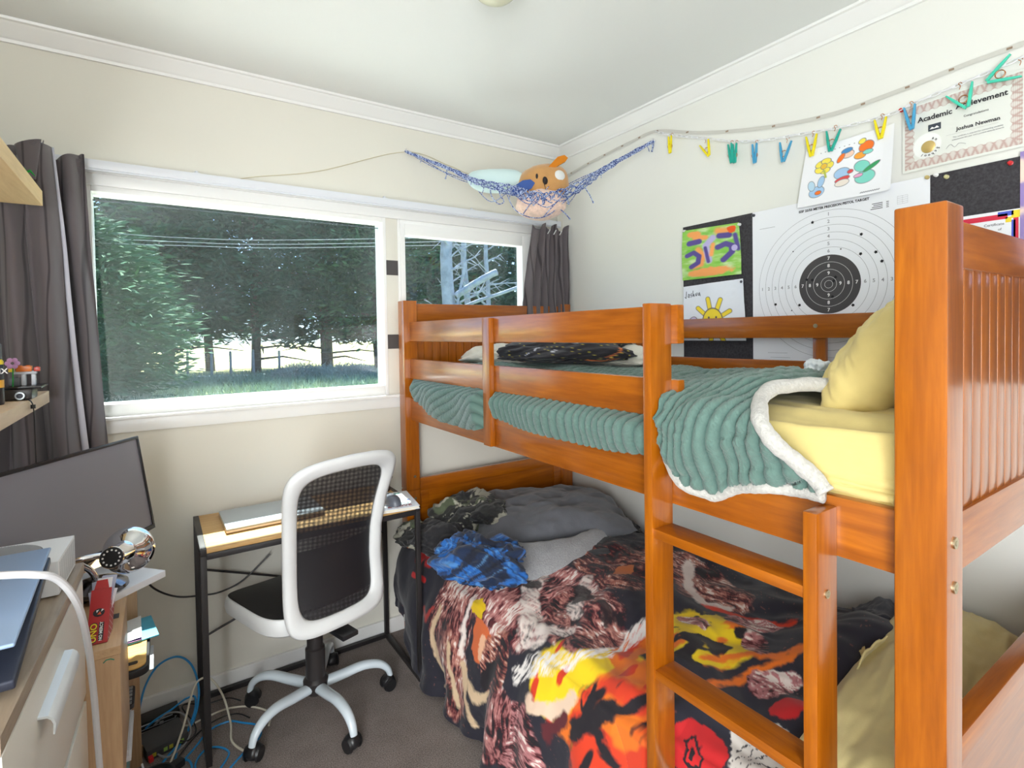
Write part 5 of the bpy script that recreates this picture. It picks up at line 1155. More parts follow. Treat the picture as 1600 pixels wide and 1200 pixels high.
b = MB(); b.lathe([(0,0),(0.062,0),(0.066,0.004),(0.064,0.012),(0.050,0.022),(0.024,0.030),(0,0.031)], Matrix.Translation((-2.062,-0.600,0.7190)), 40); b.build('foot', mat('dark_chrome', srgb(120,120,126), 0.15, 1.0), lamp)
b = MB(); b.tube(catmull([(-2.062,-0.600,0.728),(-2.075,-0.61,0.775),(-2.105,-0.645,0.815),(-2.13,-0.68,0.828),(-2.09,-0.70,0.840),(-2.040,-0.690,0.836),tuple(A0-ax*0.035)], 8), 0.0075, 12); b.build('arm', m_chrome, lamp)
b = MB(); b.lathe([(0.040,0.0),(0.048,0.004),(0.048,0.012),(0.044,0.016),(0.038,0.016),(0.036,0.004)], Matrix.Translation((-2.030,-0.515,0.7190)) @ Matrix.Rotation(0.5, 4, 'Y'), 36)
b.bm.free()
# ================================================================== MONITOR
mon = thing('monitor', 'large black-framed computer monitor tilted back beside the curtain', 'monitor', (-2.15, -0.6, 0.70))
rx = Vector((0.556, 0.831, 0)); nn = Vector((0.831, -0.556, 0)); tl = rad(9); up = (Zv*math.cos(tl) - nn*math.sin(tl)); no = (nn*math.cos(tl) + Zv*math.sin(tl))
BRc = Vector((-1.940, -0.352, 0.783))
TM = Matrix(((-rx.x, up.x, no.x, BRc.x), (-rx.y, up.y, no.y, BRc.y), (-rx.z, up.z, no.z, BRc.z), (0,0,0,1)))     # local x runs left from the lower right corner
MW, MH = 0.545, 0.292
b = MB(); b.box(0, MW, 0, 0.014, -0.012, 0.004, 0.001, TM); b.box(0, MW, MH-0.009, MH, -0.012, 0.004, 0.001, TM); b.box(0, 0.007, 0.014, MH-0.009, -0.012, 0.004, 0.001, TM); b.box(MW-0.007, MW, 0.014, MH-0.009, -0.012, 0.004, 0.001, TM); b.build('bezel', mat('bezel_black', srgb(36,34,36), 0.25), mon)
b = MB(); b.box(0.004, MW-0.004, 0.004, MH-0.004, -0.035, -0.004, 0.004, TM); b.build('rear_shell', m_plastic, mon)
sm, st_, sb = nt('screen_matte'); sb.inputs['Base Color'].default_value = srgb(122,120,128); sb.inputs['Roughness'].default_value = 0.36; sb.inputs['Specular IOR Level'].default_value = 1.0  # grey base colour stands in for the hazy reflection on the screen
bump_n(st_, sb, noise_n(st_, coords(st_), 900, 2), 0.25, 0.0006)
b = MB(); b.box(0.007, MW-0.007, 0.014, MH-0.009, -0.004, 0.0, 0, TM); b.build('screen', sm, mon, smooth=False)
b = MB(); b.cyl(TM @ Vector((MW/2, 0.10, -0.045)), TM @ Vector((MW/2, -0.075, -0.055)), 0.016, seg=16); b.build('stand', m_plastic, mon)
b = MB(); c_ = TM @ Vector((MW/2, 0, -0.04)); b.prism(rr_pts(-0.10, 0.10, -0.07, 0.07, 0.03), 0.010, Matrix.Translation((c_.x, c_.y, 0.7005)) @ Matrix.Rotation(rad(56), 4, 'Z'), 0.002); b.cyl((c_.x, c_.y, 0.71), (c_.x, c_.y, 0.735), 0.018); b.build('stand_foot', m_plastic, mon)

# ================================================================== WALL SHELVES AT THE LEFT
m_pine = wood('shelf_pine', srgb(222,190,140), srgb(242,214,166), 'Y', 0.5, 0.05, 1.2, 0.04); m_pine2 = wood('shelf_ash', srgb(206,178,146), srgb(232,208,178), 'Y', 0.5, 0.05, 1.2, 0.04)
for nm, z0, z1, mm, lab in (('upper', 1.768, 1.812, m_pine, 'pale pine wall shelf near the ceiling at the left edge'), ('lower', 1.190, 1.224, m_pine2, 'pale ash wall shelf holding a spray can and small toys')):
    sh = thing('wall_shelf', lab, 'shelf', (-2.5, -0.8, z0)); b = MB(); b.box(RX0, -2.188, -1.6, -0.280, z0, z1, 0.0015); b.build('board', mm, sh)
    for y in (-0.5, -1.3): b = MB(); b.box(RX0, RX0+0.004, y-0.015, y+0.015, z0-0.12, z0, 0); b.box(RX0, -2.45, y-0.015, y+0.015, z0-0.004, z0, 0); b.build('bracket', m_wmetal, sh)
ty = thing('toy_figure', 'small green and red brick toy on the end of the upper shelf', 'toy', (-2.22, -0.31, 1.812))
m_gb = mat('brick_green', srgb(28,150,60), 0.25); m_rb = mat('brick_red', srgb(190,50,30), 0.3); m_wb = mat('brick_grey', srgb(190,195,205), 0.3); m_ob = mat('brick_orange', srgb(226,122,40), 0.3); m_yb = mat('brick_yellow', srgb(240,210,30), 0.3)
def brick(x, y, z, sx, sy, sz, mm, parent, name='brick', nx=2):
    b = MB(); b.box(x-sx/2, x+sx/2, y-sy/2, y+sy/2, z, z+sz, 0.0006)
    for i in range(nx): b.cyl((x-sx/2+sx*(i+0.5)/nx, y, z+sz), (x-sx/2+sx*(i+0.5)/nx, y, z+sz+0.0018), min(sx/nx, sy)*0.28, seg=12)
    return b.build(name, mm, parent)
brick(-2.213, -0.300, 1.8125, 0.016, 0.016, 0.020, m_rb, ty); brick(-2.222, -0.310, 1.833, 0.030, 0.020, 0.012, m_gb, ty); brick(-2.230, -0.315, 1.8455, 0.020, 0.016, 0.010, m_gb, ty)
for k in range(5):
    a = k*1.25; b = MB(); b.tube([(-2.225, -0.31, 1.852), (-2.225+0.016*math.cos(a), -0.31+0.016*math.sin(a), 1.852+0.008), (-2.225+0.026*math.cos(a), -0.31+0.026*math.sin(a), 1.846)], [0.003, 0.004, 0.001], 6); b.build('leaf', m_gb, ty)
SZ = 1.2245
can = thing('spray_can', 'black spray can with yellow and orange label bands on the lower shelf', 'spray can', (-2.222, -0.62, SZ))
TK = Matrix.Translation((-2.2385, -0.655, SZ)); b = MB(); b.lathe([(0,0),(0.018,0),(0.0195,0.003),(0.0195,0.100),(0.015,0.108),(0,0.108)], TK, 28); b.build('body', mat('can_black', srgb(52,50,54), 0.3, 0.3), can)
b = MB(); b.lathe([(0.0198,0.040),(0.0198,0.058)], TK, 28); b.build('label_band', mat('can_amber', srgb(230,170,60), 0.4), can)
b = MB(); b.lathe([(0.0198,0.094),(0.0198,0.101),(0.016,0.107)], TK, 28); b.build('label_band', m_yb, can)
b = MB(); b.lathe([(0.0175,0.106),(0.0175,0.140),(0.015,0.143),(0,0.143)], TK, 28); b.build('cap', mat('can_cap', srgb(92,92,98), 0.4), can)
text_mb('LYNX', 0.017, Matrix.Translation((-2.2305, -0.6735, SZ+0.078)) @ Matrix.Rotation(rad(22), 4, 'Z') @ Matrix.Rotation(PI/2, 4, 'X'), 'lettering', m_wink, can, bold=0.0003)
fl = thing('toy_flower', 'tiny pink and lilac toy flower behind the spray can', 'toy', (-2.222, -0.54, SZ))
b = MB(); b.tube([(-2.224,-0.54,SZ),(-2.222,-0.54,SZ+0.085)], 0.0015, 6); b.build('stem', m_gb, fl)
for k in range(6):
    a = k*PI/3; b = MB(); b.sph((-2.222+0.009*math.cos(a), -0.545, SZ+0.092+0.009*math.sin(a)), 0.006, (1, 0.5, 1), 10); b.build('petal', mat('petal_lilac', srgb(206,160,214), 0.4), fl)
tc_ = thing('toy_vehicle', 'orange, yellow and grey brick-built toy on the tablet', 'toy', (-2.195, -0.50, SZ))
for x in (-2.205, -2.186): brick(x, -0.52, SZ+0.0345, 0.008, 0.014, 0.028, m_wb, tc_, 'brick', 1)
brick(-2.222, -0.52, SZ+0.0345, 0.020, 0.016, 0.020, mat('brick_dark', srgb(90,94,104), 0.35), tc_, nx=1)
brick(-2.203, -0.52, SZ+0.063, 0.046, 0.016, 0.006, m_wb, tc_, nx=3); brick(-2.204, -0.52, SZ+0.0695, 0.030, 0.016, 0.014, m_ob, tc_); brick(-2.228, -0.52, SZ+0.0695, 0.010, 0.016, 0.012, m_yb, tc_, nx=1); brick(-2.179, -0.52, SZ+0.0695, 0.012, 0.012, 0.010, m_rb, tc_, nx=1)
tb = thing('tablet', 'black tablet lying on the webcam box at the lower shelf end', 'tablet', (-2.22, -0.48, SZ+0.028))
b = MB(); b.box(-2.300, -2.166, -0.56, -0.46, SZ+0.0275, SZ+0.034, 0.0025); b.build('body', mat('tablet_black', srgb(34,32,34), 0.25), tb)
wc = thing('webcam', 'black webcam with round grey ringed lens hanging over the lower shelf edge', 'webcam', (-2.20, -0.55, SZ))
b = MB(); b.box(-2.285, -2.182, -0.575, -0.50, SZ+0.0005, SZ+0.027, 0.006); b.build('body', mat('webcam_black', srgb(44,40,40), 0.3), wc)
b = MB(); b.cyl((-2.2045, -0.575, SZ+0.012), (-2.2045, -0.583, SZ+0.012), 0.0105, 0.0095, 28); b.build('lens_ring', mat('ring_silver', srgb(170,178,182), 0.3, 0.6), wc)
b = MB(); b.cyl((-2.2045, -0.5832, SZ+0.012), (-2.2045, -0.5845, SZ+0.012), 0.0065, 0.006, 24); b.build('lens', mat('lens_dark', srgb(30,36,50), 0.08), wc)
cw = thing('webcam_cable', 'thin black webcam cable dangling below the lower shelf', 'cable', (-2.17, -0.55, 1.1))
b = MB(); b.tube(catmull([(-2.198,-0.575,SZ+0.004),(-2.184,-0.58,SZ-0.004),(-2.180,-0.575,SZ-0.03),(-2.181,-0.565,SZ-0.09),(-2.183,-0.55,0.95),(-2.19,-0.53,0.80)], 8), 0.0015, 6); b.cyl((-2.181,-0.577,SZ-0.012), (-2.181,-0.5775,SZ-0.022), 0.005, seg=12); b.build('cord', m_plastic, cw)

# ================================================================== NETWORK BOXES AND CABLES ON THE FLOOR
nb = thing('network_switch', 'slim black network switch with pale strip lying by the window wall', 'network switch', (-1.955, -0.07, 0))
T = Matrix.Translation((-1.948, -0.072, 0)) @ Matrix.Rotation(rad(6), 4, 'Z'); b = MB(); b.box(-0.062, 0.062, -0.03, 0.03, 0.001, 0.034, 0.002, T); b.build('case', m_plastic, nb)
b = MB(); b.box(-0.058, 0.040, -0.0308, -0.0300, 0.022, 0.026, 0, T); b.box(-0.055, 0.05, -0.0308, -0.03, 0.008, 0.010, 0, T); b.build('strip', mat('strip_grey', srgb(190,196,204), 0.4), nb, smooth=False)
b = MB(); b.box(0.046, 0.052, -0.0312, -0.03, 0.012, 0.016, 0, T); b.box(0.0, 0.012, -0.033, -0.03, 0.007, 0.016, 0, T); b.build('socket', mat('socket_grey', srgb(160,160,164), 0.5), nb, smooth=False)
rt = thing('router', 'flat dark grey router with cables plugged along its front', 'router', (-1.94, -0.21, 0))
T = Matrix.Translation((-1.935, -0.205, 0)) @ Matrix.Rotation(rad(14), 4, 'Z'); b = MB(); b.box(-0.060, 0.060, -0.058, 0.050, 0.001, 0.036, 0.003, T); b.build('case', mat('router_grey', srgb(70,70,72), 0.5), rt)
for k in range(6):
    b = MB(); b.box(-0.045+0.016*k, -0.034+0.016*k, -0.0592, -0.058, 0.010, 0.022, 0, T); b.build('port', mat('port_%d' % (k % 3), (srgb(190,180,60), srgb(60,60,64), srgb(150,190,90))[k % 3], 0.4), rt, smooth=False)
rp = MB(); rp.box(-0.058, -0.045, -0.076, -0.0593, 0.006, 0.022, 0.002, T); o = rp.build('cable_plug', mat('plug_red', srgb(214,36,40), 0.35)); tag(o, "red plug in the router's left front corner", 'plug')
def cable(label, pts, r, mm, name='cable'):
    b = MB(); b.tube(catmull(pts, 8), r, 8); o = b.build(name, mm); tag(o, label, 'cable'); return o
m_cb = mat('cable_blue', srgb(40,140,205), 0.35); m_cw2 = mat('cable_cream', srgb(214,208,192), 0.45); m_cg = mat('cable_grey', srgb(150,150,152), 0.45); m_ck = mat('cable_black', srgb(34,32,34), 0.4)
cable('bright blue network cable arching high against the skirting board', [(-2.01,-0.16,0.012),(-2.005,-0.10,0.06),(-1.985,-0.055,0.13),(-1.945,-0.04,0.185),(-1.885,-0.035,0.195),(-1.840,-0.045,0.150),(-1.822,-0.085,0.075),(-1.838,-0.15,0.022),(-1.875,-0.22,0.006),(-1.92,-0.285,0.006),(-1.95,-0.33,0.006)], 0.0036, m_cb)
cable('bright blue cable looping from the switch across the router to the floor', [(-1.985,-0.110,0.014),(-1.955,-0.125,0.042),(-1.91,-0.105,0.046),(-1.865,-0.075,0.05),(-1.835,-0.08,0.05),(-1.838,-0.13,0.03),(-1.865,-0.20,0.008),(-1.895,-0.275,0.005),(-1.900,-0.33,0.005),(-1.868,-0.345,0.005),(-1.862,-0.40,0.005),(-1.90,-0.46,0.005)], 0.0034, m_cb)
cable('blue cable snaking over the carpet towards the chair', [(-1.995,-0.37,0.005),(-1.94,-0.40,0.005),(-1.90,-0.36,0.005),(-1.85,-0.30,0.005),(-1.80,-0.235,0.005),(-1.74,-0.225,0.005),(-1.70,-0.26,0.005),(-1.655,-0.31,0.005),(-1.66,-0.37,0.005),(-1.72,-0.42,0.005),(-1.76,-0.46,0.005)], 0.0032, m_cb)
cable('blue cable curling round the front desk leg', [(-1.855,-0.55,0.005),(-1.842,-0.47,0.005),(-1.850,-0.38,0.005),(-1.820,-0.33,0.006),(-1.78,-0.34,0.005),(-1.755,-0.39,0.005),(-1.79,-0.45,0.005)], 0.0032, m_cb)
cable('cream cable rising over the blue loops and dropping behind the desk leg', [(-1.955,-0.42,0.005),(-1.915,-0.33,0.012),(-1.875,-0.22,0.045),(-1.850,-0.14,0.085),(-1.825,-0.10,0.115),(-1.785,-0.10,0.110),(-1.750,-0.15,0.06),(-1.735,-0.24,0.008),(-1.74,-0.34,0.004),(-1.70,-0.43,0.004)], 0.0036, m_cw2)
cable('cream cable running flat over the carpet under the chair', [(-1.895,-0.155,0.02),(-1.86,-0.17,0.008),(-1.80,-0.155,0.006),(-1.74,-0.150,0.006),(-1.68,-0.175,0.006),(-1.635,-0.22,0.006),(-1.61,-0.27,0.006),(-1.625,-0.33,0.006)], 0.0034, m_cw2)
cable('pale cable looping out of the router front', [(-1.95,-0.27,0.012),(-1.92,-0.30,0.010),(-1.875,-0.27,0.012),(-1.855,-0.215,0.02),(-1.875,-0.16,0.05),(-1.92,-0.13,0.052),(-1.96,-0.112,0.016)], 0.0028, m_cg)
cable('white cable from the red plug', [(-1.992,-0.292,0.014),(-1.985,-0.33,0.008),(-1.975,-0.38,0.005),(-1.985,-0.43,0.005)], 0.0032, m_paper)
cable('black lead looping behind the cream cable', [(-1.90,-0.25,0.025),(-1.865,-0.26,0.014),(-1.840,-0.22,0.008),(-1.845,-0.16,0.010),(-1.875,-0.11,0.04),(-1.86,-0.075,0.03),(-1.80,-0.075,0.006),(-1.73,-0.085,0.006),(-1.69,-0.13,0.006)], 0.0022, m_ck)
cable('black lead crossing the carpet from the adapter to the chair castor', [(-1.905,-0.335,0.008),(-1.875,-0.285,0.006),(-1.83,-0.225,0.006),(-1.77,-0.19,0.006),(-1.71,-0.20,0.006),(-1.675,-0.25,0.006)], 0.0022, m_ck)
cable('black power lead hanging between the paper stack and the desk', [(-2.04,-0.15,0.66),(-1.99,-0.08,0.56),(-1.95,-0.05,0.475),(-1.88,-0.04,0.42),(-1.797,-0.035,0.400),(-1.74,-0.035,0.396),(-1.66,-0.035,0.42),(-1.56,-0.035,0.5)], 0.0034, m_ck)
T = Matrix.Translation((-1.902, -0.355, 0)) @ Matrix.Rotation(rad(30), 4, 'Z'); b = MB(); b.box(-0.022, 0.022, -0.014, 0.014, 0.001, 0.022, 0.003, T); tag(b.build('power_adapter', m_plastic), 'small black power adapter among the cables', 'adapter')
b = MB(); T = Matrix.Translation((-1.985, -0.30, 0)); 
b.box(-0.03, 0.012, 0.0, 0.030, 0.001, 0.040, 0.001, Matrix.Translation((-2.0,-0.245,0)) @ Matrix.Rotation(0.4, 4, 'Z')); o = b.build('cardboard_piece', mat('cardboard', srgb(140,110,80), 0.9)); tag(o, 'crumpled brown cardboard scrap by the bookshelf foot', 'cardboard')
# ================================================================== BEDDING
def interp(x, xs, ys): return np.interp(x, xs, ys)
def sstep(x, a, b): t = np.clip((x-a)/(b-a), 0, 1); return t*t*(3-2*t)
m_mattress = mat('mattress_ticking', srgb(226,224,216), 0.9)
m_yellow = mat('yellow_cotton', srgb(216,196,126), 0.85, var=0.03, vscale=30, bump=0.15, bscale=500, sheen=0.15)
m_yellow2 = mat('sand_yellow_cotton', srgb(222,206,146), 0.85, var=0.03, vscale=30, bump=0.15, bscale=500, sheen=0.15)
o = MB().box(-0.945, -0.085, -1.995, -0.115, 0.2625, 0.405, 0.03, seg=4).build('mattress', m_mattress); tag(o, 'plain mattress of the lower bunk under the dragon-coloured duvet', 'mattress')
o['label'] = 'plain pale mattress on the lower bunk, under the dark printed duvet'
o = MB().box(-0.944, -0.085, -1.995, -0.115, 1.0185, 1.196, 0.03, seg=4).build('mattress', m_mattress); tag(o, 'plain pale mattress on the upper bunk, under the yellow sheet and green throw', 'mattress')

# ---- lower duvet: lies over the mattress, falls down the open side to the carpet
def duvet_surface(na=700, ns=460):
    A = np.linspace(0.045, 1.86, na)[:, None]; Sg = np.linspace(0, 1, ns)[None, :]
    A2 = A + 0*Sg; S2 = Sg + 0*A
    xh = -interp(A2, [0, .2, .33, .45, .58, .73, .96, 1.2, 1.38, 1.50, 1.56, 1.9], [1.035, 1.055, 1.085, 1.120, 1.075, 1.070, 1.080, 1.06, 1.03, 0.985, 0.945, 0.945])
    zh = interp(A2, [0, .12, .22, .32, 1.38, 1.50, 1.56, 1.9], [.13, .13, .09, .018, .018, .10, .36, .36])
    xe = -interp(A2, [0, 1.40, 1.54, 1.9], [0.992, 0.992, 0.935, 0.935])                          # upper edge of the fall
    ze = 0.455 + 0.02*np.sin(A2*5)
    t1 = np.clip(S2/0.55, 0, 1); t2 = np.clip((S2-0.55)/0.45, 0, 1)
    xt = -0.035 + (xe + 0.035)*t1**0.97
    lump = 0.030*fbm(A2*4.2, xt*5, 11, 3) + 0.036*(ridge(A2*2.6+xt*1.6, xt*3.4-A2*1.1, 7, 3)-0.45) + 0.014*(ridge(A2*7+xt*3, xt*8, 19, 2)-0.4)
    z_top = 0.425 + 0.055*np.sin(PI*np.clip(t1, 0, 1)) + lump*np.clip(t1*6, 0.2, 1) - 0.05*(1-sstep(t1, 0, 0.14)) + 0.10*np.exp(-((A2-1.72)/0.13)**2)*np.exp(-((xt+0.30)/0.28)**2)
    z_top = z_top + 0.05*np.exp(-((A2-1.05)/0.35)**2)*np.exp(-((xt+0.18)/0.18)**2)
    # rounded shoulder then the fall
    zs = z_top*(1-sstep(t1, 0.86, 1.0)*0.45) + (ze+0*z_top)*sstep(t1, 0.86, 1.0)*0.45
    zs = zs - 0.035*sstep(t1, 0.90, 1.0)**2
    z_edge = zs[:, int(0.55*(ns-1))][:, None]
    fold = 0.020*np.sin(A2*17 + 2.2*vnoise(A2*3, t2*1.2, 5)) + 0.013*np.sin(A2*37+1.7*vnoise(A2*6, t2*2, 9)) + 0.012*fbm(A2*7, t2*3, 23)
    amp = t2**0.8*sstep(1.55-A2, 0, 0.25)
    belly = 0.030*np.sin(PI*np.clip(t2*1.15, 0, 1))*sstep(1.55-A2, 0, 0.25)
    X = np.where(S2 <= 0.55, xt, xe + (xh-xe)*t2**1.15 - belly + fold*amp)
    X = np.where((S2 > 0.55) & (A2 < 1.5), np.minimum(X, -0.990), X)
    Z = np.where(S2 <= 0.55, zs, z_edge + (zh-z_edge)*(t2**1.05)) + np.where(S2 > 0.55, 0.006*np.sin(A2*23)*t2, 0)
    Y = -A2 + 0.012*np.sin(S2*9+A2*6)*t2
    Y = np.minimum(Y, -0.03)
    P_ = np.stack([X, Y, Z], -1)
    seg = np.linalg.norm(np.diff(P_, axis=1), axis=-1); Bc = np.concatenate([np.zeros((na, 1)), np.cumsum(seg, 1)], 1)
    Bc = Bc - Bc[:, int(0.55*(ns-1))][:, None]             # metres past the shoulder: minus on top, plus down the side
    return P_, A2, Bc
DP, DA, DB = duvet_surface()
#PAINT
def duvet_paint(a, b):
    """cloth print in the duvet's own unrolled coordinates: a along the bed, b across it"""
    wa = a + 0.034*fbm(a*10, b*10, 51, 5, 0.62) ; wb = b + 0.034*fbm(a*10+9, b*10+4, 57, 5, 0.62)
    navy = lin((34,33,46)); col = np.zeros(a.shape+(3,)) + navy
    col = blend(col, (vnoise(a*160, b*160, 3) > 0.86)*0.5*(fbm(a*3, b*3, 8) > 0.0), lin((150,90,80)))
    q1 = 0.05*fbm(a*6, b*6, 60, 2); fine = fbm((a+q1)*150, (b+q1)*34, 61, 3, 0.6); fine2 = fbm((a-q1)*34, (b+q1)*150, 63, 3, 0.6); mid = fbm(a*13, b*12, 65, 4, 0.6)
    mar, brn, pnk, crm, blk = lin((92,30,38)), lin((150,84,60)), lin((196,128,130)), lin((240,226,218)), lin((26,20,28))
    def fur(col, m, seed=0, dark=0.0, along=True, pink=0.5):
        n = (fine if along else fine2)*1.0 + mid*0.95 + 0.35*fbm(a*60+seed, b*60, 70+seed, 3) - dark - 0.06
        c = np.zeros_like(col) + mar
        c = blend(c, sstep(n, -0.30, 0.00), brn*(1-pink)+pnk*pink*0.8); c = blend(c, sstep(n, 0.02, 0.30), pnk*pink+lin((210,160,130))*(1-pink)); c = blend(c, sstep(n, 0.34, 0.55), crm); c = blend(c, sstep(-n, 0.38, 0.55), blk)
        return col*(1-m[..., None]) + c*m[..., None]
    def E(ca, cb, ra, rb, rot=0, soft=0.10): return ell(wa, wb, ca, cb, ra, rb, rot, soft)
    def S_(pts, w, soft=0.010): return stroke(wa, wb, pts, w, soft)
    # maroon shapes far up the bed
    col = fur(col, E(0.93, -0.52, 0.22, 0.17, 0.3), 2, 0.35, False, 0.3); col = fur(col, E(1.16, -0.66, 0.22, 0.12, 0.2), 4, 0.22, False, 0.4)
    col = blend(col, S_([(1.08,-0.72),(1.16,-0.60),(1.27,-0.55),(1.33,-0.60)], 0.022), crm); col = blend(col, E(0.98, -0.50, 0.035, 0.05), lin((214,120,60)))
    # the great textured head across the middle
    col = fur(col, E(0.86, -0.16, 0.26, 0.20, -0.35), 1, -0.02, True, 0.75); col = fur(col, E(1.08, -0.20, 0.17, 0.13, 0.25), 5, 0.12, False, 0.55)
    for p, w in (([(0.78,-0.26),(0.86,-0.13),(0.95,-0.06),(1.03,-0.05)], 0.035), ([(0.92,-0.36),(1.00,-0.24),(1.06,-0.20)], 0.022), ([(1.10,-0.13),(1.02,-0.09),(0.98,-0.02)], 0.020)):
        col = blend(col, S_(p, w)*np.clip(0.75+fine2, 0, 1), crm)
    for e in ((0.98,-0.28,0.05,0.035,0.4),(0.80,-0.20,0.045,0.03,-0.5),(1.14,-0.26,0.07,0.03,0.2),(0.72,-0.22,0.05,0.07,0.1)): col = blend(col, E(*e)*0.9, blk)
    # streaky mane running down the side
    col = fur(col, E(0.60, 0.10, 0.13, 0.19, 0.1), 7, 0.0, True, 0.6); col = fur(col, E(0.66, 0.25, 0.11, 0.15, -0.5), 9, 0.10, True, 0.45)
    col = blend(col, E(0.80, 0.075, 0.055, 0.06, 0.2), lin((222,110,58))); col = blend(col, E(0.83, 0.09, 0.03, 0.035), lin((240,186,150)))
    col = fur(col, E(0.90, 0.10, 0.075, 0.10, 0.1), 3, 0.05, False, 0.3); col = blend(col, E(0.87, 0.15, 0.03, 0.05, 0.3), blk)
    col = blend(col, E(0.75, 0.005, 0.035, 0.025), lin((236,196,20))); col = blend(col, S_([(0.71,0.0),(0.69,0.09),(0.72,0.17)], 0.010), crm)
    for p in ([(0.55,0.30),(0.50,0.20),(0.52,0.10)], [(0.72,0.34),(0.66,0.25),(0.64,0.18)], [(0.78,0.22),(0.84,0.24),(0.90,0.20)], [(0.58,0.36),(0.60,0.27)], [(0.83,0.33),(0.78,0.27),(0.74,0.20)]):
        col = blend(col, S_(p, 0.014), lin((224,196,160)))
    # mauve foot and horn
    col = fur(col, E(1.08, 0.26, 0.10, 0.13, -0.2), 11, -0.12, False, 1.0); col = fur(col, E(0.97, 0.24, 0.06, 0.12, 0.2), 12, 0.1, True, 0.8)
    # fire: yellow, orange, red with black brush marks
    yel, org, red = lin((250,214,20)), lin((240,120,24)), lin((222,60,24))
    fm_ = E(1.27, -0.03, 0.20, 0.15, -0.55); c2 = np.zeros_like(col) + yel; c2 = blend(c2, sstep(fbm(a*12, b*7, 81, 4), 0.02, 0.28), org); c2 = blend(c2, sstep(fbm(a*26, b*9, 83, 3), 0.34, 0.5), red)
    col = col*(1-fm_[..., None]) + c2*fm_[..., None]
    col = blend(col, E(1.27, -0.21, 0.06, 0.09, -0.3), org); col = blend(col, S_([(1.24,-0.30),(1.28,-0.18)], 0.02), red)
    rm = E(1.40, 0.08, 0.135, 0.17, -0.15); c3 = np.zeros_like(col) + red; c3 = blend(c3, sstep(fbm(a*9, b*9, 85, 3), 0.1, 0.35), org); c3 = blend(c3, sstep(np.abs(vnoise(a*34+b*9, b*7, 87)), 0.50, 0.66), blk); c3 = blend(c3, sstep(fbm(a*30, b*12, 89, 3), 0.30, 0.42), blk)
    col = col*(1-rm[..., None]) + c3*rm[..., None]
    col = blend(col, S_([(1.28,0.10),(1.36,0.02),(1.44,-0.06),(1.49,-0.10)], 0.022), blk); col = blend(col, S_([(1.36,0.05),(1.42,0.10)], 0.012), blk)
    wf = S_([(1.03,0.055),(1.12,-0.005),(1.19,-0.055),(1.205,-0.13),(1.225,-0.22),(1.25,-0.32)], 0.030)*np.clip(0.7+fine*1.6, 0, 1); col = blend(col, wf, lin((246,240,236)))
    col = fur(col, S_([(1.16,-0.10),(1.18,-0.24)], 0.030), 14, 0.0, False, 0.5)
    col = blend(col, S_([(1.12,0.12),(1.19,0.10),(1.25,0.035)], 0.020), lin((236,206,180))); col = blend(col, S_([(1.19,0.16),(1.24,0.08)], 0.016), mar)
    # beyond the ladder
    ym = E(1.40, -0.37, 0.12, 0.15, -0.5); c4 = np.zeros_like(col) + yel*0.92; c4 = blend(c4, sstep(fbm(a*14, b*14, 91, 4), 0.0, 0.2), org); c4 = blend(c4, sstep(fbm(a*22, b*22, 93, 3), 0.18, 0.3), blk)
    col = col*(1-ym[..., None]) + c4*ym[..., None]
    col = blend(col, S_([(1.30,-0.55),(1.40,-0.58),(1.50,-0.60)], 0.018), red); col = blend(col, S_([(1.45,-0.28),(1.52,-0.36),(1.60,-0.40)], 0.013), org); col = blend(col, S_([(1.52,-0.18),(1.56,-0.30),(1.62,-0.44)], 0.010), org)
    col = fur(col, E(1.44, -0.545, 0.065, 0.05, 0.3), 15, -0.15, False, 1.0); col = fur(col, E(1.61, -0.30, 0.045, 0.06, 0.6), 16, -0.1, False, 1.0)
    col = fur(col, E(1.50, -0.43, 0.07, 0.03, 0.9), 17, 0.0, False, 0.9); col = fur(col, E(1.33, -0.42, 0.04, 0.03), 18, -0.1, False, 0.8)
    redp = lin((206,30,34)); col = blend(col, E(1.585, 0.00, 0.075, 0.055, 0, 0.03), redp); col = blend(col, E(1.585, 0.00, 0.026, 0.024, 0, 0.05), blk); col = blend(col, E(1.585, 0.00, 0.019, 0.017, 0, 0.05), redp); col = blend(col, E(1.585, 0.0, 0.008, 0.007, 0, 0.05), blk)
    col = blend(col, E(1.69, -0.10, 0.062, 0.085, 0, 0.03), lin((222,216,208))); col = blend(col, E(1.69, -0.10, 0.055, 0.078, 0, 0.03)*(np.abs(np.sin(wa*130+wb*60+3*fbm(a*20, b*20, 95))) < 0.22), blk)
    col = blend(col, E(1.68, -0.235, 0.035, 0.035), redp); col = blend(col, E(1.80, -0.36, 0.04, 0.14, 0.3), redp)
    # red patch and stripe near the foot end, small red splash
    col = blend(col, stroke(a, b, [(0.235,0.000),(0.33,-0.015)], 0.030), redp); col = blend(col, stroke(a, b, [(0.285,0.012),(0.30,0.03)], 0.012), navy); col = blend(col, stroke(a, b, [(0.245,0.072),(0.345,0.062)], 0.010, 0.005), redp)
    col = blend(col, S_([(0.40,0.135),(0.46,0.155),(0.47,0.11)], 0.010), lin((176,60,54)))
    return col
m_duv = attr_mat('printed_duvet_cotton', 0.75, bump=0.12, bscale=260, sheen=0.15)
du = thing('duvet', 'navy duvet printed with flames and fur textures, falling off the lower bunk', 'duvet', (-0.6, -0.95, 0.42))
np_mesh('cover', DP, m_duv, du, colors=duvet_paint(DA, DB), thickness=0.012)
b = MB(); b.box(-1.052, -1.044, -0.245, -0.165, 0.148, 0.172, 0.001, Matrix.Translation((0,0,-0.02))); o = b.build('care_tag', mat('tag_white', srgb(214,212,208), 0.7), du)
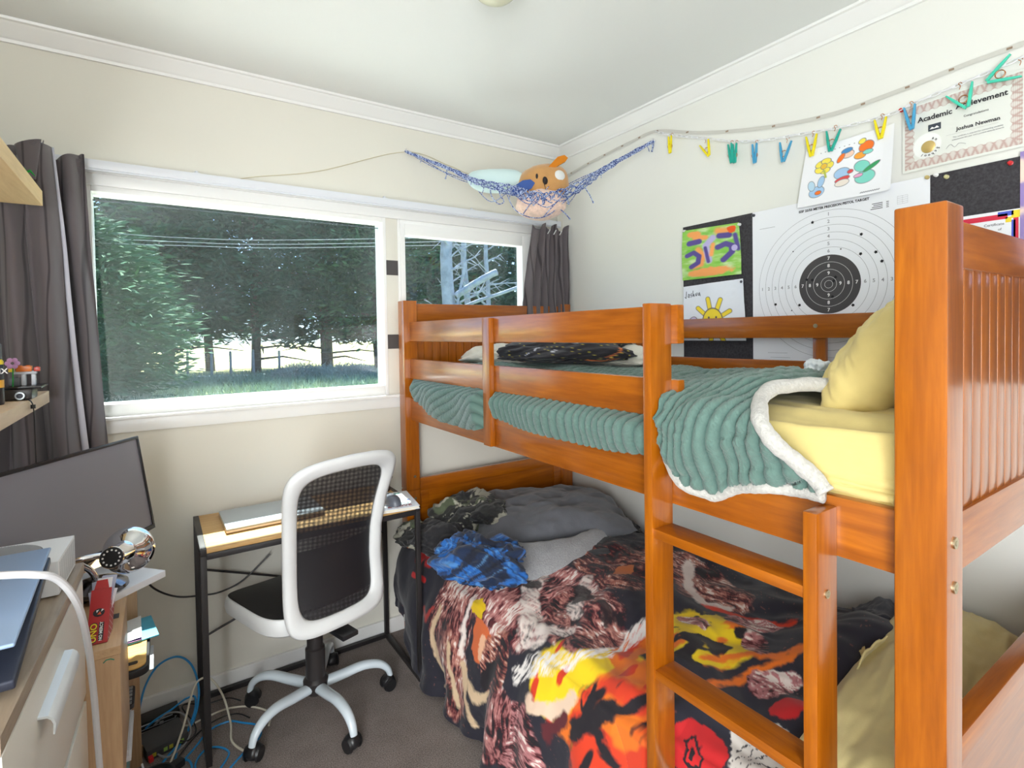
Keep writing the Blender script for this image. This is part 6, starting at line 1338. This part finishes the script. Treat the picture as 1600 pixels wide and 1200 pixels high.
text_mb('RVR', 0.022, Matrix.Translation((-1.0545, -0.205, 0.139)) @ Matrix.Rotation(-PI/2, 4, 'Z') @ Matrix.Rotation(PI/2, 4, 'X'), 'tag_lettering', m_ink, o, bold=0.0006)

# ---- loose soft things on the lower bunk
def crumple(centre, half, rz, seed, amp=0.28, fold=1.0, nu=150, nv=84, flat=0.45, tilt=0.0, freq=1.0):
    th = np.linspace(0, 2*PI, nu, endpoint=False)[:, None]; ph = np.linspace(0, PI, nv)[None, :]
    x = np.sin(ph)*np.cos(th); y = np.sin(ph)*np.sin(th); z = np.cos(ph)+0*th
    k = freq; wx = x + 0.35*fbm(x*1.7*k+z, y*1.7*k-z, seed, 2); wy = y + 0.35*fbm(x*1.7*k-z+5, y*1.7*k+z+9, seed+2, 2)
    r1 = ridge(wx*1.9*k+z*1.2, wy*1.5*k-z*1.1, seed+4, 2); r2 = ridge(wx*4.3*k-z*2.0, wy*4.3*k+z*2.2, seed+8, 3)
    r = 1 + amp*1.1*fbm(x*1.5*k+3, y*1.5*k+z*1.5, seed+12, 3) + amp*0.55*fold*(r1-0.5) + amp*0.30*fold*(r2-0.5)
    P_ = np.stack([x*r*half[0], y*r*half[1], np.where(z > 0, z, z*flat)*r*half[2]], -1)
    R_ = np.array((Matrix.Rotation(rz, 3, 'Z') @ Matrix.Rotation(tilt, 3, 'Y'))).T
    return P_ @ R_ + np.array(centre), th/(2*PI)+0*ph, ph/PI+0*th, (wx, wy, z, r1)
def garment(name, centre, half, rz, seed, paint=None, material=None, parent=None, **kw):
    P_, U, V_, w = crumple(centre, half, rz, seed, **kw)
    return np_mesh(name, P_, material or m_cloth_print, parent, colors=paint(w[0]*half[0], w[1]*half[1]+w[2]*half[2]*0.8) if paint else None, closed_u=True)
m_cloth_print = attr_mat('printed_cloth', 0.9, bump=0.2, bscale=400, sheen=0.2)
def plaid(x, y):
    base = np.zeros(x.shape+(3,)) + lin((34,98,172)); p = 0.105; fx = (x/p) % 1.0; fy = (y/p) % 1.0
    dk_ = lin((22,26,42)); m_ = lambda f, a0, b0: ((f > a0) & (f < b0)).astype(float)
    base = blend(base, m_(fx, 0.0, 0.34)*0.90, dk_); base = blend(base, m_(fy, 0.0, 0.34)*0.90, dk_)
    for c0 in (0.50, 0.82): base = blend(base, m_(fx, c0, c0+0.045)*0.55, dk_); base = blend(base, m_(fy, c0, c0+0.045)*0.55, dk_)
    base = blend(base, m_(fx, 0.66, 0.70)*0.4, lin((110,170,225))); return blend(base, m_(fy, 0.66, 0.70)*0.4, lin((110,170,225)))
def camo(x, y):
    n1 = fbm(x*16, y*16, 31, 3); n2 = fbm(x*18+7, y*18, 37, 3); n3 = fbm(x*26+2, y*26+8, 41, 3); c = np.zeros(x.shape+(3,)) + lin((44,44,42))
    c = blend(c, (n1 > 0.12)*1.0, lin((84,92,70))); c = blend(c, (n2 > 0.20)*1.0, lin((30,30,32))); return blend(c, (n3 > 0.26)*1.0, lin((168,166,150)))
black_c = mat('black_jersey', srgb(40,39,42), 0.95, var=0.1, vscale=60, bump=0.2, bscale=300, sheen=0.2)
grey_f = mat('slate_fleece', srgb(104,106,112), 1.0, var=0.06, vscale=20, bump=0.35, bscale=170, sheen=0.35); grey_l = mat('light_grey_sherpa', srgb(158,158,160), 1.0, var=0.10, vscale=120, bump=0.9, bscale=150, bdist=0.004, sheen=0.4)
cj = thing('camouflage_jacket', 'crumpled camouflage hooded top at the foot end of the lower bunk', 'jacket', (-0.86, -0.28, 0.5))
garment('body', (-0.800, -0.260, 0.535), (0.165, 0.145, 0.115), 0.5, 5, camo, parent=cj); garment('sleeve', (-0.985, -0.175, 0.475), (0.085, 0.115, 0.070), 0.3, 9, camo, parent=cj); garment('hood', (-0.730, -0.350, 0.590), (0.110, 0.09, 0.055), 0.9, 15, camo, parent=cj)
o = garment('sweatshirt', (-0.925, -0.340, 0.510), (0.125, 0.150, 0.085), 0.4, 22, None, black_c); tag(o, 'black jersey garment wedged between the camouflage top and the blue plaid shirt', 'sweatshirt')
ps = thing('plaid_shirt', 'bunched bright blue and black plaid flannel shirt on the duvet edge', 'shirt', (-0.94, -0.66, 0.5))
garment('body', (-0.945, -0.670, 0.520), (0.135, 0.180, 0.100), 0.15, 41, plaid, parent=ps, amp=0.26, fold=1.5); garment('sleeve', (-0.985, -0.600, 0.545), (0.070, 0.105, 0.058), 0.6, 44, plaid, parent=ps, amp=0.25, fold=1.4); garment('collar', (-0.875, -0.735, 0.560), (0.060, 0.085, 0.045), -0.5, 48, plaid, parent=ps, amp=0.3, fold=1.4)
def pillow_pts(half, seed, wr=0.012, nu=90, nv=70, pin=0.10, bulge=0.5):
    """closed cushion: two sheets meeting at a seam; returns wrapped grid"""
    u = np.linspace(-1, 1, nu)[:, None]; v = np.linspace(-1, 1, nv)[None, :]
    ox = u*(1-pin*(v**2)*(1-0.5*np.abs(u)**6)+pin*0.6) ; oy = v*(1-pin*(u**2)*(1-0.5*np.abs(v)**6)+pin*0.6)
    t = (np.clip(1-np.abs(u)**3.2, 0, 1)*np.clip(1-np.abs(v)**3.2, 0, 1))**bulge
    out = []
    for s in (1, -1):
        w = wr*(fbm(ox*2.2+seed, oy*2.2, seed, 3)*1.2 + (ridge(ox*2.1+oy*0.9, oy*2.6-ox*0.7, seed+3, 3)-0.5))
        edge = np.abs(fbm(ox*9, oy*9, seed+5, 2))*wr*0.3*(1-t)
        out.append(np.stack([ox*half[0], oy*half[1], s*(t*half[2] + w*np.clip(t*2, 0, 1)) + edge], -1))
    return out
def pillow(name, centre, half, basis, seed, material, parent=None, wr=0.012, colors=None, **kw):
    T_, B_ = pillow_pts(half, seed, wr, **kw); Bm = np.array([list(Vector(v).normalized()) for v in basis])
    P_ = np.concatenate([T_, B_[:, ::-1]], axis=1) @ Bm + np.array(centre)          # top then bottom, joined along the sides
    o = np_mesh(name, P_, material, parent, colors=colors)
    bm = bmesh.new(); bm.from_mesh(o.data); bmesh.ops.remove_doubles(bm, verts=bm.verts, dist=0.0008); bmesh.ops.holes_fill(bm, edges=[e for e in bm.edges if e.is_boundary], sides=0); bmesh.ops.recalc_face_normals(bm, faces=bm.faces); bm.to_mesh(o.data); bm.free()
    o.data.polygons.foreach_set('use_smooth', [True]*len(o.data.polygons)); return o
gb_ = thing('fleece_blanket', 'slate grey fleece blanket folded over a pillow, paler underside showing', 'blanket', (-0.45, -0.42, 0.5))
pillow('folded_fleece', (-0.440, -0.400, 0.530), (0.335, 0.245, 0.082), ((0.93,-0.36,-0.02),(0.36,0.93,0.05),(0,-0.05,1)), 8, grey_f, gb_, wr=0.022)
def strip(name, pts_a, pts_b, material, parent, n=90, m=16, rough=0.006, seed=1, puff=0.012, thick=0.012):
    A_ = np.array([list(p) for p in catmull(pts_a, 20)]); B_ = np.array([list(p) for p in catmull(pts_b, 20)])
    ia = np.linspace(0, len(A_)-1, n).astype(int); ib = np.linspace(0, len(B_)-1, n).astype(int); v = np.linspace(0, 1, m)[None, :, None]
    P_ = A_[ia][:, None]*(1-v) + B_[ib][:, None]*v; s = np.linspace(0, 1, n)[:, None]; v2 = v[..., 0]
    P_[..., 2] += puff*np.sin(PI*v2) + rough*fbm(s*14, v2*4+s*0, seed, 3)
    P_[..., 0] += rough*fbm(s*11, v2*5, seed+3, 3); return np_mesh(name, P_, material, parent, thickness=thick)
strip('pale_underside', [(-0.735,-0.520,0.500),(-0.690,-0.640,0.520),(-0.560,-0.700,0.530),(-0.420,-0.680,0.525),(-0.270,-0.610,0.510),(-0.175,-0.52,0.490)], [(-0.800,-0.640,0.455),(-0.785,-0.760,0.450),(-0.650,-0.815,0.455),(-0.500,-0.770,0.465),(-0.330,-0.690,0.465),(-0.21,-0.60,0.455)], grey_l, gb_, seed=4, puff=0.022, thick=0.018)
o = garment('hoodie', (-0.470, -0.740, 0.468), (0.250, 0.085, 0.045), -0.25, 63, None, mat('charcoal_jersey', srgb(62,62,64), 0.95, var=0.1, vscale=50, bump=0.3, bscale=260, sheen=0.2)); tag(o, 'charcoal hooded top flattened under the grey fleece blanket', 'hooded top')
o = garment('duvet_bundle', (-0.145, -0.520, 0.425), (0.10, 0.20, 0.065), 0.1, 71, None, black_c); tag(o, 'black cloth bunched against the wall behind the grey fleece', 'cloth')
navy_c = mat('navy_quilting', srgb(40,41,54), 0.85, var=0.08, vscale=30, bump=0.2, bscale=240, sheen=0.15)
o = garment('quilt', (-0.295, -1.700, 0.500), (0.20, 0.105, 0.085), 0.25, 81, None, navy_c, amp=0.22); tag(o, 'bunched navy quilt leaning on the yellow pillow of the lower bunk', 'quilt')
lpil = thing('pillow', 'large sand yellow pillow at the near end of the lower bunk', 'pillow', (-0.45, -1.87, 0.5))
pillow('cushion', (-0.470, -1.880, 0.500), (0.405, 0.145, 0.088), ((1,0.06,0.11),(-0.06,1,0.20),(-0.1,-0.2,1)), 17, m_yellow2, lpil, wr=0.016)
strip('pillowcase_opening', [(-0.66,-1.735,0.430),(-0.600,-1.728,0.470),(-0.520,-1.722,0.515),(-0.470,-1.730,0.555),(-0.40,-1.735,0.575)], [(-0.700,-1.790,0.470),(-0.640,-1.775,0.520),(-0.560,-1.765,0.560),(-0.500,-1.765,0.590),(-0.42,-1.775,0.60)], m_yellow2, lpil, seed=9, puff=-0.02, thick=0.004)
# sand yellow sheet seen under the pillow
A = np.linspace(1.66, 1.998, 60)[:, None]; X_ = np.linspace(-0.93, -0.09, 120)[None, :]
o = np_mesh('fitted_sheet', np.stack([X_+0*A, -A+0*X_, 0.412 + 0.014*(ridge(X_*3+A*2, A*6, 5, 3)-0.4) - 0.03*sstep(-X_, 0.88, 0.93) + 0*A], -1), m_yellow2, thickness=0.004); tag(o, 'sand yellow fitted sheet at the near end of the lower bunk', 'sheet')

# ---- upper bunk: yellow sheet, green ribbed throw, patterned quilt, pillow
na, ns = 150, 150
A = np.linspace(1.30, 1.997, na)[:, None]; Sg = np.linspace(0, 1, ns)[None, :]
t1 = np.clip(Sg/0.72, 0, 1); t2 = np.clip((Sg-0.72)/0.28, 0, 1)
wr_ = 0.018*(ridge(A*2.0+Sg*1.5, Sg*22-A*1.5+1.2*vnoise(A*3, Sg*8, 2), 6, 3)-0.4)
X_ = -0.088 - 0.862*t1 - 0.016*np.sin(PI*np.clip(t2, 0, 1)*0.9) - wr_*t2*1.5 + 0.012*fbm(A*5, Sg*6, 9)*t2
Z_ = 1.212 + 0.008*fbm(A*5, Sg*4, 3) + wr_*(1-t2)*0.6 - 0.018*sstep(t1, 0.9, 1) - 0.128*t2
X_ = np.maximum(np.minimum(X_, np.where(t2 > 0, -0.949, X_)), np.where(Z_ < 1.098, -0.9475, -0.972))
o = np_mesh('fitted_sheet', np.stack([X_, -A+0*X_, Z_], -1), m_yellow, thickness=0.004); tag(o, 'creased pale yellow fitted sheet on the upper bunk mattress', 'sheet')
def rib_displace(P_, a, arc, period, depth, seed, fuzz=0.0015, along=True):
    du_ = np.gradient(P_, axis=0); dv_ = np.gradient(P_, axis=1); N_ = np.cross(du_, dv_); N_ /= np.linalg.norm(N_, axis=-1, keepdims=True)+1e-9
    N_ = N_*np.sign(N_[..., 2:3]*1.0 + (-N_[..., 0:1])*1.0 + 1e-6)
    ph = (a + 0.018*fbm(a*5, arc*5, seed, 2))/period; prof = np.abs(np.sin(PI*ph))**0.55
    puff = 0.86 + 0.14*np.sin(2*PI*arc/0.055 + 2*vnoise(a*9, arc*9, seed+4))
    return P_ + N_*(depth*prof*puff + fuzz*vnoise(a*420, arc*420, seed+8))[..., None], prof
m_green = attr_mat('green_ribbed_plush', 1.0, bump=0.5, bscale=520, sheen=0.3, bdist=0.002)
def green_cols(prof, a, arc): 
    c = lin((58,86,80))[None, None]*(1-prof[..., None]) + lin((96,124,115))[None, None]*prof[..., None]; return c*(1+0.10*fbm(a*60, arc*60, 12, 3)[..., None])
m_sherpa = mat('cream_sherpa', srgb(186,184,178), 1.0, var=0.10, vscale=130, bump=1.0, bscale=120, bdist=0.005, sheen=0.5)
gt_ = thing('throw_blanket', 'sage green ribbed plush throw with cream sherpa lining across the upper bunk', 'blanket', (-0.6, -0.95, 1.2))
na, ns = 560, 230
A = np.linspace(0.125, 1.600, na)[:, None] + 0*np.zeros((1, ns)); Sg = np.linspace(0, 1, ns)[None, :] + 0*A
zh = interp(A, [.12,.168,.332,.479,.636,.731,.78,.80,.853,.98,1.145,1.284,1.403,1.515,1.6], [1.110,1.096,1.051,1.030,1.027,1.036,1.052,1.09,1.098,1.082,1.079,1.077,1.083,1.094,1.10])
pin = 1 - np.exp(-((A-0.80)/0.040)**4) ; pin *= 1-sstep(A, 1.50, 1.545)*0.95; pin *= sstep(A, 0.125, 0.20)
t1 = np.clip(Sg/0.74, 0, 1); t2 = np.clip((Sg-0.74)/0.26, 0, 1)
zt = 1.228 + 0.016*fbm(A*4, t1*3.5, 5, 3) + 0.018*(ridge(A*3.1+t1*1.4, t1*2.6-A, 15, 2)-0.45) - 0.02*(1-sstep(t1, 0, 0.1)) - 0.020*sstep(t1, 0.90, 1)
xt = -0.092 - 0.855*t1; xe = -0.947
out = (0.028+0.020*np.sin(A*9+1)**2)*pin
# quarter turn over the rail, then hanging
c = np.clip(t2/0.45, 0, 1); d_ = np.clip((t2-0.45)/0.55, 0, 1); ztop = zt[:, int(0.74*(ns-1))][:, None]
zo = np.minimum(ztop, 1.172)
Xf = xe - (out+0.026)*np.sin(c*PI/2); Zf = zo - 0.030*(1-np.cos(c*PI/2)) ; z2 = zo-0.030
Zf = np.where(d_ > 0, z2 + (zh-z2)*d_, Zf); Xf = np.where(d_ > 0, xe - (out+0.026)*(1-0.30*d_**2) , Xf)
P_ = np.stack([np.where(Sg <= 0.74, xt, Xf), -A, np.where(Sg <= 0.74, zt*(1-sstep(t1, 0.9, 1)) + zo*sstep(t1, 0.9, 1), Zf)], -1)
sw = 0.05*np.sin(PI*np.clip((0.80-A)/0.66, 0, 1))*t2                        # the left swag gathers towards the slat
arc = np.concatenate([np.zeros((na, 1)), np.cumsum(np.linalg.norm(np.diff(P_, axis=1), axis=-1), 1)], 1)
arcr = np.where(A < 0.79, A*0.45 + np.maximum(arc-arc[:, int(0.74*(ns-1))][:, None], -0.5)*0.85, A)               # ribs run slanting in the left swag
P2, pf = rib_displace(P_, arcr, arc, 0.030, 0.0095, 3); P2[..., 0] = np.where((Sg > 0.74) & (pin < 0.2), np.maximum(P2[..., 0], -0.975), P2[..., 0])
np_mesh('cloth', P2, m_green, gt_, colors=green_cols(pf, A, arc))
# the loose corner thrown over the rail beyond the ladder
nu, nv = 250, 260
U = np.linspace(0, 1, nu)[:, None] + np.zeros((1, nv)); V = np.linspace(0, 1, nv)[None, :] + 0*U
edge = interp(V, [0, .30, .44, .53, .60, .66, .71, .76, .84, .92, 1.0], [1.62, 1.77, 1.835, 1.825, 1.775, 1.750, 1.765, 1.795, 1.828, 1.860, 1.895])
left = interp(V, [0, .70, .76, 1.0], [1.56, 1.56, 1.572, 1.575])
A = left + (edge-left)*U
t1 = np.clip(V/0.70, 0, 1); t2 = np.clip((V-0.70)/0.30, 0, 1)
zt = 1.236 + 0.022*(ridge(A*4+t1*2, t1*3-A*1.5, 25, 2)-0.4) + 0.030*np.exp(-((A-1.70)/0.09)**2)*np.exp(-((t1-0.75)/0.25)**2)
zhem = interp(U, [0, .08, .2, .35, .5, .7, 1.0], [1.105, 1.070, 1.048, 1.040, 1.070, 1.090, 1.092])
blg = 0.060*np.sin(PI*np.clip(t2*0.80+0.14, 0, 1)) * (1-0.45*U**1.5) + 0.010*np.sin(A*38+3*t2) + 0.016*(ridge(A*8+t2, t2*3.2+A*2, 35, 2)-0.4)
xt = -0.092 - 0.865*t1; X_ = np.where(V <= 0.70, xt, -0.957 - blg*sstep(t2, 0, 0.12) - 0.022*sstep(t2, 0, 0.2))
X_ = np.where((V > 0.76), np.minimum(X_, -0.982), X_)
z0 = zt[:, int(0.70*(nv-1))][:, None]; Z_ = np.where(V <= 0.70, zt - 0.010*sstep(t1, 0.93, 1), z0 - 0.010 + (zhem - z0 + 0.010)*t2**1.1)
P_ = np.stack([X_, -A, Z_], -1); arc = np.concatenate([np.zeros((nu, 1)), np.cumsum(np.linalg.norm(np.diff(P_, axis=1), axis=-1), 1)], 1)
rb = A*0.93 + 0.20*np.sin(arc*9+A*6)*0.12 + 0.05*arc
P2, pf = rib_displace(P_, rb, arc, 0.025, 0.011, 13)
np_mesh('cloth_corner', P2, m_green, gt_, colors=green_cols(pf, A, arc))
e1 = [tuple(P_[-1, j] + np.array([0, 0, 0.0])) for j in range(int(0.28*nv), nv, 8)] + [tuple(P_[-1, -1])]
def fuzzy_tube(name, pts, r, material, parent, seed, n=8):
    cp_ = catmull(pts, n); b = MB(); rs = [r*(0.95+0.05*math.sin(i*0.7+seed)+0.04*math.sin(i*1.9)) for i in range(len(cp_))]; b.tube(cp_, rs, 14); return b.build(name, material, parent, angle=180)
fuzzy_tube('sherpa_edge', [Vector(p)+Vector((-0.006, -0.006, 0.004)) for p in e1], 0.0155, m_sherpa, gt_, 1, 3)
e2 = [tuple(P_[i, -1]) for i in range(0, nu, 14)] + [tuple(P_[-1, -1])]
fuzzy_tube('sherpa_edge', [Vector(p)+Vector((0.0, 0, -0.006)) for p in e2], 0.0115, m_sherpa, gt_, 2, 3)
# patterned quilt and its cream backing
def space(x, y):
    c = np.zeros(x.shape+(3,)) + lin((42,40,46)); g_ = np.random.default_rng(3)
    gx, gy = np.floor(x/0.022), np.floor(y/0.022); d2 = np.hypot(x/0.022-gx-0.5, y/0.022-gy-0.5); c = blend(c, ((d2 < 0.10) & ((gx+gy) % 2 == 0))*1.0, lin((214,196,80)))
    for k in range(44):
        px_, py_, a_ = g_.uniform(-0.5, 0.5), g_.uniform(-0.3, 0.3), g_.uniform(0, 3.1); cc = ((205,205,215), (222,120,60), (228,212,110))[k % 3]; L = 0.020
        for off in (-0.007, 0.007): c = blend(c, stroke(x, y, [(px_-L*math.cos(a_)-off*math.sin(a_), py_-L*math.sin(a_)+off*math.cos(a_)), (px_+L*math.cos(a_)-off*math.sin(a_), py_+L*math.sin(a_)+off*math.cos(a_))], 0.0036, 0.003), lin(cc))
        c = blend(c, stroke(x, y, [(px_-0.008*math.sin(a_), py_+0.008*math.cos(a_)), (px_+0.008*math.sin(a_), py_-0.008*math.cos(a_))], 0.0036, 0.003), lin(cc))
    return c
pq = thing('patterned_quilt', 'crumpled black quilt dotted with yellow, white and orange letters, cream backing, on the upper bunk', 'quilt', (-0.55, -0.6, 1.22))
garment('cover', (-0.500, -0.620, 1.280), (0.185, 0.330, 0.078), 0.55, 101, space, parent=pq, amp=0.20, fold=0.8, nu=220, nv=120)
m_cream_c = mat('cream_cotton', srgb(228,224,212), 0.9, bump=0.15, bscale=400, sheen=0.15)
garment('backing', (-0.640, -0.380, 1.262), (0.130, 0.190, 0.062), 0.5, 107, None, m_cream_c, pq, amp=0.22); garment('backing', (-0.350, -0.800, 1.256), (0.110, 0.170, 0.060), 0.2, 109, None, m_cream_c, pq, amp=0.18)
o = garment('cloth', (-0.620, -0.190, 1.240), (0.07, 0.05, 0.022), 0.2, 113, None, mat('red_cloth', srgb(196,44,40), 0.85)); tag(o, 'scrap of red cloth at the far end of the upper bunk', 'cloth')
upil = thing('pillow', 'plump yellow pillow propped against the near end of the upper bunk', 'pillow', (-0.55, -1.86, 1.3))
pillow('cushion', (-0.495, -1.890, 1.372), (0.345, 0.130, 0.080), ((0.95,0.0,0.31),(0.10,-0.62,0.76),(-0.15,0.75,0.62)), 27, m_yellow, upil, wr=0.020)
strip('pillowcase_hem', [(-0.78,-1.80,1.215),(-0.70,-1.775,1.222),(-0.60,-1.77,1.222),(-0.48,-1.77,1.228)], [(-0.79,-1.83,1.240),(-0.70,-1.80,1.250),(-0.60,-1.79,1.252),(-0.48,-1.79,1.256)], m_yellow, upil, seed=12, puff=-0.008, thick=0.003)
o = garment('pillow_protector', (-0.560, -1.830, 1.232), (0.27, 0.055, 0.022), 0.05, 121, None, mat('white_cotton', srgb(240,238,238), 0.9, sheen=0.1), amp=0.06, fold=0.6); tag(o, 'white cotton cloth tucked under the yellow pillow of the upper bunk', 'cloth')
o = garment('tissue', (-0.330, -1.56, 1.250), (0.045, 0.035, 0.032), 0.3, 127, None, mat('tissue_white', srgb(236,242,246), 0.9), amp=0.4, nu=60, nv=34); tag(o, 'crumpled white tissue beside the yellow pillow against the wall', 'tissue')
